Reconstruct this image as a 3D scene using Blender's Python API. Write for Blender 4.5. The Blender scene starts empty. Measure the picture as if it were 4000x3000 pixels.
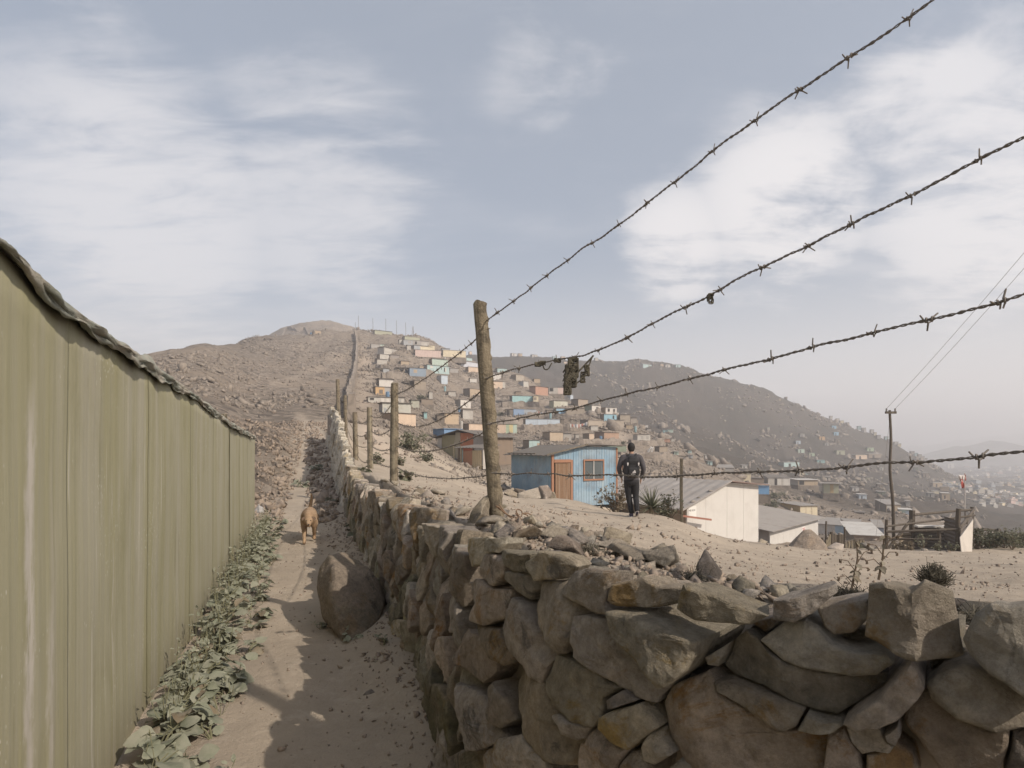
import bpy, bmesh, math, random
import numpy as np
from mathutils import Vector, Matrix

# ------------------------------------------------------------------ camera, sky, sun, exposure
scene = bpy.context.scene
C = scene.collection
F_PX, CX, HY, CAMZ = 2183.0, 2000.0, 1745.0, 1.6
cam_d = bpy.data.cameras.new('camera'); cam = bpy.data.objects.new('camera', cam_d); C.objects.link(cam)
cam.location = (0, 0, CAMZ); cam.rotation_euler = (math.radians(90), 0, 0)
cam_d.sensor_width = 36.0; cam_d.lens = 36.0*F_PX/4000.0
cam_d.shift_y = (HY-1500.0)/4000.0
cam_d.clip_start = 0.05; cam_d.clip_end = 12000
scene.camera = cam
SUN_DIR = np.array([0.80, -0.60, 0.0]); SUN_DIR /= np.linalg.norm(SUN_DIR)   # horizontal direction towards the sun
SUN_EL = math.radians(37.5)
SUN_STRENGTH, SKY_STRENGTH, EXPOSURE = 2.9, 0.115, 0.62
sun_d = bpy.data.lights.new('sun', 'SUN'); sun = bpy.data.objects.new('sun', sun_d); C.objects.link(sun)
sun_d.energy = SUN_STRENGTH; sun_d.angle = math.radians(0.55); sun_d.color = (1.0, 0.90, 0.78)
sv = Vector((SUN_DIR[0]*math.cos(SUN_EL), SUN_DIR[1]*math.cos(SUN_EL), math.sin(SUN_EL)))
sun.rotation_euler = sv.to_track_quat('Z', 'Y').to_euler(); sun.location = (40, -30, 60)
vs = scene.view_settings
vs.view_transform = 'Standard'; vs.look = 'None'; vs.gamma = 1.0; vs.exposure = EXPOSURE; vs.use_curve_mapping = False
scene.cycles.use_denoising = True
scene.cycles.max_bounces = 6; scene.cycles.volume_bounces = 1; scene.cycles.transparent_max_bounces = 8

class NT:
    """tiny node-tree writer"""
    def __init__(s, nt): s.nt = nt; s.nt.nodes.clear()
    def n(s, t, ins=None, **props):
        nd = s.nt.nodes.new(t)
        for k, v in props.items(): setattr(nd, k, v)
        if ins:
            for k, v in ins.items():
                sock = nd.inputs[k]
                if isinstance(v, bpy.types.NodeSocket): s.nt.links.new(v, sock)
                else: sock.default_value = v
        return nd
    def link(s, a, b): s.nt.links.new(a, b)
    def math(s, op, a, b=0.0, c=None, clamp=False):
        nd = s.nt.nodes.new('ShaderNodeMath'); nd.operation = op; nd.use_clamp = clamp
        for i, v in enumerate((a, b) + ((c,) if c is not None else ())):
            if isinstance(v, bpy.types.NodeSocket): s.nt.links.new(v, nd.inputs[i])
            else: nd.inputs[i].default_value = v
        return nd.outputs[0]
    def vmath(s, op, a, b=None):
        nd = s.nt.nodes.new('ShaderNodeVectorMath'); nd.operation = op
        for i, v in enumerate((a, b)):
            if v is None: continue
            if isinstance(v, bpy.types.NodeSocket): s.nt.links.new(v, nd.inputs[i])
            else: nd.inputs[i].default_value = v
        return nd.outputs[1] if op in ('DOT_PRODUCT', 'LENGTH', 'DISTANCE') else nd.outputs[0]
    def mix(s, f, a, b, mode='MIX'):
        nd = s.nt.nodes.new('ShaderNodeMix'); nd.data_type = 'RGBA'; nd.blend_type = mode
        for i, v in ((0, f), (6, a), (7, b)):
            if isinstance(v, bpy.types.NodeSocket): s.nt.links.new(v, nd.inputs[i])
            else: nd.inputs[i].default_value = (tuple(v)+(1,))[:4] if i else v
        return nd.outputs[2]
    def ramp(s, f, lo, hi, smooth=True):
        nd = s.nt.nodes.new('ShaderNodeMapRange'); nd.clamp = True
        if smooth: nd.interpolation_type = 'SMOOTHSTEP'
        s.nt.links.new(f, nd.inputs[0]); nd.inputs[1].default_value = lo; nd.inputs[2].default_value = hi
        return nd.outputs[0]
    def noise(s, vec, scale, detail=4, rough=.55, dist=0.0):
        nd = s.n('ShaderNodeTexNoise', {'Scale': scale, 'Detail': detail, 'Roughness': rough, 'Distortion': dist})
        if vec is not None: s.link(vec, nd.inputs['Vector'])
        return nd.outputs[0]
    def mapping(s, vec, scale=(1, 1, 1), loc=(0, 0, 0), rot=(0, 0, 0)):
        nd = s.n('ShaderNodeMapping', {'Scale': scale, 'Location': loc, 'Rotation': rot}); s.link(vec, nd.inputs['Vector'])
        return nd.outputs[0]

world = bpy.data.worlds.new('World'); scene.world = world; world.use_nodes = True
w = NT(world.node_tree)
sky = w.n('ShaderNodeTexSky', sky_type='NISHITA', sun_disc=False)
sky.sun_elevation = SUN_EL; sky.sun_rotation = math.atan2(SUN_DIR[0], SUN_DIR[1])
sky.altitude = 300; sky.air_density = 1.0; sky.dust_density = 4.0; sky.ozone_density = 1.0
tc = w.n('ShaderNodeTexCoord').outputs['Generated']
sep = w.n('ShaderNodeSeparateXYZ', {0: tc})
zc = w.math('ADD', w.math('MAXIMUM', sep.outputs[2], 0.0), 0.16)
plane = w.n('ShaderNodeCombineXYZ', {0: w.math('DIVIDE', sep.outputs[0], zc), 1: w.math('DIVIDE', sep.outputs[1], zc), 2: 0.0}).outputs[0]
def blob(dirv, lo, hi):
    d = Vector(dirv).normalized()
    return w.ramp(w.vmath('DOT_PRODUCT', tc, tuple(d)), math.cos(math.radians(lo)), math.cos(math.radians(hi)))
def pixdir(px, py): return ((px-CX)/F_PX, 1.0, (HY-py)/F_PX)
wisp = w.noise(w.mapping(plane, (0.75, 1.5, 1), (3.1, 0.4, 0), (0, 0, 0.5)), 1.25, 9, .60, .55)
puff = w.noise(w.mapping(plane, (1, 1, 1), (7.3, 2.2, 0), (0, 0, -0.4)), 2.3, 9, .60, .3)
big = w.math('MAXIMUM', blob(pixdir(560, 800), 15, 2), w.math('MULTIPLY', blob(pixdir(1250, 760), 15, 2), .8))
big = w.math('MAXIMUM', big, w.math('MULTIPLY', blob(pixdir(620, 1180), 11, 2), .8))
right = w.math('MAXIMUM', blob(pixdir(3050, 800), 11, 2), blob(pixdir(2640, 960), 8, 1))
right = w.math('MAXIMUM', right, w.math('MULTIPLY', blob(pixdir(3900, 750), 13, 2), .9))
right = w.math('MAXIMUM', right, w.math('MULTIPLY', blob(pixdir(3600, 420), 9, 2), .8))
small = w.math('MULTIPLY', w.math('MAXIMUM', blob(pixdir(2200, 240), 9, 1), blob(pixdir(250, 300), 10, 1)), .5)
fine = w.noise(w.mapping(plane, (1.0, 2.6, 1), (5.1, 1.4, 0), (0, 0, 0.35)), 3.6, 9, .64, .5)
wf = w.math('ADD', w.math('MULTIPLY', wisp, .55), w.math('MULTIPLY', fine, .45))
m1 = w.math('MULTIPLY', w.ramp(w.math('ADD', wf, w.math('MULTIPLY', big, .20)), .50, .76), w.math('ADD', .10, w.math('MULTIPLY', big, .90)))
puff = w.math('ADD', w.math('MULTIPLY', puff, .66), w.math('MULTIPLY', fine, .34))
rs = w.math('MAXIMUM', right, w.math('MULTIPLY', small, .8))
m2 = w.math('MULTIPLY', w.ramp(w.math('ADD', puff, w.math('MULTIPLY', rs, .21)), .53, .74), w.math('ADD', .10, w.math('MULTIPLY', rs, .90)))
m3 = w.ramp(w.noise(w.mapping(plane, (.5, 1.2, 1), (1, 5, 0), (0, 0, .9)), 1.0, 7, .6, .8), .50, .85)
cloud = w.math('MAXIMUM', w.math('MULTIPLY', m1, .58), w.math('MULTIPLY', m2, .74))
cloud = w.math('MAXIMUM', cloud, w.math('MULTIPLY', m3, .42))
skyc = w.vmath('SCALE', sky.outputs[0]); w.nt.nodes[-1].inputs[3].default_value = SKY_STRENGTH
# thin high veil of cloud lifts the blue towards grey
veil = w.mix(0.62, skyc, (.278, .303, .335))
lowhaze = w.ramp(sep.outputs[2], .34, -.02)
veil = w.mix(w.math('MULTIPLY', lowhaze, .88), veil, (.66, .625, .615))
cc = w.mix(cloud, veil, (.70, .67, .66))
bg = w.n('ShaderNodeBackground', {'Color': cc, 'Strength': 1.0})
out = w.n('ShaderNodeOutputWorld', {'Surface': bg.outputs[0]})

# ------------------------------------------------------------------ helpers
rng = np.random.default_rng(7)
def P(px, py, d):
    """real point at depth d (metres in front of the viewer) seen at photo position px,py"""
    return np.array([(px-CX)/F_PX*d, d, CAMZ+(HY-py)/F_PX*d])

def _hash(ix, iy, iz, seed):
    h = (ix.astype(np.int64)*374761393 + iy.astype(np.int64)*668265263 + iz.astype(np.int64)*2147483647 + seed*144665) & 0xffffffff
    h = ((h ^ (h >> 13))*1274126177) & 0xffffffff
    h = ((h ^ (h >> 16))*2246822519) & 0xffffffff
    return ((h ^ (h >> 15)) & 0xffffff)/float(0xffffff)*2-1
def vnoise(p, seed=0):
    p = np.asarray(p, float)
    if p.shape[-1] == 2: p = np.concatenate([p, np.zeros(p.shape[:-1]+(1,))], -1)
    i = np.floor(p).astype(np.int64); f = p-i; f = f*f*(3-2*f)
    r = 0
    for dx in (0, 1):
        for dy in (0, 1):
            for dz in (0, 1):
                wgt = (f[..., 0] if dx else 1-f[..., 0])*(f[..., 1] if dy else 1-f[..., 1])*(f[..., 2] if dz else 1-f[..., 2])
                r = r + wgt*_hash(i[..., 0]+dx, i[..., 1]+dy, i[..., 2]+dz, seed)
    return r
def fbm(p, seed=0, oct=4, gain=.5):
    p = np.asarray(p, float); a, s, r = 1.0, 1.0, 0
    for k in range(oct):
        r = r + a*vnoise(p*s, seed+k*17); a *= gain; s *= 2.03
    return r

WL = {}
def mesh_from(name, V, Fc, mats, smooth=False, mi=None):
    me = bpy.data.meshes.new(name)
    V = np.asarray(V, float)
    if isinstance(Fc, np.ndarray) and Fc.ndim == 2:
        n, k = Fc.shape
        me.vertices.add(len(V)); me.vertices.foreach_set('co', V.astype(np.float32).ravel())
        me.loops.add(n*k); me.loops.foreach_set('vertex_index', Fc.astype(np.int32).ravel())
        me.polygons.add(n); me.polygons.foreach_set('loop_start', np.arange(0, n*k, k, dtype=np.int32))
        me.update(calc_edges=True)
    else:
        me.from_pydata([tuple(v) for v in V], [], [tuple(int(i) for i in f) for f in Fc]); me.update()
    for m in (mats if isinstance(mats, (list, tuple)) else [mats]): me.materials.append(m)
    if smooth: me.polygons.foreach_set('use_smooth', np.ones(len(me.polygons), dtype=bool))
    if mi is not None: me.polygons.foreach_set('material_index', np.asarray(mi, dtype=np.int32))
    return me
def tag(o, label=None, cat=None, group=None, kind=None):
    if label: o['label'] = label
    if cat: o['category'] = cat
    if group: o['group'] = group
    if kind: o['kind'] = kind
    return o
def mk(name, V, Fc, mat, parent=None, smooth=False, origin='base', mi=None, **t):
    """link world-space geometry as one mesh object, its origin at its own base"""
    V = np.asarray(V, float)
    c = (V.min(0)+V.max(0))/2
    if origin == 'base': c[2] = V[:, 2].min()
    if origin == 'zero': c = np.zeros(3)
    me = mesh_from(name, V-c, Fc, mat, smooth, mi)
    o = bpy.data.objects.new(name, me); C.objects.link(o)
    if parent is not None:
        o.parent = parent; o.location = Vector(c)-WL[parent]
    else: o.location = c
    WL[o] = Vector(c)
    return tag(o, **t)
def empty(name, loc, **t):
    o = bpy.data.objects.new(name, None); C.objects.link(o); o.location = loc; WL[o] = Vector(loc); o.empty_display_size = .2
    return tag(o, **t)

class MB:
    def __init__(s): s.V = []; s.F = []; s.M = []
    def add(s, V, Fc, m=0):
        b = sum(len(v) for v in s.V); s.V.append(np.asarray(V, float)); s.F += [tuple(int(i)+b for i in f) for f in Fc]; s.M += [m]*len(Fc); return s
    def box(s, c, size, R=None, m=0):
        h = np.asarray(size)/2.0
        V = np.array([[x, y, z] for x in (-1, 1) for y in (-1, 1) for z in (-1, 1)], float)*h
        if R is not None: V = V@np.asarray(R).T
        return s.add(V+np.asarray(c), [(0, 1, 3, 2), (4, 6, 7, 5), (0, 4, 5, 1), (2, 3, 7, 6), (0, 2, 6, 4), (1, 5, 7, 3)], m)
    def hexa(s, pts, m=0):   # 8 points: bottom ring 0-3, top ring 4-7
        return s.add(pts, [(3, 2, 1, 0), (4, 5, 6, 7), (0, 1, 5, 4), (1, 2, 6, 5), (2, 3, 7, 6), (3, 0, 4, 7)], m)
    def tube(s, path, rad, n=8, m=0, caps=True, flat=None):
        path = np.asarray(path, float); k = len(path); rad = np.broadcast_to(np.asarray(rad, float), (k,))
        t = np.gradient(path, axis=0) if k > 2 else np.repeat((path[1:]-path[:1]), 2, 0)
        t = t/(np.linalg.norm(t, axis=1, keepdims=True)+1e-12)
        up = np.array([0, 0, 1.]) if abs(t[0][2]) < .9 else np.array([1., 0, 0])
        V = []
        a = np.linspace(0, 2*np.pi, n, endpoint=False)
        n1 = np.cross(t[0], up); n1 /= np.linalg.norm(n1)
        for i in range(k):
            n1 = n1-t[i]*np.dot(n1, t[i]); n1 /= np.linalg.norm(n1)+1e-12
            n2 = np.cross(t[i], n1)
            f2 = 1.0 if flat is None else flat
            V.append(path[i]+rad[i]*(np.cos(a)[:, None]*n1+f2*np.sin(a)[:, None]*n2))
        V = np.concatenate(V)
        Fc = [(i*n+j, i*n+(j+1) % n, (i+1)*n+(j+1) % n, (i+1)*n+j) for i in range(k-1) for j in range(n)]
        if caps: Fc += [tuple(range(n-1, -1, -1)), tuple((k-1)*n+j for j in range(n))]
        return s.add(V, Fc, m)
    def loft(s, rings, m=0, caps=True):
        n = len(rings[0]); k = len(rings); V = np.concatenate([np.asarray(r, float) for r in rings])
        Fc = [(i*n+j, i*n+(j+1) % n, (i+1)*n+(j+1) % n, (i+1)*n+j) for i in range(k-1) for j in range(n)]
        if caps: Fc += [tuple(range(n-1, -1, -1)), tuple((k-1)*n+j for j in range(n))]
        return s.add(V, Fc, m)
    def ball(s, c, r, R=None, seg=12, ring=8, m=0):
        r = np.broadcast_to(np.asarray(r, float), (3,))
        V = []
        for i in range(1, ring):
            th = np.pi*i/ring
            for j in range(seg):
                ph = 2*np.pi*j/seg; V.append((np.sin(th)*np.cos(ph), np.sin(th)*np.sin(ph), np.cos(th)))
        V += [(0, 0, 1), (0, 0, -1)]; V = np.array(V)*r
        if R is not None: V = V@np.asarray(R).T
        Fc = [(i*seg+j, (i+1)*seg+j, (i+1)*seg+(j+1) % seg, i*seg+(j+1) % seg) for i in range(ring-2) for j in range(seg)]
        N = seg*(ring-1)
        Fc += [(N, j, (j+1) % seg) for j in range(seg)]
        Fc += [(N+1, (ring-2)*seg+(j+1) % seg, (ring-2)*seg+j) for j in range(seg)]
        return s.add(V+np.asarray(c), Fc, m)
    def verts(s): return np.concatenate(s.V)
    def build(s, name, mat, parent=None, smooth=False, origin='base', **t):
        return mk(name, s.verts(), s.F, mat, parent, smooth, origin, mi=s.M if isinstance(mat, (list, tuple)) else None, **t)

def rotz(a): c, s_ = math.cos(a), math.sin(a); return np.array([[c, -s_, 0], [s_, c, 0], [0, 0, 1.]])
def rotx(a): c, s_ = math.cos(a), math.sin(a); return np.array([[1., 0, 0], [0, c, -s_], [0, s_, c]])
def roty(a): c, s_ = math.cos(a), math.sin(a); return np.array([[c, 0, s_], [0, 1., 0], [-s_, 0, c]])
def randrot(r):
    q = r.normal(size=4); q /= np.linalg.norm(q); a, b, c, d = q
    return np.array([[1-2*(c*c+d*d), 2*(b*c-a*d), 2*(b*d+a*c)], [2*(b*c+a*d), 1-2*(b*b+d*d), 2*(c*d-a*b)], [2*(b*d-a*c), 2*(c*d+a*b), 1-2*(b*b+c*c)]])

_ico = {}
def ico(sub):
    if sub not in _ico:
        bm = bmesh.new(); bmesh.ops.create_icosphere(bm, subdivisions=sub, radius=1.0)
        bm.verts.ensure_lookup_table()
        _ico[sub] = (np.array([v.co[:] for v in bm.verts]), np.array([[v.index for v in f.verts] for f in bm.faces])); bm.free()
    return _ico[sub]
def hull(points, cuts=0, smooth_n=0):
    bm = bmesh.new()
    for q in points: bm.verts.new(tuple(q))
    h = bmesh.ops.convex_hull(bm, input=bm.verts)
    bmesh.ops.delete(bm, geom=list({e for e in h['geom_interior']+h['geom_unused'] if isinstance(e, bmesh.types.BMVert)}), context='VERTS')
    bmesh.ops.triangulate(bm, faces=bm.faces)
    for _ in range(cuts): bmesh.ops.subdivide_edges(bm, edges=bm.edges, cuts=1, use_grid_fill=True)
    for _ in range(smooth_n): bmesh.ops.smooth_vert(bm, verts=bm.verts, factor=.5, use_axis_x=True, use_axis_y=True, use_axis_z=True)
    bmesh.ops.triangulate(bm, faces=bm.faces)
    bm.verts.index_update(); V = np.array([v.co[:] for v in bm.verts]); Fc = np.array([[v.index for v in f_.verts] for f_ in bm.faces]); bm.free()
    return V, Fc
def rock_mesh(sub, seed, size, planes=13, rough=.05, cut=None):
    """broken angular rock: hull of a few random corners, edges kept, faces roughened; sub 1 coarse .. 3 fine"""
    r = np.random.default_rng(seed); n = 8 if sub == 1 else 9
    p = r.normal(size=(n, 3)); p /= np.abs(p).max(1, keepdims=True)**.75*np.linalg.norm(p, axis=1, keepdims=True)**.25
    p *= r.uniform(.75, 1.15, (n, 1))*.85
    V0, F0 = hull(p); nn = np.cross(V0[F0[:, 1]]-V0[F0[:, 0]], V0[F0[:, 2]]-V0[F0[:, 0]]); ar = np.linalg.norm(nn, axis=1); nn /= ar[:, None]+1e-9
    nb_ = nn[np.argmax(((nn@nn.T) > .93)@ar)]           # turn the broadest face down
    ax = np.cross(nb_, [0, 0, -1.]); sn, cs = np.linalg.norm(ax), -nb_[2]
    if sn > 1e-4:
        ax /= sn; K = np.array([[0, -ax[2], ax[1]], [ax[2], 0, -ax[0]], [-ax[1], ax[0], 0]]); p = p@(np.eye(3)+sn*K+(1-cs)*K@K).T
    V, Fc = hull(p, {1: 0, 2: 1, 3: 3}[sub], 1 if sub == 3 else 0)
    if rough and sub > 1: V = V*(1+rough*.7*fbm(V*3.1+seed, seed, 3))[:, None]
    return V*np.asarray(size), Fc

# ------------------------------------------------------------------ materials
def mat(name, col, rough=.85, var=.15, scale=6.0, bump=.0, bscale=40.0, col2=None, mixs=(.45, .6), spec=.3, streak=None, metallic=0.0, coord='Position', emis=None, rnd=0.0, stain=0.0):
    m = bpy.data.materials.new(name); m.use_nodes = True; t = NT(m.node_tree)
    if coord == 'Position': vec = t.n('ShaderNodeNewGeometry').outputs['Position']
    else: vec = t.n('ShaderNodeTexCoord').outputs['Object']
    c = t.mix(0.0, tuple(col), tuple(col))
    if col2 is not None:
        c = t.mix(t.ramp(t.noise(vec, scale*.35, 5, .6), *mixs), tuple(col), tuple(col2))
    if streak is not None:
        sc, scol, lo, hi = streak
        c = t.mix(t.ramp(t.noise(t.mapping(vec, (sc, sc, .25)), 1.0, 5, .65), lo, hi), c, tuple(scol))
    if stain:
        c = t.mix(t.math('MULTIPLY', t.ramp(t.noise(vec, 1.3, 6, .65), .45, .75), stain), c, (.16, .12, .09))
    v = t.n('ShaderNodeHueSaturation', {'Color': c}); 
    nz = t.noise(vec, scale, 6, .62)
    val = t.math('ADD', 1-var, t.math('MULTIPLY', nz, 2*var))
    if rnd:
        oi = t.n('ShaderNodeObjectInfo').outputs['Random']
        val = t.math('MULTIPLY', val, t.math('ADD', 1-rnd, t.math('MULTIPLY', oi, 2*rnd)))
    t.link(val, v.inputs['Value'])
    b = t.n('ShaderNodeBsdfPrincipled', {'Base Color': v.outputs[0], 'Roughness': rough, 'Specular IOR Level': spec, 'Metallic': metallic})
    if bump:
        bn = t.n('ShaderNodeBump', {'Strength': min(1.0, bump), 'Distance': bump*.02, 'Height': t.noise(vec, bscale, 6, .65)}); t.link(bn.outputs[0], b.inputs['Normal'])
    t.n('ShaderNodeOutputMaterial', {'Surface': b.outputs[0]})
    return m
_pc = {}
def paint(col, rough=.8):
    """weathered flat paint or board of a given colour, cached"""
    k = tuple(round(x, 3) for x in col)
    if k not in _pc:
        _pc[k] = mat('paint_%d' % len(_pc), k, rough, .10, 2.2, 0, streak=(3.0, tuple(x*.72+.03 for x in k), .52, .78), stain=.25)
    return _pc[k]

def stone_material(name, base, base2, lichen=.5, moss=0.0, bump=1.0):
    m = bpy.data.materials.new(name); m.use_nodes = True; t = NT(m.node_tree)
    vec = t.n('ShaderNodeNewGeometry').outputs['Position']
    oi = t.n('ShaderNodeObjectInfo').outputs['Random']
    off = t.vmath('ADD', vec, t.n('ShaderNodeCombineXYZ', {0: t.math('MULTIPLY', oi, 9.0), 1: t.math('MULTIPLY', oi, 5.0), 2: 0.0}).outputs[0])
    c = t.mix(t.ramp(t.noise(off, 5.0, 8, .65), .35, .68), base, base2)
    c = t.mix(t.math('MULTIPLY', t.ramp(t.noise(off, 3.1, 9, .74, .6), .52, .62), lichen), c, (.30, .20, .095))
    c = t.mix(t.math('MULTIPLY', t.ramp(t.noise(t.mapping(off, (1, 1, 1), (4, 1, 8)), 4.2, 9, .75, .8), .56, .66), .72), c, (.10, .094, .088))
    c = t.mix(t.math('MULTIPLY', t.ramp(t.noise(off, 38.0, 4, .6), .66, .76), .55), c, (.52, .48, .42))
    c = t.mix(t.math('MULTIPLY', t.ramp(t.noise(t.mapping(off, (1, 1, 1), (2, 7, 3)), 6.5, 9, .78), .57, .66), .5), c, (.50, .455, .39))
    geo = t.n('ShaderNodeNewGeometry'); c = t.mix(t.math('MULTIPLY', t.ramp(geo.outputs['Pointiness'], .52, .60), .55), c, (.52, .46, .38))
    nz_ = t.n('ShaderNodeSeparateXYZ', {0: geo.outputs['Normal']}).outputs[2]; c = t.mix(t.math('MULTIPLY', t.ramp(nz_, .55, .95), .55), c, (.42, .35, .275))
    if moss: c = t.mix(t.math('MULTIPLY', t.ramp(t.noise(off, 2.6, 6, .65), .45, .66), moss), c, (.10, .108, .055))
    v = t.n('ShaderNodeHueSaturation', {'Color': c})
    val = t.math('MULTIPLY', t.math('ADD', .66, t.math('MULTIPLY', oi, .62)), t.math('ADD', .58, t.math('MULTIPLY', t.ramp(t.noise(vec, 30, 9, .8), .30, .70, False), .84)))
    o2 = t.math('FRACT', t.math('MULTIPLY', oi, 7.31)); t.link(t.math('ADD', .485, t.math('MULTIPLY', o2, .03)), v.inputs['Hue']); t.link(t.math('ADD', .75, t.math('MULTIPLY', t.math('FRACT', t.math('MULTIPLY', oi, 13.7)), .5)), v.inputs['Saturation'])
    t.link(val, v.inputs['Value'])
    b = t.n('ShaderNodeBsdfPrincipled', {'Base Color': v.outputs[0], 'Roughness': .93, 'Specular IOR Level': .2})
    h = t.math('ADD', t.math('MULTIPLY', t.noise(vec, 14, 9, .78), 1.3), t.math('MULTIPLY', t.noise(vec, 80, 6, .75), .6))
    bn = t.n('ShaderNodeBump', {'Strength': bump, 'Distance': .03, 'Height': h}); t.link(bn.outputs[0], b.inputs['Normal'])
    t.n('ShaderNodeOutputMaterial', {'Surface': b.outputs[0]})
    return m
M = {}
M['stone'] = stone_material('wall_stone', (.45, .385, .31), (.31, .265, .215), .85, .15)
M['stone_base'] = stone_material('mossy_stone', (.31, .275, .205), (.225, .20, .155), .45, .45)
M['rock'] = stone_material('loose_rock', (.25, .212, .168), (.18, .152, .124), .15, 0)
M['boulder'] = stone_material('boulder_stone', (.42, .355, .285), (.30, .255, .21), .4, .25)
M['hillrock'] = mat('hill_rock', (.255, .215, .178), .95, .28, 3.0, 0, col2=(.185, .156, .13))
M['gravel'] = mat('dirt_gravel', (.29, .232, .182), .97, .25, 15, 0, col2=(.21, .17, .138))
M['earth'] = mat('earth_core', (.24, .20, .16), .98, .2, 20, .5)
M['wood'] = mat('weathered_wood', (.20, .165, .115), .9, .3, 30, .9, 60, col2=(.115, .095, .068), streak=(22, (.30, .27, .20), .50, .72))
M['darkwood'] = mat('dark_wood', (.10, .082, .065), .9, .25, 20, .4, 60, streak=(18, (.16, .135, .11), .5, .72))
M['wire'] = mat('rusted_wire', (.165, .145, .125), .8, .35, 60, 0, spec=.3)
M['debris'] = mat('dry_weed_tangle', (.13, .115, .085), .95, .3, 60, 0, col2=(.07, .062, .048))
M['twig'] = mat('dry_twig', (.16, .12, .085), .95, .25, 30)
M['roof_grey'] = mat('corrugated_roof', (.27, .25, .23), .85, .14, 1.5, 0, stain=.5)
M['roof_dark'] = mat('dark_roof', (.15, .135, .12), .9, .18, 1.5, 0, stain=.4)
M['roof_light'] = mat('pale_roof', (.46, .44, .41), .8, .12, 1.5, 0, stain=.35)
M['dark'] = mat('dark_opening', (.035, .032, .03), .9, .1)
M['glass'] = mat('dusty_glass', (.085, .10, .105), .35, .25, 2.0, 0, spec=.5)
M['foundation'] = mat('rubble_foundation', (.215, .18, .148), .95, .32, 2.2, .6, 6, col2=(.145, .122, .10))
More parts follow.
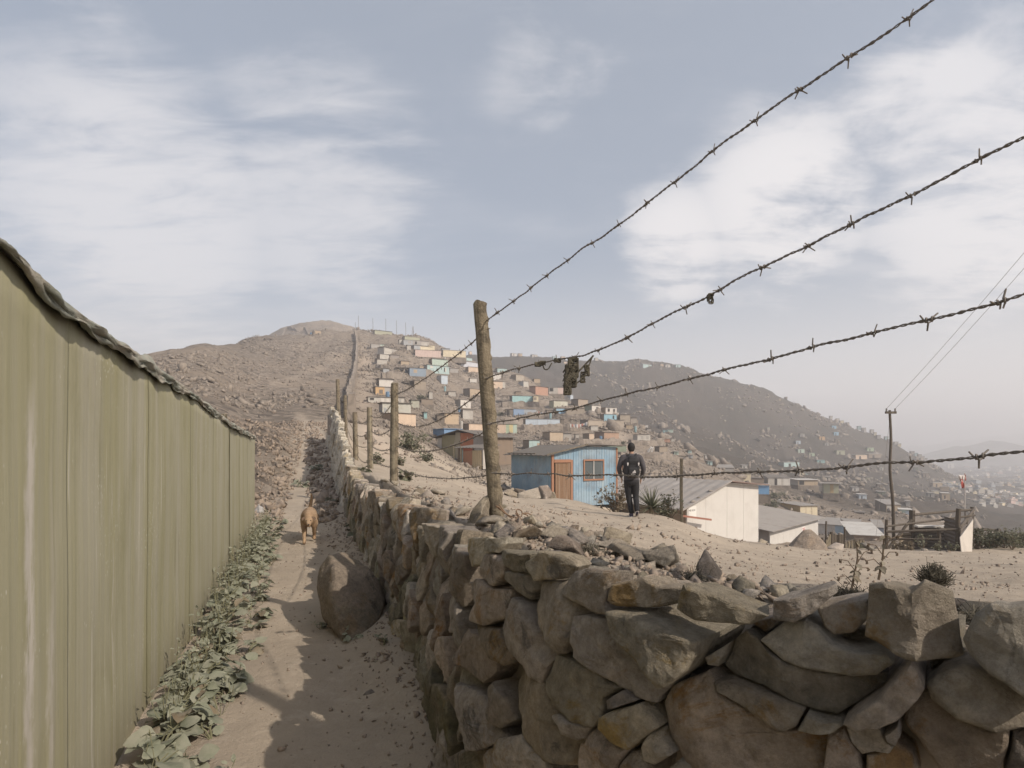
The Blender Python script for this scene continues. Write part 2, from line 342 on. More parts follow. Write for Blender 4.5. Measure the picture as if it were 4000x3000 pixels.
# ------------------------------------------------------------------ terrain: profiles of the slope seen along compass columns
def zpy(d, py): return CAMZ+(HY-py)/F_PX*d
COL = {   # column: [(distance, height)]
 -1200: [(1, 0), (20, 1), (40, 5), (80, 12), (150, 16), (300, 0), (900, -40), (4000, -45)],
 0: [(1, 0), (15, .6), (30, 3), (60, 10), (100, 18), (140, 20), (200, 10), (400, -20), (900, -40), (4000, -45)],
 600: [(1, 0), (15, .6), (30, 3.0), (60, 9), (100, 17), (150, 23.2), (200, 18), (400, 0), (900, -40), (4000, -45)],
 800: [(1, 0), (15, .5), (30, 2.6), (60, 8.6), (100, 18), (140, 27), (180, 35), (250, 33), (400, 10), (900, -40), (4000, -45)],
 1000: [(1, 0), (15, .3), (30, zpy(30, 1720)), (45, zpy(45, 1650)), (70, zpy(70, 1570)), (110, zpy(110, 1480)), (150, zpy(150, 1400)), (210, zpy(210, 1290)), (260, 45), (330, 62), (400, zpy(400, 1310)), (500, 60), (900, -40), (4000, -45)],
 1200: [(1, 0), (14, .15), (19, .45), (24, 1.1), (32, 2.3), (45, zpy(45, 1640)), (70, zpy(70, 1560)), (110, zpy(110, 1480)), (160, zpy(160, 1400)), (240, zpy(240, 1308)), (270, 47), (320, 62), (400, zpy(400, 1236)), (500, 84), (900, -30), (4000, -45)],
 1300: [(1, .6), (14, .8), (25, 1.6), (32, 2.5), (50, zpy(50, 1640)), (80, zpy(80, 1560)), (120, zpy(120, 1480)), (170, zpy(170, 1400)), (245, zpy(245, 1300)), (290, 50), (340, 66), (400, zpy(400, 1246)), (500, 75), (900, -30), (4000, -45)],
 1400: [(1, 1.1), (20, 1.15), (25, 1.7), (30, 2.4), (60, zpy(60, 1622)), (90, zpy(90, 1560)), (130, zpy(130, 1480)), (180, zpy(180, 1400)), (250, zpy(250, 1298)), (300, 52), (400, zpy(400, 1285)), (500, 70), (900, -30), (4000, -45)],
 1600: [(1, 1.1), (5, 1.1), (8, 1.0), (12, .9), (16, .85), (20, .85), (25, 1.1), (45, zpy(45, 1700)), (75, zpy(75, 1640)), (105, zpy(105, 1560)), (135, zpy(135, 1480)), (180, zpy(180, 1400)), (240, zpy(240, 1316)), (260, 50), (350, 46), (450, 62), (600, 50), (900, -30), (4000, -45)],
 1800: [(1, 1.1), (5, 1.05), (8, .9), (12, .7), (16, .5), (20, .3), (25, .1), (35, -.1), (52, 0.0), (80, zpy(80, 1725)), (112, zpy(112, 1690)), (140, zpy(140, 1620)), (165, zpy(165, 1550)), (195, zpy(195, 1480)), (225, zpy(225, 1420)), (240, zpy(240, 1395)), (260, 38), (350, 45), (480, zpy(480, 1377)), (600, 60), (900, -30), (4000, -45)],
 2000: [(1, 1.15), (3.5, 1.12), (6, .95), (10, .56), (14, .2), (20, -.2), (25, -.6), (40, -.8), (60, zpy(60, 1790)), (80, zpy(80, 1760)), (115, zpy(115, 1700)), (135, zpy(135, 1650)), (155, zpy(155, 1590)), (175, zpy(175, 1530)), (190, zpy(190, 1485)), (205, zpy(205, 1445)), (230, 27), (300, 38), (400, 62), (480, zpy(480, 1385)), (600, 60), (900, -30), (4000, -45)],
 2300: [(1, 1.15), (2.5, 1.15), (4, 1.0), (7, .62), (10, .25), (13.4, -.05), (17, -.28), (20, -.45), (25, -.75), (40, -1.3), (70, -.8), (100, zpy(100, 1745)), (125, zpy(125, 1700)), (145, zpy(145, 1640)), (162, zpy(162, 1592)), (175, 12), (220, 10), (300, zpy(300, 1580)), (360, zpy(360, 1500)), (440, zpy(440, 1405)), (490, 74), (600, 50), (900, -30), (4000, -45)],
 2460: [(1, 1.15), (2.2, 1.15), (4, .92), (7, .52), (10, .2), (13.4, -.08), (15.5, -.2), (17.5, -.8), (25, -2.3), (40, -3), (60, -3.0), (80, zpy(80, 1840)), (110, zpy(110, 1770)), (135, zpy(135, 1725)), (160, zpy(160, 1680)), (180, 4), (230, 7.5), (300, zpy(300, 1600)), (360, zpy(360, 1520)), (430, zpy(430, 1418)), (490, 70), (600, 50), (900, -30), (4000, -45)],
 2600: [(1, 1.15), (2, 1.15), (4, .87), (7, .45), (10, .12), (13, -.03), (14.6, -.12), (17, -1.2), (28, -3.8), (50, -5), (80, zpy(80, 1855)), (110, zpy(110, 1800)), (140, zpy(140, 1765)), (165, zpy(165, 1735)), (190, 1), (240, zpy(240, 1690)), (300, zpy(300, 1630)), (360, zpy(360, 1540)), (420, zpy(420, 1440)), (450, zpy(450, 1425)), (520, 66), (700, 30), (900, -30), (4000, -45)],
 2800: [(1, 1.18), (1.7, 1.15), (4, .75), (7, .26), (10, -.15), (13, -.5), (15.5, -.85), (18, -1.7), (28, -4.2), (60, -8), (90, zpy(90, 1900)), (140, zpy(140, 1850)), (180, zpy(180, 1820)), (240, zpy(240, 1760)), (300, zpy(300, 1680)), (360, zpy(360, 1580)), (430, zpy(430, 1443)), (480, 58), (700, 20), (900, -30), (4000, -45)],
 3000: [(1, 1.2), (1.5, 1.18), (3, .88), (6, .32), (10, -.3), (15, -1.0), (17, -1.35), (19, -2.0), (28, -4.5), (60, zpy(60, 2105)), (100, zpy(100, 1990)), (140, zpy(140, 1930)), (190, zpy(190, 1880)), (250, zpy(250, 1810)), (320, zpy(320, 1710)), (380, zpy(380, 1610)), (420, zpy(420, 1506)), (480, 40), (700, 0), (900, -30), (4000, -45)],
 3200: [(1, 1.2), (1.4, 1.18), (3, .82), (6, .25), (10, -.4), (15, -1.2), (18.5, -1.78), (22, -2.6), (28, -4.6), (60, zpy(60, 2140)), (100, zpy(100, 2030)), (150, zpy(150, 1960)), (220, zpy(220, 1890)), (300, zpy(300, 1800)), (360, zpy(360, 1700)), (410, zpy(410, 1600)), (460, 20), (700, -15), (900, -35), (4000, -45)],
 3400: [(1, 1.2), (1.3, 1.18), (3, .78), (6, .2), (10, -.48), (15, -1.28), (19, -1.92), (22, -2.5), (28, -4.8), (80, zpy(80, 2075)), (150, zpy(150, 1990)), (230, zpy(230, 1920)), (310, zpy(310, 1830)), (370, zpy(370, 1740)), (402, zpy(402, 1686)), (460, 0), (700, -32), (900, -38), (4000, -45)],
 3600: [(1, 1.2), (1.3, 1.18), (3, .75), (6, .18), (10, -.52), (15, -1.32), (20, -2.08), (23, -2.7), (28, -4.8), (80, zpy(80, 2095)), (150, zpy(150, 2010)), (230, zpy(230, 1940)), (310, zpy(310, 1870)), (370, zpy(370, 1800)), (388, zpy(388, 1778)), (450, -20), (700, -36), (900, -40), (4000, -45)],
 3800: [(1, 1.2), (1.3, 1.18), (3, .74), (6, .16), (10, -.54), (15, -1.35), (20, -2.12), (24, -2.8), (60, -12), (150, zpy(150, 2060)), (250, zpy(250, 1960)), (320, zpy(320, 1900)), (400, -28), (700, -38), (1500, -42), (4000, -45)],
 4100: [(1, 1.2), (1.3, 1.18), (3, .74), (6, .15), (10, -.55), (15, -1.4), (20, -2.2), (24, -2.9), (60, -13), (150, -24), (300, -32), (700, -40), (1500, -42), (4000, -45)],
 5600: [(1, 1.2), (3, .74), (6, .15), (10, -.6), (20, -2.4), (60, -13), (150, -26), (300, -34), (700, -40), (1500, -42), (4000, -45)],
}
LD = np.arange(0.0, math.log(4000)+.02, .02); DD = np.exp(LD)
UX = np.arange(-1200, 5601, 20.0)
cols = sorted(COL)
prof = np.array([np.interp(DD, [p[0] for p in COL[c]], [p[1] for p in COL[c]]) for c in cols])
TAB = np.array([np.interp(UX, cols, prof[:, j]) for j in range(len(DD))]).T      # [u, d]
def gblur(A, sig, axis):
    r = int(sig*3); k = np.exp(-.5*(np.arange(-r, r+1)/sig)**2); k /= k.sum()
    pad = [(0, 0), (0, 0)]; pad[axis] = (r, r); B = np.pad(A, pad, mode='edge'); O = 0
    n = A.shape[axis]
    for i, kk in enumerate(k): O = O+kk*(B[i:i+n] if axis == 0 else B[:, i:i+n])
    return O
TAB = gblur(gblur(TAB, 2.6, 0), 1.3, 1)
def tabz(x, y):
    y = np.maximum(y, 1.0); u = CX+F_PX*x/y
    fu = np.clip((u-UX[0])/20.0, 0, len(UX)-1.001); fd = np.clip(np.log(y)/.02, 0, len(LD)-1.001)
    iu = fu.astype(int); id_ = fd.astype(int); a = fu-iu; b = fd-id_
    return (TAB[iu, id_]*(1-a)*(1-b)+TAB[iu+1, id_]*a*(1-b)+TAB[iu, id_+1]*(1-a)*b+TAB[iu+1, id_+1]*a*b)

# line of the stone wall's front face, from behind the viewer's right hand to the far crest
_wl = np.array([(1.62, -3.0), (1.55, -1.2), (1.42, -.1), (1.22, .42), (1.0, .72), (.72, .98), (.42, 1.22), (.15, 1.6), (-.1, 2.15), (-.27, 2.75), (-.66, 3.9), (-1.06, 5.0), (-2.14, 8.05), (-3.94, 13.1), (-6.3, 19.7), (-8.4, 25.5), (-10.7, 31.5), (-13.5, 38)])
def catmull(Pn, step):
    out = []
    Q = np.vstack([2*Pn[0]-Pn[1], Pn, 2*Pn[-1]-Pn[-2]])
    for i in range(1, len(Q)-2):
        n = max(2, int(np.linalg.norm(Q[i+1]-Q[i])/step))
        for t in np.linspace(0, 1, n, endpoint=False):
            p0, p1, p2, p3 = Q[i-1:i+3]
            out.append(.5*((2*p1)+(-p0+p2)*t+(2*p0-5*p1+4*p2-p3)*t*t+(-p0+3*p1-3*p2+p3)*t**3))
    out.append(Pn[-1]); return np.array(out)
WLINE = catmull(_wl, .12)
WSEG = np.linalg.norm(np.diff(WLINE, axis=0), axis=1); WS = np.concatenate([[0], np.cumsum(WSEG)])
WT = np.gradient(WLINE, axis=0); WT /= np.linalg.norm(WT, axis=1, keepdims=True)
WN = np.stack([-WT[:, 1], WT[:, 0]], 1)            # pointing to the path side?
if WN[len(WN)//3]@np.array([-1, 0]) < 0: WN = -WN
def wall_xy(s, off=0.0):
    s = np.asarray(s, float)
    x = np.interp(s, WS, WLINE[:, 0]); y = np.interp(s, WS, WLINE[:, 1])
    nx = np.interp(s, WS, WN[:, 0]); ny = np.interp(s, WS, WN[:, 1])
    return np.stack([x+nx*off, y+ny*off], -1)
def wall_side(x, y):
    """signed distance to the wall's front line: positive on the terrace side"""
    sh = np.shape(x); p = np.stack([np.ravel(x), np.ravel(y)], 1); best = np.full(len(p), 1e9); sg = np.ones(len(p))
    for i in range(0, len(WLINE)-1, 1):
        a = WLINE[i]; v = WLINE[i+1]-a; q = p-a
        t = np.clip((q@v)/(v@v), 0, 1); e = q-t[:, None]*v; dd = np.hypot(e[:, 0], e[:, 1])
        up = dd < best-1e-9; best = np.where(up, dd, best)
        sg = np.where(up, np.where(e@WN[i] > 0, -1.0, 1.0), sg)
    return (best*sg).reshape(sh)
def smooth01(t): t = np.clip(t, 0, 1); return t*t*(3-2*t)
def ground(x, y, detail=True):
    x = np.asarray(x, float); y = np.asarray(y, float); x, y = np.broadcast_arrays(x, y)
    if x.ndim == 0: return ground(x[None], y[None], detail)[0]
    z = tabz(x, y).copy()
    near = (y < 40) & (y > -40) & (np.abs(x) < 60)
    if near.any():
        xn, yn = x[near], y[near]
        sd = wall_side(xn, yn)
        zp = np.interp(yn, [-50, 9, 14, 19, 24, 30, 36], [0, .03, .15, .45, 1.15, 2.0, 3.0])
        # bank of rubble to the left beyond the end of the sheet fence
        zp = zp+.9*smooth01((yn-11.5)/5)*smooth01((-xn-.36*yn-.35)/2.2)
        zp = zp+.12*smooth01((sd+.55)/.5)*(sd < .3)*smooth01((yn-2)/2)
        zt = z[near]
        zt = np.where(yn < 1.0, np.minimum(zt, 1.2-.16*np.clip(sd-.3, 0, 40)), zt)
        zt = np.maximum(zt, np.interp(yn, [0, 1.6, 2.2, 3, 5, 7.5, 10, 12, 16, 20, 26, 36], [1.2, 1.2, 1.14, 1.06, 1.0, .94, .94, 1.0, 1.1, 1.5, 2.2, 3.2])-.5*np.clip(sd-.42, 0, 50)-.0*sd)
        k = smooth01((sd-.14)/.2)
        blend = smooth01((yn-27)/9)
        zz = zp*(1-k)+zt*k
        z[near] = zz*(1-blend)+z[near]*blend*1.0 if True else zz
    if detail:
        r = np.hypot(x, y)
        pn = np.stack([x, y], -1)
        far = smooth01((y-30)/60)
        z = z+far*(fbm(pn/38.0, 3, 4)*1.9+fbm(pn/7.0, 9, 3)*.55)*np.clip(r/150, .3, 1.6)
        z = z-smooth01((y-180)/120)*(np.abs(vnoise(pn/np.array([42.0, 95.0]), 61))-.22)*5.0*(1-smooth01((y-900)/600))
        z = z+smooth01((r-1)/3)*(1-smooth01((r-70)/60))*(fbm(pn/1.6, 21, 3)*.035+fbm(pn/.32, 5, 3)*.012)
        z = z+smooth01((y-12)/10)*(1-smooth01((y-90)/60))*fbm(pn/3.0, 44, 3)*.14
    return z
def hit(px, py, dmin=24.0, dmax=1200.0):
    d = np.exp(np.arange(math.log(dmin), math.log(dmax), .004))
    x = (px-CX)/F_PX*d; z = CAMZ+(HY-py)/F_PX*d
    g = ground(x, d)
    i = np.argmax(z <= g)
    if z[i] > g[i]: return None
    return float(d[i])

# one sheet: fine where we look, coarse behind, out to the horizon
az = np.concatenate([np.linspace(-180, -58, 62, endpoint=False), np.linspace(-58, -44, 60, endpoint=False), np.linspace(-44, 44, 700, endpoint=False), np.linspace(44, 58, 60, endpoint=False), np.linspace(58, 180, 62, endpoint=False)])
az = np.radians(az)
rr = np.exp(np.linspace(math.log(.18), math.log(3600), 470))
A, R_ = np.meshgrid(az, rr)
gx, gy = R_*np.sin(A), R_*np.cos(A)
gz = ground(gx, gy)
na, nr = len(az), len(rr)
Vg = np.stack([gx.ravel(), gy.ravel(), gz.ravel()], 1)
Vg = np.vstack([Vg, [[0, 0, 0]]])
ii, jj = np.meshgrid(np.arange(nr-1), np.arange(na), indexing='ij')
Fg = np.stack([ii*na+jj, ii*na+(jj+1) % na, (ii+1)*na+(jj+1) % na, (ii+1)*na+jj], -1).reshape(-1, 4)
Fg = Fg[:, ::-1]
def ground_material():
    m = bpy.data.materials.new('bare_ground'); m.use_nodes = True; t = NT(m.node_tree)
    vec = t.n('ShaderNodeNewGeometry').outputs['Position']
    zone = t.n('ShaderNodeAttribute', attribute_name='zone'); sp = t.n('ShaderNodeSeparateColor', {0: zone.outputs['Color']})
    dirt = t.mix(t.ramp(t.noise(vec, .9, 7, .65), .35, .7), (.405, .338, .265), (.325, .272, .215))
    dirt = t.mix(t.math('MULTIPLY', t.ramp(t.noise(vec, 9, 6, .7), .55, .75), .5), dirt, (.47, .40, .32))
    dirt = t.mix(t.math('MULTIPLY', t.ramp(t.noise(vec, 28, 5, .7), .60, .72), .5), dirt, (.22, .178, .142))
    dirt = t.mix(t.math('MULTIPLY', t.ramp(t.noise(t.mapping(vec, (1, 1, 1), (3, 8, 1)), 3.6, 8, .75), .52, .66), .45), dirt, (.49, .42, .34))
    slope = t.mix(t.ramp(t.noise(vec, .06, 8, .65), .35, .68), (.285, .232, .184), (.20, .168, .138))
    slope = t.mix(t.math('MULTIPLY', t.ramp(t.noise(vec, .55, 8, .72), .50, .70), .7), slope, (.135, .113, .095))
    slope = t.mix(t.math('MULTIPLY', t.ramp(t.noise(t.mapping(vec, (1, 1, 1), (9, 9, 9)), .85, 7, .75), .60, .72), .6), slope, (.34, .29, .24))
    vo = t.n('ShaderNodeTexVoronoi', {'Scale': 1.5}); t.link(t.vmath('ADD', vec, t.n('ShaderNodeTexNoise', {'Scale': 1.2, 'Detail': 3}).outputs[1]), vo.inputs['Vector'])
    cell = t.n('ShaderNodeSeparateColor', {0: vo.outputs['Color']}).outputs[0]
    stony = t.math('MULTIPLY', t.ramp(t.noise(vec, .12, 6, .65), .38, .56), .75)
    slope = t.mix(t.math('MULTIPLY', stony, t.ramp(cell, .55, .75)), slope, (.36, .30, .245)); slope = t.mix(t.math('MULTIPLY', stony, t.ramp(cell, .40, .20)), slope, (.12, .10, .085))
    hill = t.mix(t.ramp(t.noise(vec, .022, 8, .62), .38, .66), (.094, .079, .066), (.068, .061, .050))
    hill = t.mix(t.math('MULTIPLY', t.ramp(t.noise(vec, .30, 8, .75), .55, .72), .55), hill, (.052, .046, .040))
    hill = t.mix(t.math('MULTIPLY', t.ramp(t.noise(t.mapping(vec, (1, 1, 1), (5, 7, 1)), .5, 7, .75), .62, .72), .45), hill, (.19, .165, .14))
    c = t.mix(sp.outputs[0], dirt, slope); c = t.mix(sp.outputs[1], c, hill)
    c = t.mix(sp.outputs[2], c, (.44, .36, .285))
    b = t.n('ShaderNodeBsdfPrincipled', {'Base Color': c, 'Roughness': .97, 'Specular IOR Level': .1})
    h = t.math('ADD', t.math('MULTIPLY', t.noise(vec, 12, 8, .7), 1.0), t.math('MULTIPLY', t.noise(vec, 60, 6, .75), .5))
    b1 = t.n('ShaderNodeBump', {'Strength': .7, 'Distance': .035, 'Height': h})
    far = t.math('MAXIMUM', sp.outputs[0], sp.outputs[1])
    b2 = t.n('ShaderNodeBump', {'Strength': t.math('MULTIPLY', far, .8), 'Distance': .9, 'Height': t.noise(vec, .7, 9, .78), 'Normal': b1.outputs[0]})
    t.link(b2.outputs[0], b.inputs['Normal'])
    t.n('ShaderNodeOutputMaterial', {'Surface': b.outputs[0]})
    return m
M['ground'] = ground_material()
gme = mesh_from('ground', Vg, Fg, M['ground'], smooth=True)
gu = CX+F_PX*gx/np.maximum(gy, .5)
sdg = np.where((gy < 40) & (gy > -40) & (np.abs(gx) < 60), 0.0, 0.0)
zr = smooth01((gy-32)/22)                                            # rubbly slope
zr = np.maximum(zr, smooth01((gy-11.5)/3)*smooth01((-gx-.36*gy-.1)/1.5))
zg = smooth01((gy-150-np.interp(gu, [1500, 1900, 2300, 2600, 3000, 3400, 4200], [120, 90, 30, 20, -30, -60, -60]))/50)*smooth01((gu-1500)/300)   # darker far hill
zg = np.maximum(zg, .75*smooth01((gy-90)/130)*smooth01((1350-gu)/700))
# trodden tracks: the way up the left slope, the road past the posts, a stair line on the hill
def track(pts, wd):
    v = np.zeros_like(gx)
    for (a0, b0), (a1, b1) in zip(pts[:-1], pts[1:]):
        pa = np.array(a0_b0(a0, b0)); pb = np.array(a0_b0(a1, b1)); e = pb-pa; L = e@e
        tt = np.clip(((gx-pa[0])*e[0]+(gy-pa[1])*e[1])/L, 0, 1)
        dd = np.hypot(gx-pa[0]-tt*e[0], gy-pa[1]-tt*e[1]); wloc = wd*np.clip(np.hypot(pa[0], pa[1])/40, .8, 3.5)
        v = np.maximum(v, 1-smooth01(dd/wloc))
    return v
def a0_b0(px, py):
    d = hit(px, py, 9.0) or 300.0
    return ((px-CX)/F_PX*d, d)
zb = np.zeros_like(gx)
for pts, wd, a in (([(1215, 1830), (1220, 1760), (1225, 1700), (1200, 1650), (1160, 1610)], .6, .6), ([(1420, 1560), (1435, 1480), (1425, 1400), (1418, 1340)], 1.3, .7),
                   ([(1520, 1790), (1480, 1720), (1450, 1690), (1425, 1630), (1420, 1560)], 1.6, .8), ([(1080, 1510), (1230, 1445), (1380, 1370)], 1.2, .35),
                   ([(2470, 1770), (2420, 1700), (2370, 1660), (2330, 1630)], .9, .8), ([(2100, 1700), (2040, 1660), (1980, 1610)], .7, .7), ([(1850, 1500), (1815, 1470)], .7, .7)):
    zb = np.maximum(zb, a*track(pts, wd))
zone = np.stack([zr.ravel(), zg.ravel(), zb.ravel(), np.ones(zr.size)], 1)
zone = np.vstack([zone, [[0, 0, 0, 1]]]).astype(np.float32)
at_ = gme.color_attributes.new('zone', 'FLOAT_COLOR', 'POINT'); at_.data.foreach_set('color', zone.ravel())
go = bpy.data.objects.new('ground', gme); C.objects.link(go); go['kind'] = 'structure'
# ------------------------------------------------------------------ the dry stone wall
WALL_TOP = lambda y: np.interp(y, [-3, 0, .6, 1.0, 1.6, 2.75, 4, 5.2, 7.4, 9.3, 11.5, 13.5, 15.5, 17.5, 20, 25.5, 32, 38], [1.28, 1.28, 1.28, 1.27, 1.22, 1.15, 1.12, 1.10, 1.01, .99, 1.08, 1.24, 1.55, 1.95, 2.5, 3.2, 4.0, 4.8])
def wall_hit(px, py):
    """where the sight line through a photo position meets the wall's front: (along, height)"""
    r = (px-CX)/F_PX; k = (HY-py)/F_PX
    f = WLINE[:, 0]-r*WLINE[:, 1]; ok = WLINE[:, 1] > .15
    for i in range(len(WLINE)-1):
        if ok[i] and ok[i+1] and f[i]*f[i+1] <= 0:
            t = f[i]/(f[i]-f[i+1]+1e-12); y = WLINE[i, 1]*(1-t)+WLINE[i+1, 1]*t
            return WS[i]*(1-t)+WS[i+1]*t, CAMZ+k*y
    return None
_bs = np.arange(0, WS[-1], .2); _bz = ground(*wall_xy(_bs, .2).T, detail=False)
def wall_base(s): return float(np.interp(s, _bs, _bz))
BATTER = .09
def wall_pt(s, h, dep):
    """dep > 0 stands proud of the face"""
    xy = wall_xy(s, dep-BATTER*(h-.9)); return np.concatenate([xy, np.asarray(h)[..., None]], -1)
wall = empty('stone_wall', (float(WLINE[60][0]), float(WLINE[60][1]), 0), label='long dry stone wall of rough grey brown stones beside the dirt path', cat='wall')
def resample(poly, step):
    P2 = np.asarray(poly, float); out = []
    for a, b in zip(P2, np.roll(P2, -1, 0)):
        n = max(1, int(round(np.linalg.norm(b-a)/step)))
        for t in range(n): out.append(a+(b-a)*t/n)
    return np.array(out)
def inset_chop(P2, r):
    """soften corners of a polygon once"""
    Q = []
    n = len(P2)
    for i in range(n):
        a, b, c = P2[i-1], P2[i], P2[(i+1) % n]
        Q += [b+(a-b)*r, b+(c-b)*r]
    return np.array(Q)
def poly_area(P2): x, y = P2[:, 0], P2[:, 1]; return .5*np.sum(x*np.roll(y, -1)-np.roll(x, -1)*y)
def stone(poly, seed, thick, proud, step, bevel, rings=(1.0, .965, .89, .78, .64, .48, .31, .14), tilt=(0, 0), facets=3, amp=.30, rough=.006, ridge=None, wav=1.0, chop=.07, backs=.86):
    r = np.random.default_rng(seed); P2 = np.asarray(poly, float)
    if poly_area(P2) < 0: P2 = P2[::-1]
    P2 = inset_chop(P2, chop)
    B = resample(P2, step); N = len(B)
    c = B.mean(0); size = math.sqrt(abs(poly_area(P2)))
    nrm = B-c; nrm /= np.linalg.norm(nrm, axis=1, keepdims=True)+1e-9
    B = B+nrm*(fbm(np.c_[B*14/wav, np.full(N, seed*.37)], seed, 3)*.011*min(1, size*3))[:, None]
    planes = [(0.0, np.asarray(tilt, float))]
    for _ in range(facets):
        a = r.uniform(0, 2*np.pi); g = r.uniform(.35, 1.0)*amp*1.7; planes.append((r.uniform(.02, .22)*size*amp*2.2, g*np.array([math.cos(a), math.sin(a)])))
    if ridge is not None:
        p0, g = ridge; planes.append((-(np.asarray(p0)-c)@np.asarray(g), np.asarray(g)))
    def height(Q):
        h = np.min([a+(Q-c)@g for a, g in planes], axis=0)
        h = h+fbm(np.c_[Q*9, np.full(len(Q), seed*1.7)], seed+5, 4)*rough*2.0+fbm(np.c_[Q*34, np.full(len(Q), seed*.7)], seed+9, 3)*rough*.8
        return h
    V = []
    back = c+(B-c)*backs
    V.append(np.c_[back, np.full(N, -thick)])
    V.append(np.c_[B, height(B)-bevel*2.6-.25*thick*0])
    for f in rings:
        Q = c+(B-c)*(f if f < 1 else .992)
        drop = bevel*np.clip((f-.80)/.2, 0, 1)**2.2*1.2
        V.append(np.c_[Q, height(Q)-drop])
    V.append(np.c_[c[None], height(c[None])])
    V = np.concatenate(V); V[:, 2] += proud
    K = len(rings)+2
    Fc = [(i*N+j, i*N+(j+1) % N, (i+1)*N+(j+1) % N, (i+1)*N+j) for i in range(K-1) for j in range(N)]
    Fc += [((K-1)*N+j, (K-1)*N+(j+1) % N, K*N) for j in range(N)]
    W = wall_pt(V[:, 0], V[:, 1], V[:, 2])
    Fc = [f[::-1] for f in Fc]
    return W, Fc, c
def add_stone(poly, seed, thick=.30, proud=0.0, step=.018, bevel=.007, m='stone', name='stone', **k):
    W, Fc, c = stone(poly, seed, thick, proud, step, bevel, **k)
    return mk(name, W, Fc, M[m], wall, smooth=False, origin='center')
def c7(pts): return [wall_hit(1500+.6329*x, 2000+.6329*y) for x, y in pts]
def c8(pts): return [wall_hit(2600+.6329*x, 2000+.6329*y) for x, y in pts]
# stones of the near end, one outline each
NEAR8 = [
 ([(125, 435), (200, 465), (555, 612), (640, 640), (530, 690), (190, 665), (95, 590)], dict(thick=.11, backs=.74, proud=.05, facets=1, amp=.12)),
 ([(648, 555), (780, 540), (900, 500), (1040, 462), (1048, 520), (890, 640), (780, 700), (650, 675)], dict(thick=.11, backs=.74, proud=.03, facets=2, amp=.2)),
 ([(900, 610), (1000, 600), (1245, 560), (1250, 680), (1150, 780), (1020, 795), (960, 740)], dict(thick=.11, backs=.74, proud=.0, facets=1, amp=.1, rough=.002)),
 ([(1245, 445), (1330, 425), (1520, 470), (1600, 420), (1760, 520), (1810, 700), (1850, 930), (1800, 945), (1625, 925), (1480, 905), (1220, 780), (1240, 620)], dict(proud=.06, thick=.14, backs=.72, facets=1, amp=.1, step=.016, ridge=((1555, 640), 0.85), rough=.009)),
 ([(1850, 790), (1920, 640), (2010, 570), (2120, 580), (2260, 560), (2420, 600), (2420, 1230), (2212, 1110), (2000, 990), (1880, 870)], dict(thick=.14, backs=.72, proud=.05, facets=1, amp=.15)),
 ([(545, 815), (700, 710), (830, 690), (930, 740), (1010, 830), (1150, 880), (1350, 900), (1410, 960), (1300, 1030), (1150, 1045), (900, 1000), (720, 940)], dict(proud=.02, facets=1, amp=.12)),
 ([(270, 1000), (340, 830), (440, 750), (520, 800), (560, 850), (720, 950), (900, 1010), (1150, 1055), (1350, 1050), (1330, 1110), (1170, 1220), (1060, 1310), (980, 1295), (850, 1240), (620, 1150), (430, 1090), (330, 1060)], dict(proud=.0, facets=3, amp=.2)),
 ([(255, 1070), (330, 1065), (430, 1100), (620, 1160), (780, 1215), (850, 1250), (800, 1350), (720, 1375), (600, 1310), (420, 1190), (280, 1120)], dict(proud=.015, facets=2, amp=.25)),
 ([(860, 1260), (980, 1305), (1070, 1320), (1090, 1340), (1030, 1375), (900, 1385), (795, 1370)], dict(proud=.01, facets=2)),
 ([(1515, 925), (1560, 980), (1600, 1080), (1550, 1150), (1430, 1280), (1300, 1330), (1180, 1350), (1090, 1310), (1160, 1240), (1330, 1130), (1430, 1010)], dict(proud=.03, facets=1, amp=.15)),
 ([(1610, 1090), (1700, 1010), (1850, 960), (2000, 1010), (2212, 1130), (2420, 1260), (2420, 1380), (2180, 1370), (2050, 1390), (1800, 1290), (1640, 1180)], dict(proud=.02, facets=3, amp=.3)),
 ([(1470, 1190), (1600, 1140), (1650, 1200), (1800, 1300), (2050, 1400), (2130, 1380), (2120, 1480), (2060, 1660), (1700, 1660), (1560, 1440), (1450, 1340), (1460, 1260)], dict(proud=.0, facets=2, amp=.2)),
 ([(1345, 1390), (1430, 1330), (1450, 1390), (1415, 1465), (1360, 1430)], dict(proud=.01, facets=2)),
 ([(1105, 1370), (1180, 1365), (1300, 1340), (1350, 1440), (1400, 1470), (1370, 1520), (1280, 1515), (1200, 1540), (1130, 1460)], dict(proud=.0, facets=2)),
 ([(-48, 1200), (0, 1110), (60, 1060), (190, 1000), (250, 1060), (290, 1140), (430, 1210), (640, 1340), (720, 1390), (980, 1390), (975, 1480), (950, 1680), (150, 1680), (60, 1500), (-20, 1380)], dict(proud=.0, facets=3, amp=.2)),
 ([(985, 1420), (1090, 1370), (1120, 1440), (1190, 1540), (1220, 1690), (950, 1690)], dict(proud=-.01, facets=2)),
 ([(1230, 1540), (1290, 1530), (1410, 1480), (1520, 1560), (1560, 1690), (1230, 1690)], dict(proud=-.01, facets=2)),
 ([(2140, 1400), (2212, 1380), (2420, 1400), (2420, 1700), (2080, 1700), (2130, 1500)], dict(proud=-.01, facets=2)),
 ([(180, 930), (300, 860), (335, 840), (265, 990), (200, 980)], dict(proud=-.02, facets=1)),
 ([(1020, 800), (1150, 797), (1220, 790), (1310, 865), (1150, 872), (1050, 835)], dict(proud=-.05, facets=2)),
 ([(380, 750), (450, 735), (560, 715), (660, 700), (700, 705), (545, 808), (520, 790), (440, 745)], dict(proud=-.05, facets=2)),
 ([(1610, 950), (1800, 950), (1840, 955), (1700, 1005), (1610, 1080)], dict(proud=-.06, facets=1)),
]
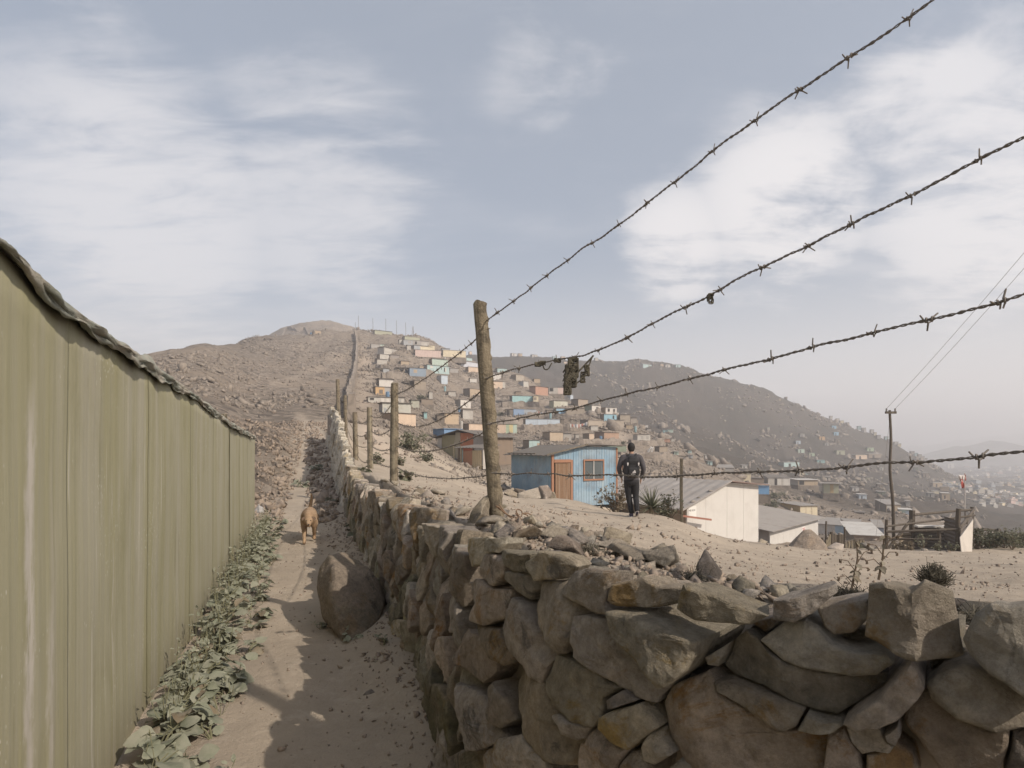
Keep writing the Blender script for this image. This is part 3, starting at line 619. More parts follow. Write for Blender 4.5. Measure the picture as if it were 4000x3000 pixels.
NEAR7 = [
 ([(1425, 600), (1590, 620), (1960, 790), (1950, 880), (1900, 960), (1775, 1055), (1710, 960), (1480, 745)], dict(proud=.07, thick=.30, facets=1, amp=.12)),
 ([(1075, 470), (1150, 370), (1240, 350), (1400, 365), (1380, 440), (1370, 560), (1410, 630), (1310, 630), (1190, 565), (1090, 510)], dict(thick=.11, backs=.74, proud=.03, facets=2)),
 ([(1400, 450), (1550, 405), (1650, 470), (1860, 490), (1840, 560), (1700, 600), (1600, 608), (1440, 580), (1385, 545)], dict(thick=.11, backs=.74, proud=.02, facets=2)),
 ([(920, 440), (1070, 425), (1085, 505), (1190, 570), (1195, 640), (1165, 650), (1160, 780), (1100, 890), (1000, 800), (930, 690), (915, 560)], dict(proud=.02, facets=2, amp=.4)),
 ([(1175, 640), (1320, 640), (1410, 650), (1480, 750), (1700, 960), (1745, 1040), (1740, 1090), (1650, 1195), (1540, 1150), (1440, 1090), (1270, 960), (1190, 890), (1165, 790)], dict(proud=.02, facets=2, amp=.16)),
 ([(880, 310), (945, 240), (1060, 270), (1130, 345), (1080, 410), (920, 428)], dict(thick=.11, backs=.74, proud=.03, facets=2)),
 ([(680, 235), (740, 235), (850, 262), (900, 258), (880, 380), (790, 370), (700, 290)], dict(thick=.11, backs=.74, proud=.03, facets=2)),
 ([(590, 165), (680, 160), (690, 200), (675, 255), (600, 235)], dict(thick=.11, backs=.74, proud=.02, facets=2)),
 ([(500, 160), (580, 150), (600, 240), (580, 330), (520, 340), (495, 260)], dict(thick=.11, backs=.74, proud=.02, facets=2)),
 ([(600, 260), (650, 250), (740, 300), (740, 385), (690, 460), (610, 400), (590, 320)], dict(proud=.03, facets=2)),
 ([(745, 365), (880, 385), (915, 400), (900, 480), (860, 550), (790, 480), (745, 410)], dict(proud=.01, facets=2)),
 ([(535, 430), (600, 410), (680, 470), (760, 480), (745, 650), (660, 700), (605, 660), (595, 560)], dict(proud=.04, facets=1, amp=.15)),
 ([(760, 700), (800, 520), (860, 580), (920, 700), (1000, 810), (1050, 850), (1000, 960), (960, 1050), (900, 1020), (810, 880), (770, 800)], dict(proud=.02, facets=2)),
 ([(985, 1040), (1040, 880), (1150, 910), (1270, 970), (1350, 1060), (1440, 1095), (1360, 1150), (1355, 1280), (1310, 1335), (1150, 1280), (1060, 1200), (1000, 1120)], dict(proud=.02, facets=2, amp=.2)),
 ([(1370, 1160), (1470, 1100), (1560, 1165), (1420, 1215), (1370, 1225)], dict(proud=.02, facets=2)),
 ([(1350, 1260), (1420, 1225), (1570, 1180), (1640, 1260), (1690, 1330), (1600, 1400), (1520, 1465), (1440, 1410), (1350, 1320)], dict(proud=.02, facets=2)),
 ([(760, 1050), (800, 900), (890, 1030), (970, 1060), (1040, 1200), (1060, 1280), (1200, 1400), (1240, 1420), (1180, 1580), (1000, 1540), (880, 1430), (850, 1330), (780, 1180)], dict(proud=.0, facets=2, amp=.2)),
 ([(1050, 1250), (1110, 1240), (1275, 1330), (1250, 1400), (1210, 1410), (1100, 1310)], dict(proud=.03, facets=2)),
 ([(1280, 1340), (1340, 1340), (1510, 1465), (1450, 1580), (1440, 1690), (1180, 1690), (1220, 1430)], dict(proud=.0, facets=2)),
 ([(1640, 1360), (1700, 1345), (1720, 1400), (1790, 1490), (1680, 1560), (1600, 1540), (1590, 1450)], dict(proud=.01, facets=2)),
 ([(1460, 1560), (1510, 1480), (1590, 1480), (1640, 1580), (1630, 1690), (1440, 1690)], dict(proud=.0, facets=2)),
 ([(1740, 1600), (1820, 1530), (1890, 1560), (1900, 1690), (1740, 1690)], dict(proud=.0, facets=2)),
 ([(645, 1500), (730, 1400), (850, 1365), (900, 1440), (1000, 1550), (1050, 1690), (690, 1690)], dict(proud=.01, facets=2)),
 ([(310, 1110), (360, 1040), (450, 1060), (480, 1200), (490, 1420), (470, 1690), (310, 1690), (300, 1300)], dict(proud=.0, facets=1, m='stone_base')),
 ([(490, 1030), (590, 1090), (620, 1150), (690, 1300), (720, 1340), (760, 1400), (640, 1460), (510, 1455), (480, 1380), (470, 1200)], dict(proud=.02, facets=2)),
 ([(630, 1090), (690, 1040), (760, 1150), (790, 1290), (740, 1330), (690, 1280), (640, 1180)], dict(proud=.01, facets=2)),
 ([(470, 900), (520, 720), (600, 760), (680, 900), (665, 990), (620, 1060), (570, 1000)], dict(proud=.02, facets=2)),
 ([(605, 690), (720, 720), (750, 770), (800, 870), (790, 930), (750, 945), (690, 900), (640, 780)], dict(proud=.03, facets=2)),
 ([(490, 1480), (600, 1460), (660, 1470), (640, 1690), (480, 1690)], dict(proud=.0, facets=2, m='stone_base')),
 ([(640, 600), (700, 690), (760, 690), (790, 540), (760, 500), (755, 660)], dict(proud=-.04, facets=1)),
]
nstone = 0
for lst, fn in ((NEAR8, c8), (NEAR7, c7)):
    for poly, kw in lst:
        kw = dict(kw)
        if 'ridge' in kw:
            p0, g = kw['ridge']; q = fn([p0])[0]; q2 = fn([(p0[0]+300, p0[1])])[0]
            kw['ridge'] = (np.array(q), g*np.sign(q[0]-q2[0])*np.array([1.0, 0]))
        kw.setdefault('tilt', np.random.default_rng(50+nstone).uniform(-.17, .17, 2)); kw.setdefault('chop', .035)
        add_stone(fn(poly), 100+nstone, **kw); nstone += 1
# small chinking stones seen in the joints of the near end
S_NEAR = c7([(520, 700)])[0][0]
cr = np.random.default_rng(11)
# the receding stretch: upright slabs fitted into courses (cells of a stretched diagram)
def clip_half(poly, p, n):
    out = []
    k = len(poly)
    for i in range(k):
        a, b = poly[i], poly[(i+1) % k]; da = (a-p)@n; db = (b-p)@n
        if da <= 0: out.append(a)
        if da*db < 0: out.append(a+(b-a)*da/(da-db))
    return np.array(out) if len(out) > 2 else None
def s_at_y(y): return float(np.interp(y, WLINE[20:, 1], WS[20:]))
def bands():
    # (from y, to y, slab width, slab height)
    return [(2.62, 5.2, .15, .27), (5.2, 8.5, .17, .32), (8.5, 13.0, .22, .42), (13.0, 20.0, .30, .50), (20.0, 29.0, .5, .55)]
far_rest = MB(); made = 0
for bi, (y0, y1, wd, ht) in enumerate(bands()):
    s0, s1 = s_at_y(y0), s_at_y(y1)
    seeds = []
    ns = int((s1-s0)/wd)
    for i in range(-1, ns+2):
        sc_ = s0+(i+.5)*wd; yy = float(np.interp(sc_, WS, WLINE[:, 1])); top = float(WALL_TOP(yy))-.02; base = wall_base(sc_)-.05
        nh = max(2, int(round((top-base)/ht)))
        for j in range(nh):
            seeds.append((sc_+cr.uniform(-.55, .55)*wd, base+(j+.5+(.5 if i % 2 else 0)*.6+cr.uniform(-.38, .38))*(top-base)/nh))
    seeds = np.array(seeds); asp = np.array([1.0, wd/ht*1.15])
    shear = cr.uniform(-.25, .25, len(seeds))
    for q, p in enumerate(seeds):
        if p[0] < s0-wd*.4 or p[0] > s1: continue
        yy = float(np.interp(p[0], WS, WLINE[:, 1])); top = float(WALL_TOP(yy))+cr.uniform(-.06, .07); base = wall_base(p[0])-.08
        poly = np.array([[p[0]-wd*1.6, base], [p[0]+wd*1.6, base], [p[0]+wd*1.6, top], [p[0]-wd*1.6, top]])
        nb = seeds[np.argsort((((seeds-p)*asp)**2).sum(1))[1:14]]
        ok = True
        for b in nb:
            mid = (p+b)/2; nrm = (b-p)*asp*asp; nrm = nrm/np.linalg.norm(nrm)
            poly = clip_half(poly, mid, nrm)
            if poly is None: ok = False; break
        if not ok or abs(poly_area(poly)) < .0025: continue
        c = poly.mean(0); poly = c+(poly-c)*np.array([cr.uniform(.90, .97), cr.uniform(.92, .98)])
        seed = 1000+bi*500+q
        low = c[1] < base+.45
        near = made < 240 and bi <= 2
        W, Fc, cc_ = stone(poly, seed, .22, cr.uniform(-.04, .04), .04 if bi == 0 else .08 if bi < 3 else .16, .006, rings=(1.0, .93, .75, .50, .25) if bi < 2 else (1.0, .85, .45), facets=2, amp=.45, rough=.009, tilt=cr.uniform(-.22, .22, 2), chop=.05)
        if near:
            mk('stone', W, Fc, M['stone_base' if low and cr.random() < .6 else 'stone'], wall, origin='center'); made += 1
        else: far_rest.add(W, Fc)
far_rest.build('far_stones', M['stone'], wall, kind='stuff')
# earth and hearting behind the face stones
core = MB(); ss = np.arange(WS[8], s_at_y(28.6), .25)
front = wall_xy(ss, -.11); back = wall_xy(ss, -.40)
yt = np.interp(ss, WS, WLINE[:, 1]); tp = WALL_TOP(yt)-.10-np.where(yt < 3, .10, 0.0)-np.where(yt > 13, .25, 0.0)
bt = np.interp(ss, _bs, _bz)-.3
rings = [np.array([[*f, b], [*f, t], [*k, t+.0], [*k, b]]) for f, k, b, t in zip(front, back, bt, tp)]
core.loft(rings); core.build('earth_core', M['earth'], wall)

# flat coping slabs and loose rocks on the wall top
def loose_rock(name, loc, size, seed, label, group=None, rot=None, sub=2, m='rock', flat=None, cat='rock', planes=8, rough=.05):
    V, Fc = rock_mesh(sub, seed, size, planes, rough)
    R = randrot(np.random.default_rng(seed)) if rot is None else rot
    V = V@np.asarray(R).T
    V = V+np.array([loc[0], loc[1], loc[2]-V[:, 2].min()])
    return mk(name, V, Fc, M[m], smooth=False, label=label, cat=cat, group=group)
def tiltrot(r, amt=.25): amt = amt*.5; return rotz(r.uniform(0, 6.28))@rotx(r.uniform(-amt, amt))@roty(r.uniform(-amt, amt))
cp = np.random.default_rng(5)
# rocks placed one by one: photo position of the base, distance, size (metres)
ROCKS = [
 ((2270, 2085), 2.75, (.16, .10, .075), 'pointed grey rock on the rubble beside the fence post', .2),
 ((2480, 2150), 2.35, (.17, .12, .04), 'broad flat dark slab resting on the rubble of the wall top', .12),
 ((2740, 2210), 2.15, (.12, .09, .075), 'wedge shaped grey block at the edge of the dirt by the rubble', .2),
 ((3080, 2330), 2.0, (.23, .14, .05), 'large flat rock half sunk in the dirt behind the wall', .08),
 ((3245, 2345), 1.75, (.08, .07, .05), 'pale rounded rock behind the dry thistle stems', .15),
 ((1800, 2075), 3.25, (.14, .10, .05), 'flat slab under the foot of the leaning rock', .12),
 ((1950, 2080), 3.05, (.13, .09, .06), 'brown wedge of rock in front of the main fence post', .2),
 ((2050, 2085), 2.95, (.12, .08, .06), 'smooth brown rock right of the main fence post foot', .2),
 ((2160, 2075), 3.0, (.13, .09, .05), 'low cracked slab beyond the wire coil', .12),
 ((1700, 2050), 3.6, (.13, .10, .05), 'flat grey slab on the wall left of the leaning rock', .1),
 ((1610, 2010), 4.6, (.17, .12, .05), 'wide pale slab lying on the wall top', .1),
 ((1540, 1935), 7.0, (.15, .14, .13), 'squat square rock at the foot of the second fence post', .15),
 ((1480, 1925), 7.2, (.10, .10, .12), 'dark upright rock beside the second fence post', .15),
 ((3770, 2335), 1.55, (.05, .045, .045), 'small grey knob of rock behind the big wall blocks', .3),
 ((3860, 2370), 1.45, (.08, .06, .03), 'thin grey flake of rock on the dirt behind the wall', .15),
 ((3560, 2285), 1.75, (.09, .06, .05), 'dark rock below the small dry bush', .2),
 ((2380, 2110), 2.6, (.10, .08, .05), 'grey block in the middle of the wall top rubble', .3),
 ((2220, 2140), 2.3, (.10, .09, .06), 'pale slab standing on edge among the wall top rubble', .5),
 ((2580, 2180), 2.2, (.09, .07, .05), 'square grey rock next to the broad flat slab', .3),
]
for i, ((px, py), d, sz, lab, amt) in enumerate(ROCKS):
    p = P(px, py, d); g = float(ground(p[0], p[1])); r = np.random.default_rng(300+i)
    loose_rock('loose_rock', (p[0], p[1], min(p[2], g+.03)-.30*sz[2]), sz, 300+i, lab, rot=tiltrot(r, amt), sub=3, planes=12, rough=.03)
# the leaning rock against the post
V, Fc = hull([P(*q) for q in ((1820, 2034, 3.95), (1832, 2000, 3.9), (1852, 1966, 3.95), (1886, 1927, 4.0), (1916, 1914, 4.02), (1915, 1952, 3.98), (1911, 2003, 3.9), (1850, 2038, 3.82), (1890, 1935, 4.1), (1838, 2030, 4.08), (1905, 2015, 4.05), (1880, 1990, 3.80))], 4, 2)
V = V+.010*fbm(V*16, 6, 4)[:, None]; V[:, 2] += float(ground(P(1868, 2030, 3.95)[0], 3.95))-V[:, 2].min()-.03
mk('leaning_rock', V, Fc, M['rock'], label='tall grey rock leaning against the main wooden fence post', cat='rock')
# rubble: countable pieces, then the crumbs
rub_lab = 'small angular grey rock in the rubble heap on top of the stone wall'
protos = [mesh_from('rubble_rock', *[(V, Fc) for V, Fc in [rock_mesh(2, 900+i, (1.3, 1.0, .7), 12, .05)]][0], M['rock']) for i in range(10)]
def rub_spot(r):
    s = r.choice([r.uniform(s_at_y(1.15), s_at_y(3.6)), r.uniform(s_at_y(3.0), s_at_y(9.0))], p=[.72, .28]); back = .24+abs(r.normal(0, .42))
    xy = wall_xy(s, -back); return xy
cnt = 0
_rs = np.array([rub_spot(cp) for _ in range(320)]); _rs = _rs[_rs[:, 1] > .9][:190]; _rz = ground(_rs[:, 0], _rs[:, 1])
while cnt < len(_rs):
    xy = _rs[cnt]; zz = float(_rz[cnt]); sz = float(np.clip(cp.lognormal(math.log(.030), .45), .016, .075))*np.clip(xy[1]/2.2, .8, 1.8)
    o = bpy.data.objects.new('rubble_rock', protos[cnt % 10]); C.objects.link(o)
    o.location = (xy[0], xy[1], zz+sz*.22); o.scale = (sz, sz, sz); o.rotation_euler = (cp.uniform(-.6, .6), cp.uniform(-.6, .6), cp.uniform(0, 6.28))
    tag(o, rub_lab, 'rock', 'rubble rocks on the wall top'); cnt += 1
cv, cf = rock_mesh(1, 5, (1.2, 1.0, .7), 9, 0)
Vall, Fall = [], []; nb = 0
def crumb(xy, sz, r, sink=.2):
    global nb
    R = randrot(r); Vv = (cv*sz*r.uniform(.7, 1.3, 3))@R.T
    z0 = xy[2]; Vall.append(Vv+np.array([xy[0], xy[1], z0+sz*(.5-sink)])); Fall.append(cf+nb); nb += len(cv)
spots = []
for _ in range(1500): spots.append((*rub_spot(cp), np.clip(cp.lognormal(math.log(.011), .45), .005, .03)))
for _ in range(1000):      # along the foot of the wall and under the boulder
    s = cp.uniform(s_at_y(2.3), s_at_y(12)); xy = wall_xy(s, abs(cp.normal(.16, .16))+.03); spots.append((*xy, np.clip(cp.lognormal(math.log(.010), .5), .004, .035)))
for _ in range(900):      # path
    yy = cp.uniform(1.8, 13); xx = .72-.36*yy-cp.uniform(0, 1.5)*1.0; spots.append((xx, yy, np.clip(cp.lognormal(math.log(.006), .5), .003, .022)))
for _ in range(3600):      # terrace dirt
    yy = np.exp(cp.uniform(math.log(1.5), math.log(24))); xx = yy*cp.uniform(-.2, .98)
    spots.append((xx, yy, np.clip(cp.lognormal(math.log(.0065), .65), .003, .06)*np.clip(yy/5, .7, 1.8)))
for _ in range(4200):      # bank of rubble beyond the end of the sheet fence and the way up
    yy = cp.uniform(11.2, 42); xx = -.34*yy-abs(cp.normal(0, 2.0))*np.clip(yy/15, .8, 2.2)+.35
    if abs(xx+.365*yy+.25) < .30*np.clip((30-yy)/14, .25, 1.0)*(.6+.8*cp.random()): continue
    spots.append((xx, yy, np.clip(cp.lognormal(math.log(.052), .5), .015, .22)))
spots = np.array(spots)
keep = (wall_side(spots[:, 0], spots[:, 1]) > .22) | (wall_side(spots[:, 0], spots[:, 1]) < -.02)
spots = spots[keep]; zz = ground(spots[:, 0], spots[:, 1])
for (x, y, sz), z in zip(spots, zz): crumb((x, y, z), sz, cp)
mk('gravel', np.concatenate(Vall), np.concatenate(Fall), M['gravel'], label='loose gravel and broken stone strewn over path, wall top and terrace', cat='gravel', kind='stuff')
# a few larger stones on the path and the terrace
for i, (px, py, d, sz, lab) in enumerate([
    (1450, 2715, 3.55, (.085, .06, .045), 'fist sized stone on the shaded path near the wall foot'),
    (1480, 2610, 4.0, (.09, .06, .018), 'flat pale stone on the shaded path below the boulder'),
    (1130, 1935, 15.5, (.16, .14, .09), 'pale stone at the foot of the rubble bank behind the dog'),
    (2980, 2135, 17.0, (.25, .22, .15), 'low stone beside the white house corner'),
    (3395, 2150, 18.0, (.30, .26, .30), 'pale pointed stone on the terrace edge by the agave'),
    (3270, 2140, 17.5, (.32, .28, .18), 'rounded stone at the foot of the dark wooden gate'),
    (2325, 1955, 21.0, (.22, .2, .18), 'grey cinder block on the dirt below the blue house'),
    (3610, 2165, 18.0, (.14, .12, .10), 'white stone at the foot of the plank corral')]):
    p = P(px, py, d); r = np.random.default_rng(600+i)
    loose_rock('stone_block' if 'cinder' in lab else 'loose_stone', (p[0], p[1], float(ground(p[0], p[1]))-.02), sz, 600+i, lab, rot=tiltrot(r, .2), sub=2)
# row of boulders in front of the dark blue wing
for i, (px, py, sz, lab) in enumerate([(1985, 1890, (.42, .35, .3), 'brown boulder ending the row before the blue house, farthest from its door'), (2030, 1893, (.38, .35, .36), 'upright tan boulder in the row before the blue house'),
    (2085, 1885, (.85, .5, .34), 'longest boulder, slab topped, lying before the blue house'), (2075, 1900, (.4, .35, .3), 'small tan boulder under the slab topped boulder'), (2120, 1900, (.55, .45, .42), 'dark boulder with a shaded face near the wooden door'), (2150, 1905, (.35, .32, .26), 'last small boulder of the row by the wooden door')]):
    d = 19.5; p = P(px, py, d); r = np.random.default_rng(660+i)
    loose_rock('boulder', (p[0], p[1], float(ground(p[0], p[1]))-.05), sz, 660+i, lab, rot=tiltrot(r, .2), sub=3, cat='boulder')
p = P(3150, 2150, 16.8); V, Fc = hull([(-.72, -.2, -.2), (-.4, -.5, -.2), (.3, -.55, -.2), (.68, -.2, -.2), (.6, .4, -.2), (-.5, .5, -.2), (.12, -.05, .60), (-.06, .02, .57), (.16, .12, .54), (.42, -.3, .15)], 4, 2); V = V+.03*fbm(V*4, 6, 4)[:, None]*np.array([1, 1, .6]); V += np.array([p[0], p[1], float(ground(p[0], p[1]))+.02])
mk('pyramid_boulder', V, Fc, M['rock'], label='pyramid shaped brown boulder in front of the long white house', cat='boulder')

# ------------------------------------------------------------------ the big boulder on the path
hp = [(712, 1203, 5.0), (740, 1197, 5.15), (765, 1213, 5.2), (684, 1262, 4.95), (690, 1230, 5.02), (698, 1335, 4.75), (722, 1236, 4.74), (717, 1300, 4.60), (738, 1374, 4.48), (785, 1410, 4.46), (806, 1384, 4.72), (828, 1305, 4.92), (806, 1247, 5.0), (780, 1222, 5.4), (832, 1290, 5.35), (700, 1240, 5.4), (800, 1390, 5.2), (705, 1340, 5.25), (745, 1395, 4.9)]
V, Fc = hull([P(x_*4000/2212, y_*4000/2212, d_) for x_, y_, d_ in hp], 4, 6)
cb = V.mean(0); dv_ = V-cb; dv_ /= np.linalg.norm(dv_, axis=1, keepdims=True); V = V+dv_*(.012+.022*fbm(V*4.5, 8, 4)+.006*fbm(V*22, 12, 3))[:, None]
mk('boulder', V, Fc, M['boulder'], smooth=True, label='big rounded brown boulder standing on the path against the stone wall', cat='boulder')
# ------------------------------------------------------------------ green sheet fence on the left
FD = np.array([-.353, .9356])                 # direction of the fence line
def fence_xy(y, off=0.0):                      # off > 0 towards the path
    x = -.90-.378*np.asarray(y, float); return np.stack([x+off*.9356, np.asarray(y, float)+off*.353], -1)
def fence_top(y): return np.interp(y, [-3, 0, 1.6, 2.05, 3.3, 5.5, 7, 10.8], [2.28, 2.24, 2.20, 2.13, 2.08, 1.98, 1.90, 1.79])
def fence_material():
    m = bpy.data.materials.new('olive_sheet'); m.use_nodes = True; t = NT(m.node_tree)
    vec = t.n('ShaderNodeNewGeometry').outputs['Position']
    st = t.mapping(vec, (1, 1, .05))
    c = t.mix(t.ramp(t.noise(st, 4.5, 7, .68), .33, .66), (.285, .265, .160), (.335, .312, .232))
    c = t.mix(t.math('MULTIPLY', t.ramp(t.noise(t.mapping(vec, (1, 1, .035), (3, 1, 2)), 9.0, 6, .7), .52, .70), .6), c, (.36, .33, .265))
    c = t.mix(t.math('MULTIPLY', t.ramp(t.noise(t.mapping(vec, (1, 1, .04), (8, 5, 0)), 14.0, 6, .7), .56, .72), .6), c, (.165, .152, .085))
    c = t.mix(t.math('MULTIPLY', t.ramp(t.noise(t.mapping(vec, (1, 1, .02), (1, 9, 4)), 26.0, 3, .6), .66, .72), .8), c, (.46, .43, .36))
    # scraped pale streak where the paint is gone
    sx = t.n('ShaderNodeSeparateXYZ', {0: vec})
    wob = t.math('MULTIPLY', t.math('SUBTRACT', t.noise(t.mapping(vec, (1, 1, .6)), 3.0, 6, .7), .5), .16)
    for y0, wd, z1, a in ((1.87, .055, 1.80, .85), (2.02, .03, 1.05, .55), (1.60, .03, 1.4, .5), (2.72, .012, 1.5, .45), (3.4, .012, 1.35, .5)):
        band = t.ramp(t.math('ABSOLUTE', t.math('SUBTRACT', t.math('ADD', sx.outputs[1], wob), y0)), wd, wd*.25)
        up = t.ramp(sx.outputs[2], z1+.08, z1-.25); rg = t.ramp(t.noise(t.mapping(vec, (1, 1, .22)), 22.0, 5, .7), .30, .52)
        c = t.mix(t.math('MULTIPLY', t.math('MULTIPLY', t.math('MULTIPLY', band, up), rg), a), c, (.48, .44, .385))
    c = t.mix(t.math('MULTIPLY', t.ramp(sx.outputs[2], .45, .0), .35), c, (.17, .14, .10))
    ch = t.n('ShaderNodeTexVoronoi', {'Scale': 55.0}); t.link(t.mapping(vec, (1, 1, .45)), ch.inputs['Vector'])
    c = t.mix(t.math('MULTIPLY', t.math('MULTIPLY', t.ramp(ch.outputs['Distance'], .22, .10), t.ramp(t.noise(vec, 2.2, 5, .7), .50, .64)), .75), c, (.55, .52, .44))
    c = t.mix(t.math('MULTIPLY', t.ramp(t.noise(t.mapping(vec, (1, 1, .5), (7, 2, 5)), 2.4, 8, .72), .50, .72), .45), c, (.215, .20, .105))
    b = t.n('ShaderNodeBsdfPrincipled', {'Base Color': c, 'Roughness': .75, 'Specular IOR Level': .3})
    bn = t.n('ShaderNodeBump', {'Strength': .25, 'Distance': .01, 'Height': t.noise(t.mapping(vec, (1, 1, .08)), 34, 6, .65)}); t.link(bn.outputs[0], b.inputs['Normal'])
    t.n('ShaderNodeOutputMaterial', {'Surface': b.outputs[0]}); return m
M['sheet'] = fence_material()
fence = empty('sheet_fence', (*fence_xy(4.0), 0), label='tall olive green corrugated sheet fence along the left of the path', cat='fence')
edges = [-3, -1.9, -.8, .3, 1.25, 2.18, 3.3, 4.5, 5.7, 6.93, 8.2, 9.5, 10.8]
fr = np.random.default_rng(2)
for a, b in zip(edges[:-1], edges[1:]):
    n = int((b-a)*1.07/.0125); yy = np.linspace(a, b+.012, n); nz = 16
    skew = fr.uniform(-.003, .003); outw = fr.uniform(-.003, .003)
    V = []; 
    for side, off in ((0, 0.0), (1, -.012)):
        for k in range(nz+1):
            f = k/nz
            rip = .0007*np.sin(yy*2*np.pi/.105+1.5*vnoise(np.c_[yy*1.5, yy*0], 3))+.0006*np.sin(yy*2*np.pi/.041+1)
            bul = .012*fbm(np.c_[yy*.8, np.full(n, f*1.4)], 31, 3)
            o = off+rip+bul+outw+skew*(yy-a)/(b-a)*2
            xy = fence_xy(yy, o); zb = -.06; zt = fence_top(yy)
            V.append(np.c_[xy, zb+(zt-zb)*f])
    V = np.concatenate(V); m_ = (nz+1)*n
    Fc = []
    for s in (0, 1):
        for k in range(nz):
            i0 = s*m_+k*n+np.arange(n-1); q = np.stack([i0, i0+1, i0+n+1, i0+n], 1); Fc.append(q if s == 1 else q[:, ::-1])
    i0 = nz*n+np.arange(n-1); Fc.append(np.stack([i0, i0+m_, i0+m_+1, i0+1], 1))
    for e in (0, n-1):
        i0 = e+np.arange(nz)*n; Fc.append(np.stack([i0, i0+n, i0+n+m_, i0+m_], 1))
    mk('sheet_panel', V, np.concatenate(Fc), M['sheet'], fence, smooth=True)
# seam posts behind and the end post
for y_, r in ((6.93, .025), (10.74, .03), (-.8, .03)):
    q = fence_xy(y_, -.05); top = float(fence_top(y_))+ (.10 if y_ > 6 and y_ < 7 else -.02)
    MB().box((q[0], q[1], top/2-.1), (.07, .06, top+.2), rotz(.36)).build('fence_post', M['wood'], fence)
q = fence_xy(6.93, .016); MB().box((q[0], q[1], .93), (.006, .035, 1.8), rotz(.36)).build('seam_strip', mat('seam', (.075, .07, .035), .8), fence)
# tarpaulin folded over the top edge
M['tarp'] = mat('grey_tarp', (.36, .33, .275), .9, .22, 9, .7, 150, col2=(.28, .29, .245))
yy = np.linspace(-3, 10.85, 620); nr_ = 22; th = np.linspace(0, 1, nr_)
V = []
t0 = fence_top(yy)
wv = fbm(np.c_[yy*1.3, np.zeros_like(yy)], 4, 4); hang = .05+.02*wv+.015*fbm(np.c_[yy*4, np.ones_like(yy)], 6, 3)
saw = ((yy*1.05+.3*np.sin(yy*1.7)) % 1.0)
roll = .014+.006*fbm(np.c_[yy*2.5, np.full_like(yy, 3)], 8, 3)
bump_ = .045*np.exp(-((yy-3.28)/.10)**2)+.02*np.exp(-((yy-5.4)/.12)**2)
for k, f in enumerate(th):
    # cross-section: hangs on the path side, goes over the rolled top, hangs at the back
    if f < .42:
        u = f/.42; off = .026+.016*np.sin(u*6+yy*9+2*wv)*u*(1-u)*3; zz_ = t0-hang*(1-u)
        off = off+.016*fbm(np.c_[yy*7+u*3, np.full_like(yy, u*5)], 15, 3)
    elif f < .62:
        u = (f-.42)/.2; a = np.pi*u; off = .024*np.cos(a)-.004+.0*a; zz_ = t0+(roll+bump_)*np.sin(a)
        off = off*(1+roll*12)
    else:
        u = (f-.62)/.38; off = -.036-.01*np.sin(u*5+yy*7); zz_ = t0-.11*u
    V.append(np.c_[fence_xy(yy, off), zz_+.008*fbm(np.c_[yy*11, np.full_like(yy, f*7)], 19, 3)])
V = np.concatenate(V); n = len(yy)
Fc = np.concatenate([np.stack([k*n+np.arange(n-1), k*n+np.arange(1, n), (k+1)*n+np.arange(1, n), (k+1)*n+np.arange(n-1)], 1)[:, ::-1] for k in range(nr_-1)])
tp_ = mk('tarp_cover', V, Fc, M['tarp'], fence, smooth=True, label='crumpled grey tarp folded over the top edge of the fence')
sm = tp_.modifiers.new('thick', 'SOLIDIFY'); sm.thickness = .005
# pale plastic bags caught beyond the fence end
V, Fc = rock_mesh(3, 41, (.15, .13, .24), 6, .35); p = P(1010, 1735, 12.4); V += p
M['bag'] = mat('pale_sack', (.34, .325, .31), .8, .2, 8, .5, 30)
mk('plastic_sack', V+np.array([0, 0, float(ground(p[0], p[1]))-V[:, 2].min()-.05]), Fc, M['bag'], smooth=True, label='crumpled pale sack on the rubble bank behind the end of the green fence', cat='sack')

# ------------------------------------------------------------------ fence posts and barbed wire on the wall
def post(base, top, r, seed, label, ragged=.5):
    b = np.asarray(base, float); t = np.asarray(top, float); n = 90; m = 30
    path = b+(t-b)*np.linspace(0, 1, n)[:, None]
    a = np.linspace(0, 2*np.pi, m, endpoint=False); V = []
    ax = (t-b)/np.linalg.norm(t-b); n1 = np.cross(ax, [0, 1, 0]); n1 /= np.linalg.norm(n1); n2 = np.cross(ax, n1)
    for i, p in enumerate(path):
        f = i/(n-1); rad = r*(1.06-.12*f)*(1+.06*fbm(np.c_[np.cos(a)*.9, np.sin(a)*.9, np.full(m, f*5)], seed, 3))
        grain = -.035*np.abs(vnoise(np.c_[np.cos(a)*4, np.sin(a)*4, np.full(m, f*1.2)], seed+2))*1.6
        # rotted, flaking right-hand side
        side = np.clip(np.cos(a-(.0))*1.0, 0, 1)**2
        flake = ragged*side*(.20*vnoise(np.c_[np.cos(a)*3, np.sin(a)*3, np.full(m, f*(np.linalg.norm(t-b))*26)], seed+4)+.10*vnoise(np.c_[a*2, np.full(m, f*60), a*0], seed+7))
        rr_ = rad*(1+grain+flake)
        V.append(p+rr_[:, None]*(np.cos(a)[:, None]*(-n1 if n1[0] < 0 else n1)+np.sin(a)[:, None]*n2))
    tp = V[-1].copy(); V[-1] = tp+np.array([0, 0, 1])*(.02*vnoise(np.c_[a, a*0, a*0], seed))[:, None]
    V.append(path[-1]+(tp-path[-1])*.5+np.array([0, 0, .006]))
    mb = MB(); mb.loft(V)
    return mb.build('fence_post', M['wood'], smooth=False, label=label, cat='fence post', group='wooden posts of the barbed wire fence')
PB = [P(1948, 2018, 4.0), P(1539, 1890, 8.4), P(1447, 1838, 13.6), P(1390, 1790, 18.4), P(1352, 1735, 23.5), P(1325, 1680, 27.5)]
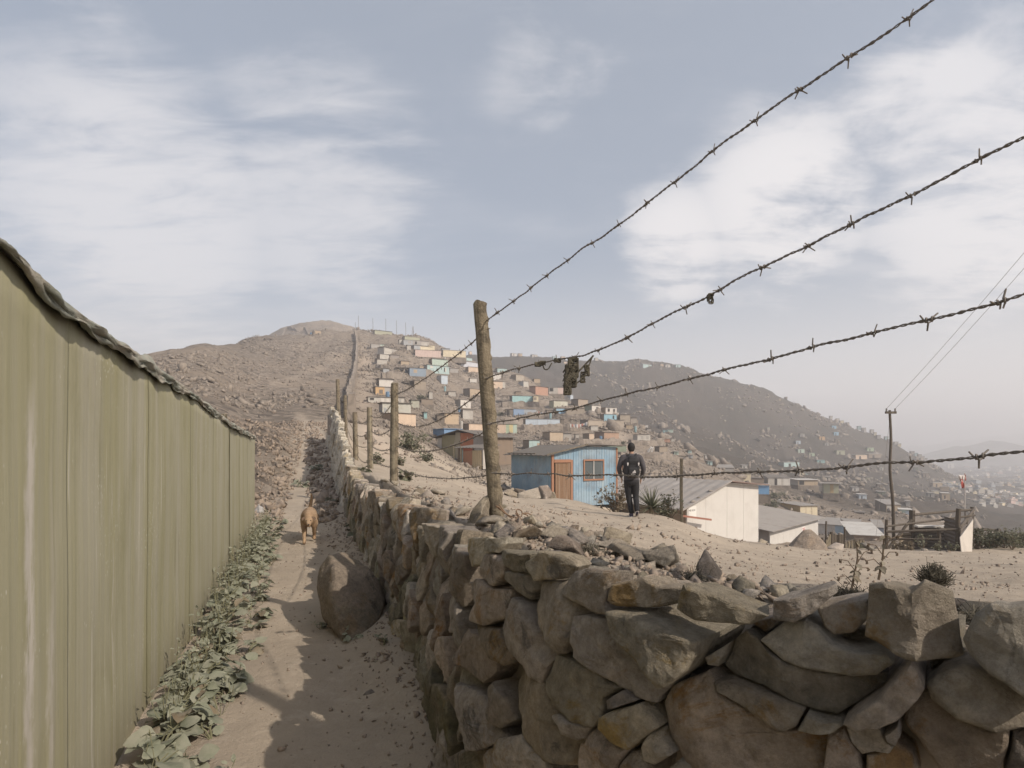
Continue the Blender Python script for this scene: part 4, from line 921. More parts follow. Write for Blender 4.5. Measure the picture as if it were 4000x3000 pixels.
PT = [P(1874, 1182, 4.0), P(1541, 1497, 8.4), P(1443, 1592, 13.6), P(1386, 1610, 18.4), P(1348, 1545, 23.5), P(1319, 1482, 27.5)]
PL = ['thick weathered main fence post leaning slightly left, flaking along one side', 'second fence post with a split top standing beside squat rocks', 'third fence post bound with a twist of wire', 'thin fourth fence post on the wall', 'fifth fence post where the wall starts to climb', 'sixth, smallest fence post near the crest of the wall']
PR = [.051, .060, .068, .080, .075, .095]
for i, (b, t, l, r) in enumerate(zip(PB, PT, PL, PR)):
    b = b.copy(); b[2] = min(b[2], float(ground(b[0], b[1])))-.15
    post(b, t, r, 50+i, l, .95 if i < 2 else .5)
near_post_b = np.array([1.99, .84, 1.0]); near_post_t = np.array([1.97, .84, 3.75])
post(near_post_b, near_post_t, .06, 99, 'tall fence post carrying the near ends of the barbed wires', .3)
# wires traced on the vertical plane between main post and near post
A0 = np.array([-.17, 4.0]); A1 = np.array([1.99, .84])
def wire_near(pts2212):
    out = []
    for x, y in pts2212:
        x, y = x*4000/2212, y*4000/2212; r = (x-CX)/F_PX; e = A1-A0
        t = (r*A0[1]-A0[0])/(e[0]-r*e[1]); q = A0+e*t; out.append((q[0], q[1]-.06*(1-t), CAMZ+(HY-y)/F_PX*q[1]))
    out = np.array(out); k = out[-1]-out[-3]; s_ = (A1[1]-out[-1][1])/k[1]; out = np.vstack([out, out[-1]+k*s_]); return out
WN_ = [[(1040, 708), (1060, 692), (1125, 645), (1185, 597), (1255, 545), (1300, 518), (1400, 440), (1460, 395), (1520, 346), (1600, 287), (1680, 230), (1775, 165), (1885, 95), (1990, 20), (2100, -58)],
       [(1045, 822), (1110, 800), (1190, 783), (1255, 772), (1330, 742), (1390, 712), (1455, 678), (1535, 638), (1615, 592), (1720, 545), (1840, 487), (1975, 418), (2105, 352), (2212, 300)],
       [(1052, 918), (1130, 903), (1240, 884), (1310, 863), (1440, 830), (1500, 815), (1600, 790), (1690, 770), (1790, 742), (1930, 710), (2065, 678), (2212, 635)],
       [(1063, 1022), (1090, 1022), (1132, 1022), (1190, 1023), (1223, 1028), (1265, 1024), (1335, 1026), (1363, 1029), (1415, 1029), (1490, 1025), (1610, 1020), (1730, 1015), (1850, 1004), (2020, 995), (2170, 978), (2212, 973)]]
def arclen(p): return np.concatenate([[0], np.cumsum(np.linalg.norm(np.diff(p, axis=0), axis=1))])
def at_len(p, s): L = arclen(p); return np.stack([np.interp(s, L, p[:, k]) for k in range(3)], -1)
# one barb: two short wires wound once round and sticking out four ways
def barb_mesh():
    mb = MB(); r = .0026
    for k, (a0, dx) in enumerate(((.3, -.004), (1.9, .004))):
        th = np.linspace(0, 2*np.pi*1.1, 12); loop = np.c_[np.linspace(dx, dx*2.2, 12), .0062*np.cos(th+a0), .0062*np.sin(th+a0)]
        v0 = np.array([-.35*np.sign(dx)*-1, math.cos(a0), math.sin(a0)]); v1 = np.array([.35, math.cos(th[-1]+a0+2.6), math.sin(th[-1]+a0+2.6)])
        pth = np.vstack([loop[0]+v0*.025, loop, loop[-1]+v1*.024]); rad = np.full(len(pth), r); rad[0] = rad[-1] = .0022
        mb.tube(pth, rad, 5)
    return mesh_from('barb', mb.verts(), mb.F, M['wire'])
BARB = barb_mesh()
wr = np.random.default_rng(12)
def strand(path, label, fine, barb_gap=.185, r=.0042, first=.05):
    L = arclen(path)[-1]; n = int(L/fine); s = np.linspace(0, L, n); c = at_len(path, s)
    c = c+np.c_[np.zeros(n), np.zeros(n), .0045*fbm(np.c_[s*7, s*0], int(L*100), 3)]
    t = np.gradient(c, axis=0); t /= np.linalg.norm(t, axis=1, keepdims=True); up = np.array([0, 0, 1.]); n1 = np.cross(t, up); n1 /= np.linalg.norm(n1, axis=1, keepdims=True); n2 = np.cross(n1, t)
    ph = s*2*np.pi/.052; mb = MB()
    for o in (0, np.pi):
        h = c+r*1.05*(np.cos(ph+o)[:, None]*n1+np.sin(ph+o)[:, None]*n2); mb.tube(h, r*(1+.18*wr.normal(size=n)).clip(.7, 1.5), 5)
    e = empty('barbed_wire', tuple(c[n//2]), label=label, cat='barbed wire', group='strands of the barbed wire fence')
    mb.build('strand', M['wire'], e, origin='center')
    q = first
    while q < L-.03:
        i = min(n-1, int(q/L*n)); X = Vector(t[i]); Y = Vector(n1[i]); Z = Vector(n2[i])
        ob = bpy.data.objects.new('barb', BARB); C.objects.link(ob); ob.parent = e
        ob.matrix_local = Matrix.Translation(Vector(c[i])-WL[e]) @ Matrix((X, Y, Z)).transposed().to_4x4() @ Matrix.Rotation(wr.uniform(0, 6.28), 4, 'X')
        k = wr.uniform(.85, 1.2); ob.scale = (k, k, k)
        q += barb_gap*wr.uniform(.85, 1.15)
    return e
names = ['top', 'second', 'third', 'lowest']
for k in range(4):
    p = wire_near(WN_[k])
    strand(p, '%s rusty barbed wire running from the main post towards the viewer' % names[k], .006, r=.0027)
HW = [[2.44, 2.07, 1.75, 1.41], [2.39, 1.96, 1.61, 1.29], [2.35, 1.98, 1.62, 1.30], [2.45, 2.0, 1.65, 1.35], [3.3, 2.9, 2.5, 2.1], [4.4, 3.9, 3.5, 3.1]]
for k in range(4):
    pts = []
    for i in range(5):
        b = PB[i]+(PT[i]-PB[i])*((HW[i][k]-PB[i][2])/(PT[i][2]-PB[i][2])); b2 = PB[i+1]+(PT[i+1]-PB[i+1])*((HW[i+1][k]-PB[i+1][2])/(PT[i+1][2]-PB[i+1][2]))
        for t in np.linspace(0, 1, 9)[:-1]:
            p = b+(b2-b)*t; sag = 4*t*(1-t)*(.05+.12*((k*7+i*3) % 4)/3); pts.append(p-np.array([-.05, .03, sag]))
    pts.append(b2)
    strand(np.array(pts), '%s rusty barbed wire strung from post to post up the wall' % names[k], .02, .19, r=.0032)
# tangle of dry weeds hanging from the second wire, with its cords
def tangle(c, size, n, r, seed, ln=.10):
    q = np.random.default_rng(seed); mb = MB()
    for _ in range(n):
        p = np.asarray(c)+q.normal(size=3)*np.asarray(size)*.5; k = 9; st = q.normal(size=3); st /= np.linalg.norm(st); pts = [p]
        for i in range(k):
            st = st+q.normal(size=3)*.9; st /= np.linalg.norm(st); nxt = pts[-1]+st*ln/k*1.8
            nxt = np.asarray(c)+np.clip(nxt-np.asarray(c), -np.asarray(size), np.asarray(size)); pts.append(nxt)
        mb.tube(np.array(pts), r*q.uniform(.6, 1.5), 4, caps=False)
    return mb
w2 = wire_near(WN_[1])
def onw(w, px):   # point of a traced wire at photo column px (2212 scale)
    r = (px*4000/2212-CX)/F_PX; u = w[:, 0]/w[:, 1]; i = np.argmax(u > r); t = (r-u[i-1])/(u[i]-u[i-1]); return w[i-1]+(w[i]-w[i-1])*t
pt_ = onw(w2, 1240); dt = pt_[1]
mb = MB()
for (cx_, cy_, sx, sz, n) in ((1238, 785, 10, 10, 34), (1235, 802, 13, 13, 70), (1232, 822, 12, 14, 70), (1226, 840, 7, 12, 34)):
    q = P(cx_*4000/2212, cy_*4000/2212, dt); k = dt/F_PX*4000/2212
    t_ = tangle(q, (sx*k, .02, sz*k), n, .0032, int(cx_+cy_), .14); mb.add(t_.verts(), t_.F)
mb.build('dry_weed_tangle', M['debris'], label='hanging tangle of dry weeds caught on the second barbed wire', cat='dry weeds', origin='center')
k_ = lambda x, y: P(x*4000/2212, y*4000/2212, dt-.02)
mb = MB(); pth = catmull(np.array([k_(1282, 768), k_(1262, 790), k_(1247, 806), k_(1240, 818)]), .01); mb.tube(pth, .006, 6)
pth = catmull(np.array([k_(1279, 772), k_(1268, 800), k_(1258, 818), k_(1242, 830)]), .01); mb.tube(pth, .0045, 6)
t_ = tangle(k_(1268, 800), (.012, .012, .03), 22, .0028, 4, .08); mb.add(t_.verts(), t_.F); t_ = tangle(k_(1259, 815), (.012, .012, .03), 16, .0028, 5, .08); mb.add(t_.verts(), t_.F)
mb.build('hanging_cord', M['debris'], label='frayed cord slung from the second barbed wire to the weed tangle', cat='cord', origin='center')
mb = MB(); mb.tube(catmull(np.array([k_(1172, 786), k_(1176, 797), k_(1184, 797), k_(1192, 784)]), .006), .004, 6)
for x in (1162, 1172, 1205): t_ = tangle(k_(x, 787-(x-1162)*.2), (.016, .012, .010), 14, .003, x, .06); mb.add(t_.verts(), t_.F)
mb.build('wire_knot', M['debris'], label='small knot and loop of twine on the second barbed wire near the main post', cat='twine', origin='center')
q = onw(w2, 1535); t_ = tangle(q-np.array([0, 0, .018]), (.010, .010, .02), 16, .003, 8, .06); t_.build('weed_scrap', M['debris'], label='scrap of dry weed stuck alone on the second barbed wire', cat='dry weeds', origin='center')
# coil of wire at the foot of the main post
mb = MB(); q = np.random.default_rng(9)
def cpix(x, y, d=3.75): return P(1780+x*.2411, 1700+y*.2411, d)
for pts in ([(720, 1350), (900, 1380), (1040, 1350), (1010, 1290), (980, 1230), (1010, 1200), (1070, 1230), (1070, 1300), (1010, 1340), (860, 1300), (790, 1250), (650, 1150), (690, 1160), (800, 1270)],
            [(970, 1260), (1000, 1310), (1060, 1360), (1120, 1400), (1200, 1370), (1160, 1300), (1090, 1270), (1180, 1270), (1240, 1320)], [(700, 1120), (760, 1200), (830, 1280), (900, 1340), (1000, 1370)]):
    pp = np.array([cpix(x, y, 3.75+q.uniform(-.05, .05)) for x, y in pts]); mb.tube(catmull(pp, .012), .0042, 5)
mb.build('wire_coil', mat('rust', (.19, .12, .075), .8, .3, 40), label='loose coil of rusty wire at the foot of the main fence post', cat='wire coil')
# ------------------------------------------------------------------ houses and huts
CLR = dict(white=(.60, .565, .52), offw=(.48, .455, .41), conc=(.42, .39, .35), grey=(.34, .32, .30), dgrey=(.20, .19, .18), bgrey=(.33, .35, .37), brown=(.21, .16, .12), dbrown=(.115, .09, .07), tan=(.40, .30, .20), peach=(.60, .45, .33), orange=(.55, .34, .15), cream=(.66, .57, .40), yellow=(.62, .52, .25), pink=(.60, .45, .40), mint=(.42, .53, .46), aqua=(.36, .50, .50), teal=(.22, .42, .43), turq=(.30, .53, .54), sky=(.28, .50, .66), blue=(.10, .24, .44), pblue=(.46, .54, .62), olive=(.34, .35, .25), dgreen=(.13, .17, .12), green=(.36, .46, .32), terra=(.40, .20, .13), red=(.48, .16, .10), lav=(.52, .54, .60), mustard=(.42, .29, .12))
def colr(c):
    c = CLR[c] if isinstance(c, str) else c; return tuple(.80*a_+.20*b_ for a_, b_ in zip(c, (.40, .36, .31)))      # sun bleached
hr = np.random.default_rng(21)
all_huts = []
def hut(xl, xe, xr, yt, yb, front, side, label, roof='roof_dark', dmin=45.0, d=None, feat=(), split=None, slope=None, name='hut', cat='hut', group='shanty huts on the hillside', over=.16, Dm=2.8, th=None, fnd=True, hi=1.0, porch=None, small=False, sink=0.0):
    """xl..xe the shaded left wall, xe..xr the front, yt/yb its top and foot in the photograph"""
    if d is None:
        d = hit(xe, yb, dmin)
        if d is None:      # on the skyline: stand it on the crest of that bearing
            dd_ = np.exp(np.arange(math.log(dmin), math.log(900), .004)); gz2 = ground((xe-CX)/F_PX*dd_, dd_); i_ = int(np.argmax((gz2-CAMZ)/dd_)); d = float(dd_[i_]); ny = HY-(gz2[i_]-CAMZ)/d*F_PX; yt += ny+1-yb; yb = ny+1
    k = d/F_PX
    p0 = P(xe, yb, d); H = (yb-yt)*k*hi*1.06; azm = math.atan2(p0[0], p0[1])
    if th is None:
        th = math.asin(min(.72, max(.10, (xe-xl)*k/Dm)))
    D = Dm if xe-xl > 3 else Dm
    W = (xr-xe)*k/math.cos(th)
    a = -azm+th; ca, sa = math.cos(a), math.sin(a)
    ex = np.array([ca, sa, 0]); ey = np.array([-sa, ca, 0]); ez = np.array([0, 0, 1.])
    o = p0.copy()
    if slope is None: slope = hr.uniform(-.02, .05)
    def Wd(u, v, z): return o+ex*u+ey*v+ez*z
    hb = H*(1+slope)               # back height
    def block(mb, u0, u1, v0, v1, z0, z1, m=0):
        mb.hexa(np.array([Wd(u0, v0, z0), Wd(u1, v0, z0), Wd(u1, v1, z0), Wd(u0, v1, z0), Wd(u0, v0, z1), Wd(u1, v0, z1), Wd(u1, v1, z1), Wd(u0, v1, z1)]), m)
    all_huts.append((o, W, D, ex, ey, H))
    g = empty(name, tuple(o), label=label, cat=cat, group=group)
    t = .08
    # walls: front (one piece or two colours), two sides and back
    fr_ = [(0, 1.0, front)] if split is None else [(0, split[0], front), (split[0], 1.0, split[1])]
    for f0, f1, cl in fr_:
        mb = MB(); block(mb, f0*W, f1*W-(0.004 if f1 < 1 else 0), 0, t, -sink, H-.012); mb.build('front_wall', paint(colr(cl)), g)
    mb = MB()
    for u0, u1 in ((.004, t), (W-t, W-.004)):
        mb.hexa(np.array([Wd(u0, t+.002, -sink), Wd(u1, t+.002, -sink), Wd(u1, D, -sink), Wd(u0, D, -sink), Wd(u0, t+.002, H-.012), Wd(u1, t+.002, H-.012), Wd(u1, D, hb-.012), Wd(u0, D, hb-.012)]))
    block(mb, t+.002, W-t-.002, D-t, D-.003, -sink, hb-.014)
    mb.build('side_wall', paint(colr(side)), g)  # side colours run darker than the fronts, the wall's shade painted in
    if fnd and not small:
        mb = MB(); block(mb, -.18, W+.18, -.22, D*.8, -.9-.02*d*.3, -.004); mb.build('foundation', M['foundation'], g)
    # roof slab, slightly warped
    q = hr.uniform(-.03, .03, 4); ov = over*hr.uniform(.6, 1.5); rt = .05
    mb = MB(); pl = -.0
    cs = [(-ov, -ov, H+q[0]*.6-slope*H*ov/D), (W+ov, -ov, H+q[1]*.6-slope*H*ov/D), (W+ov, D+ov*.5, hb+q[2]*.6), (-ov, D+ov*.5, hb+q[3]*.6)]
    mb.hexa(np.array([Wd(*c) for c in cs]+[Wd(c[0], c[1], c[2]+rt) for c in cs]))
    rf = mb.build('roof', M[roof] if isinstance(roof, str) else paint(roof), g)
    for f in feat:
        kind, u0, u1, z0, z1, cl = f
        mb = MB(); pr = .03
        block(mb, u0*W, u1*W, -pr, .02, z0*H, z1*H)
        if kind == 'window':
            wdw = mb.build('window', M['dark'] if cl == 'dark' else M['glass'] if cl == 'glass' else paint(colr(cl)), g)
            if (u1-u0)*W/k > 12:
                mb = MB(); e = .05
                for A_ in ((u0*W-e, u1*W+e, z1*H, z1*H+e), (u0*W-e, u1*W+e, z0*H-e, z0*H), (u0*W-e, u0*W, z0*H, z1*H), (u1*W, u1*W+e, z0*H, z1*H)):
                    block(mb, A_[0], A_[1], -.045, .01, A_[2], A_[3])
                mb.build('frame', paint((.45, .42, .38)), wdw)
        else:
            mb.build(kind, M['dark'] if cl == 'dark' else paint(colr(cl)), g)
    if porch is not None:      # lean-to roof on the left carried by posts
        L, dr, cl = porch; L = L*k
        mb = MB(); mb.hexa(np.array([Wd(-L, -.1, H-dr), Wd(-.02-ov, -.1, H-.03), Wd(-.02-ov, D*.8, H-.03), Wd(-L, D*.8, H-dr), Wd(-L, -.1, H-dr+.05), Wd(-.02-ov, -.1, H+.02), Wd(-.02-ov, D*.8, H+.02), Wd(-L, D*.8, H-dr+.05)]))
        mb.build('porch_roof', M['roof_dark'], g)
        for u in (-L+.1, -L*.5):
            mb = MB(); block(mb, u, u+.09, 0, .09, -.6, H-dr+(L+u)/L*dr-.05); mb.build('porch_post', M['darkwood'], g)
        if cl:
            mb = MB(); block(mb, -L, -.1, D*.75, D*.8, 0, (H-dr)*.98); mb.build('porch_wall', paint(colr(cl)), g)
    return g
W_, D_ = 'window', 'door'
HUTS = [
 # xl, xe, xr, yt, yb, front, side, label, extras
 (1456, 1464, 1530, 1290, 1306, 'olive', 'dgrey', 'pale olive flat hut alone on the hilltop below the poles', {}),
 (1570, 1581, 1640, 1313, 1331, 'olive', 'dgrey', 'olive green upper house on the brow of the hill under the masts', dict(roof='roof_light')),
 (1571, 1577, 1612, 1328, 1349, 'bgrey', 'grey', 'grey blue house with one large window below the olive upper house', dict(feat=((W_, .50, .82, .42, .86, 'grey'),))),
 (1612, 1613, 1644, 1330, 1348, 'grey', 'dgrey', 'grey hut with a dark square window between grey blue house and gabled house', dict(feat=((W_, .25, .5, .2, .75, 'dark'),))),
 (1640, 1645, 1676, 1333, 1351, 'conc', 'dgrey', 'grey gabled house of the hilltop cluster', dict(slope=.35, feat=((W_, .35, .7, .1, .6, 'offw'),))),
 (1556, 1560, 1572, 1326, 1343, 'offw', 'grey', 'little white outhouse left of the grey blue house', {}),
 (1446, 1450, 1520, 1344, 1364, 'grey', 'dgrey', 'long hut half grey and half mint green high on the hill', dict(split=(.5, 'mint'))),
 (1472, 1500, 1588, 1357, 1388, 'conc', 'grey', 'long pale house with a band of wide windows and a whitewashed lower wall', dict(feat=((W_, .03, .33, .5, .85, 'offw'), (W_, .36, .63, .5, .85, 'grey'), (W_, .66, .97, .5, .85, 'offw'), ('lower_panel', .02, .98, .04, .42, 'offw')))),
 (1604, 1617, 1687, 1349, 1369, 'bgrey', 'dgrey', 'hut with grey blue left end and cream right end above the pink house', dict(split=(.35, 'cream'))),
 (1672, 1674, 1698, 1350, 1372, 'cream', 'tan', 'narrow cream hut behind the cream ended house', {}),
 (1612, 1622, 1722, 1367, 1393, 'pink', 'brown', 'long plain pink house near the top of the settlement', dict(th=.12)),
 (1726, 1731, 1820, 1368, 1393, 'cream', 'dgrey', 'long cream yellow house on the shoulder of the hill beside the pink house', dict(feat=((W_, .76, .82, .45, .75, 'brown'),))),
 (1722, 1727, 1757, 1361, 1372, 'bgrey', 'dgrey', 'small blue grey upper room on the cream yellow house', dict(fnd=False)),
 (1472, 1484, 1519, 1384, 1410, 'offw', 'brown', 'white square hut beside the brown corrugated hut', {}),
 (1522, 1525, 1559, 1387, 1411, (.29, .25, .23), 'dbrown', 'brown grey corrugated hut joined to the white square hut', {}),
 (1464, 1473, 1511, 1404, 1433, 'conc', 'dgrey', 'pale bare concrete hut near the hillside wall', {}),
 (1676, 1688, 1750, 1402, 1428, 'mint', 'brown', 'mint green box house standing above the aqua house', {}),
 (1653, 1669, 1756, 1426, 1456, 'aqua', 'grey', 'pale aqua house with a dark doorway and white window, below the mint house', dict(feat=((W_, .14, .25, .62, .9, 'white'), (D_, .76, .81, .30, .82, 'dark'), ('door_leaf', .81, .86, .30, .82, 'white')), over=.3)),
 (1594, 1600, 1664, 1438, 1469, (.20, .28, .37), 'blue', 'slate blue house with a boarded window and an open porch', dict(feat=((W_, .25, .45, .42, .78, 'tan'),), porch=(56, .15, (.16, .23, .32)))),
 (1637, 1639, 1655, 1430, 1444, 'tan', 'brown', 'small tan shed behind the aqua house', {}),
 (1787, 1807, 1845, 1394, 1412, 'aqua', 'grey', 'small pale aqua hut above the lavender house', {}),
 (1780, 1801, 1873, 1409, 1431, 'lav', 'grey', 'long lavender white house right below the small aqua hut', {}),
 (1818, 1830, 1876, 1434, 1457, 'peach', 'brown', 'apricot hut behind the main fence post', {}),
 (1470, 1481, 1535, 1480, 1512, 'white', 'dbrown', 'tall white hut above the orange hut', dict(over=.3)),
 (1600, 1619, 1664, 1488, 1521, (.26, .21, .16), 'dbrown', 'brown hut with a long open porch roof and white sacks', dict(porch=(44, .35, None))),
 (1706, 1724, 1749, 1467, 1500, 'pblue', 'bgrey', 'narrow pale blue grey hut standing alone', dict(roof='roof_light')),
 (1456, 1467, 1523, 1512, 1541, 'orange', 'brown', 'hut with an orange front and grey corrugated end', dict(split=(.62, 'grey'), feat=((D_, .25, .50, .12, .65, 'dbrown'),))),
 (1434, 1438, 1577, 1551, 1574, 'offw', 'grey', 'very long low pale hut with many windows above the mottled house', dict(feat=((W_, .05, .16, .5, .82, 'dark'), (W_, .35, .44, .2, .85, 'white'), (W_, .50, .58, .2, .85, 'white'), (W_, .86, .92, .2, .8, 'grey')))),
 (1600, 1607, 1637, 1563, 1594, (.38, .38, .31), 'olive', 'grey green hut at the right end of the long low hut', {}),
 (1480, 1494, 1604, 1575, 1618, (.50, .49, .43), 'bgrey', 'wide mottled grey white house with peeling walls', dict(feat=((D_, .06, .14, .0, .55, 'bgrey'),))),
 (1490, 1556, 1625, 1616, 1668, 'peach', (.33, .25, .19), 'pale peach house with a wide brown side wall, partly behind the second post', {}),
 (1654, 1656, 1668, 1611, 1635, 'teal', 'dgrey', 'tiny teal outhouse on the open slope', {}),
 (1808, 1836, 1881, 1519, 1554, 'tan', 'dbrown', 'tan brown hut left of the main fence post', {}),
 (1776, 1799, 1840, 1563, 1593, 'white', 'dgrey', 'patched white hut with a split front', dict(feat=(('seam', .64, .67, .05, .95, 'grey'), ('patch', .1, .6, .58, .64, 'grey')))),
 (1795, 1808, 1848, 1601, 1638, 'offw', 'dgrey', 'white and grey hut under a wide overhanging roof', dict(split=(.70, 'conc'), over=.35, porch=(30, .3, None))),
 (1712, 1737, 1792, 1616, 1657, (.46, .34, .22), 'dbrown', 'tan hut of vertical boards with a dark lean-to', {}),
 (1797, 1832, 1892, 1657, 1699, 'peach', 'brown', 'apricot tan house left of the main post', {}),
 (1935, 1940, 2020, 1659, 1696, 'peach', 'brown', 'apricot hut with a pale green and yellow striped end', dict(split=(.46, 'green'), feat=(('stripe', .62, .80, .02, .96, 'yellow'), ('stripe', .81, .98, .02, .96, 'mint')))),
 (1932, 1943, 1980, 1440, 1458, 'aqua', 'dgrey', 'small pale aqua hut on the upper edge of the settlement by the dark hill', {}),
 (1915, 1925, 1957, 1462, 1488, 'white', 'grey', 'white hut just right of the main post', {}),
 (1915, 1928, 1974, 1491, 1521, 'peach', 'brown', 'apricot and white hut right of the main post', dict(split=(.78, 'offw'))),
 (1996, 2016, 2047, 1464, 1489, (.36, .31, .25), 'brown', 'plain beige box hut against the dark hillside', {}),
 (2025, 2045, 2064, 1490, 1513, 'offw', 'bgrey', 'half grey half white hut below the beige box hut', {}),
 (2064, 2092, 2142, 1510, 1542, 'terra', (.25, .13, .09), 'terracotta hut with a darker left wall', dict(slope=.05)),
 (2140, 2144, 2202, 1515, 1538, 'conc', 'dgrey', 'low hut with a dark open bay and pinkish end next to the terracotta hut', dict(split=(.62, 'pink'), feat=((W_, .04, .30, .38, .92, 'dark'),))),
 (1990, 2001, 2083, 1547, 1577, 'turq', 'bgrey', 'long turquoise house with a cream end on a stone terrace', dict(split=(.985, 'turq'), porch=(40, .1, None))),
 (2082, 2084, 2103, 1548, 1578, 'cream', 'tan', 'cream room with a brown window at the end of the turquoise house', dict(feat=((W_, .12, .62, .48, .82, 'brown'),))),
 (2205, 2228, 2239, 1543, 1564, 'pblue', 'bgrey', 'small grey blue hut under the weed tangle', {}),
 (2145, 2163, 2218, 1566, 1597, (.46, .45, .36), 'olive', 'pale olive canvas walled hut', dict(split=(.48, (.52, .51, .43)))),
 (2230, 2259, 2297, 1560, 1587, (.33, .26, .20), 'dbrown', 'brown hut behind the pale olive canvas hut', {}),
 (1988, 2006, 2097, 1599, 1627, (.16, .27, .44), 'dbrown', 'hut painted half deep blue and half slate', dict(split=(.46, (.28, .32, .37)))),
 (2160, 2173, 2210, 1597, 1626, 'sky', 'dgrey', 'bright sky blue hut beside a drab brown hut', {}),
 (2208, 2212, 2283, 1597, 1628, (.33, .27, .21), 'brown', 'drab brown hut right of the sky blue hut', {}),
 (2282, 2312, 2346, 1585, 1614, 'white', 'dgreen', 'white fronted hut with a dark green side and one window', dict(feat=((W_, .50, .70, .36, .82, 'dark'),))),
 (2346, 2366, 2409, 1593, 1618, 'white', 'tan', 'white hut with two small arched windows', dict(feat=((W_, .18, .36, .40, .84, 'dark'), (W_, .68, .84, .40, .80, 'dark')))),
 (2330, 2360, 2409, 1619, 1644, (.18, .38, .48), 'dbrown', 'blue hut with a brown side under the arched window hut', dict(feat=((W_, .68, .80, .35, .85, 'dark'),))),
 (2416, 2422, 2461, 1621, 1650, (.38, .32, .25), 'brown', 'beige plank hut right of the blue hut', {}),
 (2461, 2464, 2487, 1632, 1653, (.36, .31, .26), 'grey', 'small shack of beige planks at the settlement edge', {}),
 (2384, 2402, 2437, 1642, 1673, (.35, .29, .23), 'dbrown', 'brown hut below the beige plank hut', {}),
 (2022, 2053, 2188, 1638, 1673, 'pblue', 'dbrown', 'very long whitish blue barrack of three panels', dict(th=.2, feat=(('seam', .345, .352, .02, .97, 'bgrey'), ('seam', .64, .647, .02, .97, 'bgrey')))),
 (2186, 2189, 2204, 1640, 1673, 'dbrown', 'dbrown', 'dark doorway annex at the end of the long barrack', {}),
 (2258, 2298, 2354, 1642, 1675, (.34, .28, .22), 'dbrown', 'brown hut with laundry hung along its shaded side', {}),
 (2118, 2148, 2200, 1690, 1723, (.44, .34, .24), (.29, .22, .16), 'tan hut with a whitewashed annex', {}),
 (2198, 2201, 2232, 1694, 1723, 'conc', 'grey', 'whitewashed annex joined to the tan hut', {}),
 (2276, 2302, 2320, 1695, 1725, 'peach', 'brown', 'narrow apricot hut left of the chestnut hut', {}),
 (2320, 2360, 2418, 1691, 1728, (.35, .21, .14), (.24, .14, .10), 'large chestnut brown hut above the blue house', {}),
 (2041, 2067, 2108, 1722, 1761, 'aqua', 'brown', 'pale aqua hut just above the roof of the blue house', dict(feat=((D_, .76, .99, .02, .72, 'tan'),))),
 (2472, 2490, 2539, 1699, 1729, 'offw', 'conc', 'cream hut with two square windows at the outer edge of the settlement', dict(feat=((W_, .28, .46, .45, .85, 'grey'), (W_, .70, .88, .45, .85, 'grey')))),
 (2290, 2292, 2347, 1736, 1762, 'pink', 'brown', 'pink hut peeping over the blue house roof', {}),
 (2185, 2190, 2288, 1742, 1764, 'grey', 'dbrown', 'low dark shed behind the ridge of the blue house', dict(roof='roof_grey', over=.4)),
 (2352, 2374, 2408, 1741, 1766, 'mint', 'dgreen', 'mint hut with dark green side behind the blue house', {}),
 (2406, 2410, 2446, 1741, 1768, (.26, .32, .23), 'dgreen', 'dark green hut left of the walker\'s head', {}),
 (2557, 2576, 2606, 1746, 1781, (.34, .27, .20), 'dbrown', 'brown cube hut with grey tarps beside it', {}),
 (2516, 2520, 2531, 1661, 1672, 'white', 'red', 'tiny white hut with a red side on the dark slope', {}),
 (2524, 2528, 2542, 1674, 1684, 'grey', 'dgrey', 'tiny grey hut below the red sided hut', {}),
 (2588, 2592, 2609, 1680, 1692, 'turq', 'teal', 'small turquoise hut on the dark slope', dict(roof='roof_light')),
 (2607, 2609, 2629, 1678, 1690, 'mint', 'teal', 'small mint hut joined to the turquoise one', dict(roof='roof_light')),
 (2586, 2594, 2617, 1715, 1728, 'terra', 'brown', 'small brick red hut on the dark slope', {}),
 (2618, 2622, 2635, 1713, 1725, 'offw', 'grey', 'tiny pale hut next to the brick red hut', {}),
 (2572, 2575, 2586, 1697, 1707, 'grey', 'dgrey', 'tiny grey hut above the brick red hut', {}),
 (1586, 1589, 1605, 1349, 1368, 'conc', 'grey', 'bare concrete block between the pale house and the pink house', {}),
 (1549, 1553, 1579, 1552, 1574, 'grey', 'dgrey', 'grey end room of the very long low pale hut', {}),
 (1972, 1976, 2004, 1600, 1626, 'dbrown', 'dbrown', 'dark open shed left of the half blue hut', dict(feat=((W_, .1, .5, .1, .9, 'dark'),))),
 (2130, 2136, 2168, 1603, 1624, 'brown', 'dbrown', 'brown shed between washing line and sky blue hut', {}),
 (2010, 2014, 2035, 1530, 1543, 'brown', 'dbrown', 'small brown shed above the turquoise house', {}),
 (2244, 2248, 2262, 1697, 1721, 'conc', 'grey', 'narrow grey outhouse right of the whitewashed annex', {}),
 (1672, 1676, 1690, 1532, 1562, 'conc', 'grey', 'upright concrete stub on the open slope', {}),
 (1700, 1708, 1736, 1622, 1652, 'dbrown', 'dbrown', 'dark lean-to shed left of the tan board hut', {}),
 (1490, 1496, 1520, 1440, 1456, 'bgrey', 'dgrey', 'low grey blue shed near the concrete hut', {}),
 (1560, 1566, 1598, 1410, 1426, 'tan', 'brown', 'small tan shed below the pink house', {}),
 (1752, 1758, 1790, 1440, 1456, 'grey', 'dgrey', 'grey lean-to at the right end of the aqua house', {}),
 (1640, 1646, 1690, 1560, 1580, 'brown', 'dbrown', 'brown shed on the slope below the brown porch hut', {}),
 (1880, 1886, 1912, 1585, 1604, 'offw', 'grey', 'white shed behind the main post', {}),
 (2108, 2114, 2140, 1640, 1652, 'conc', 'grey', 'low grey store behind the long barrack', {}),
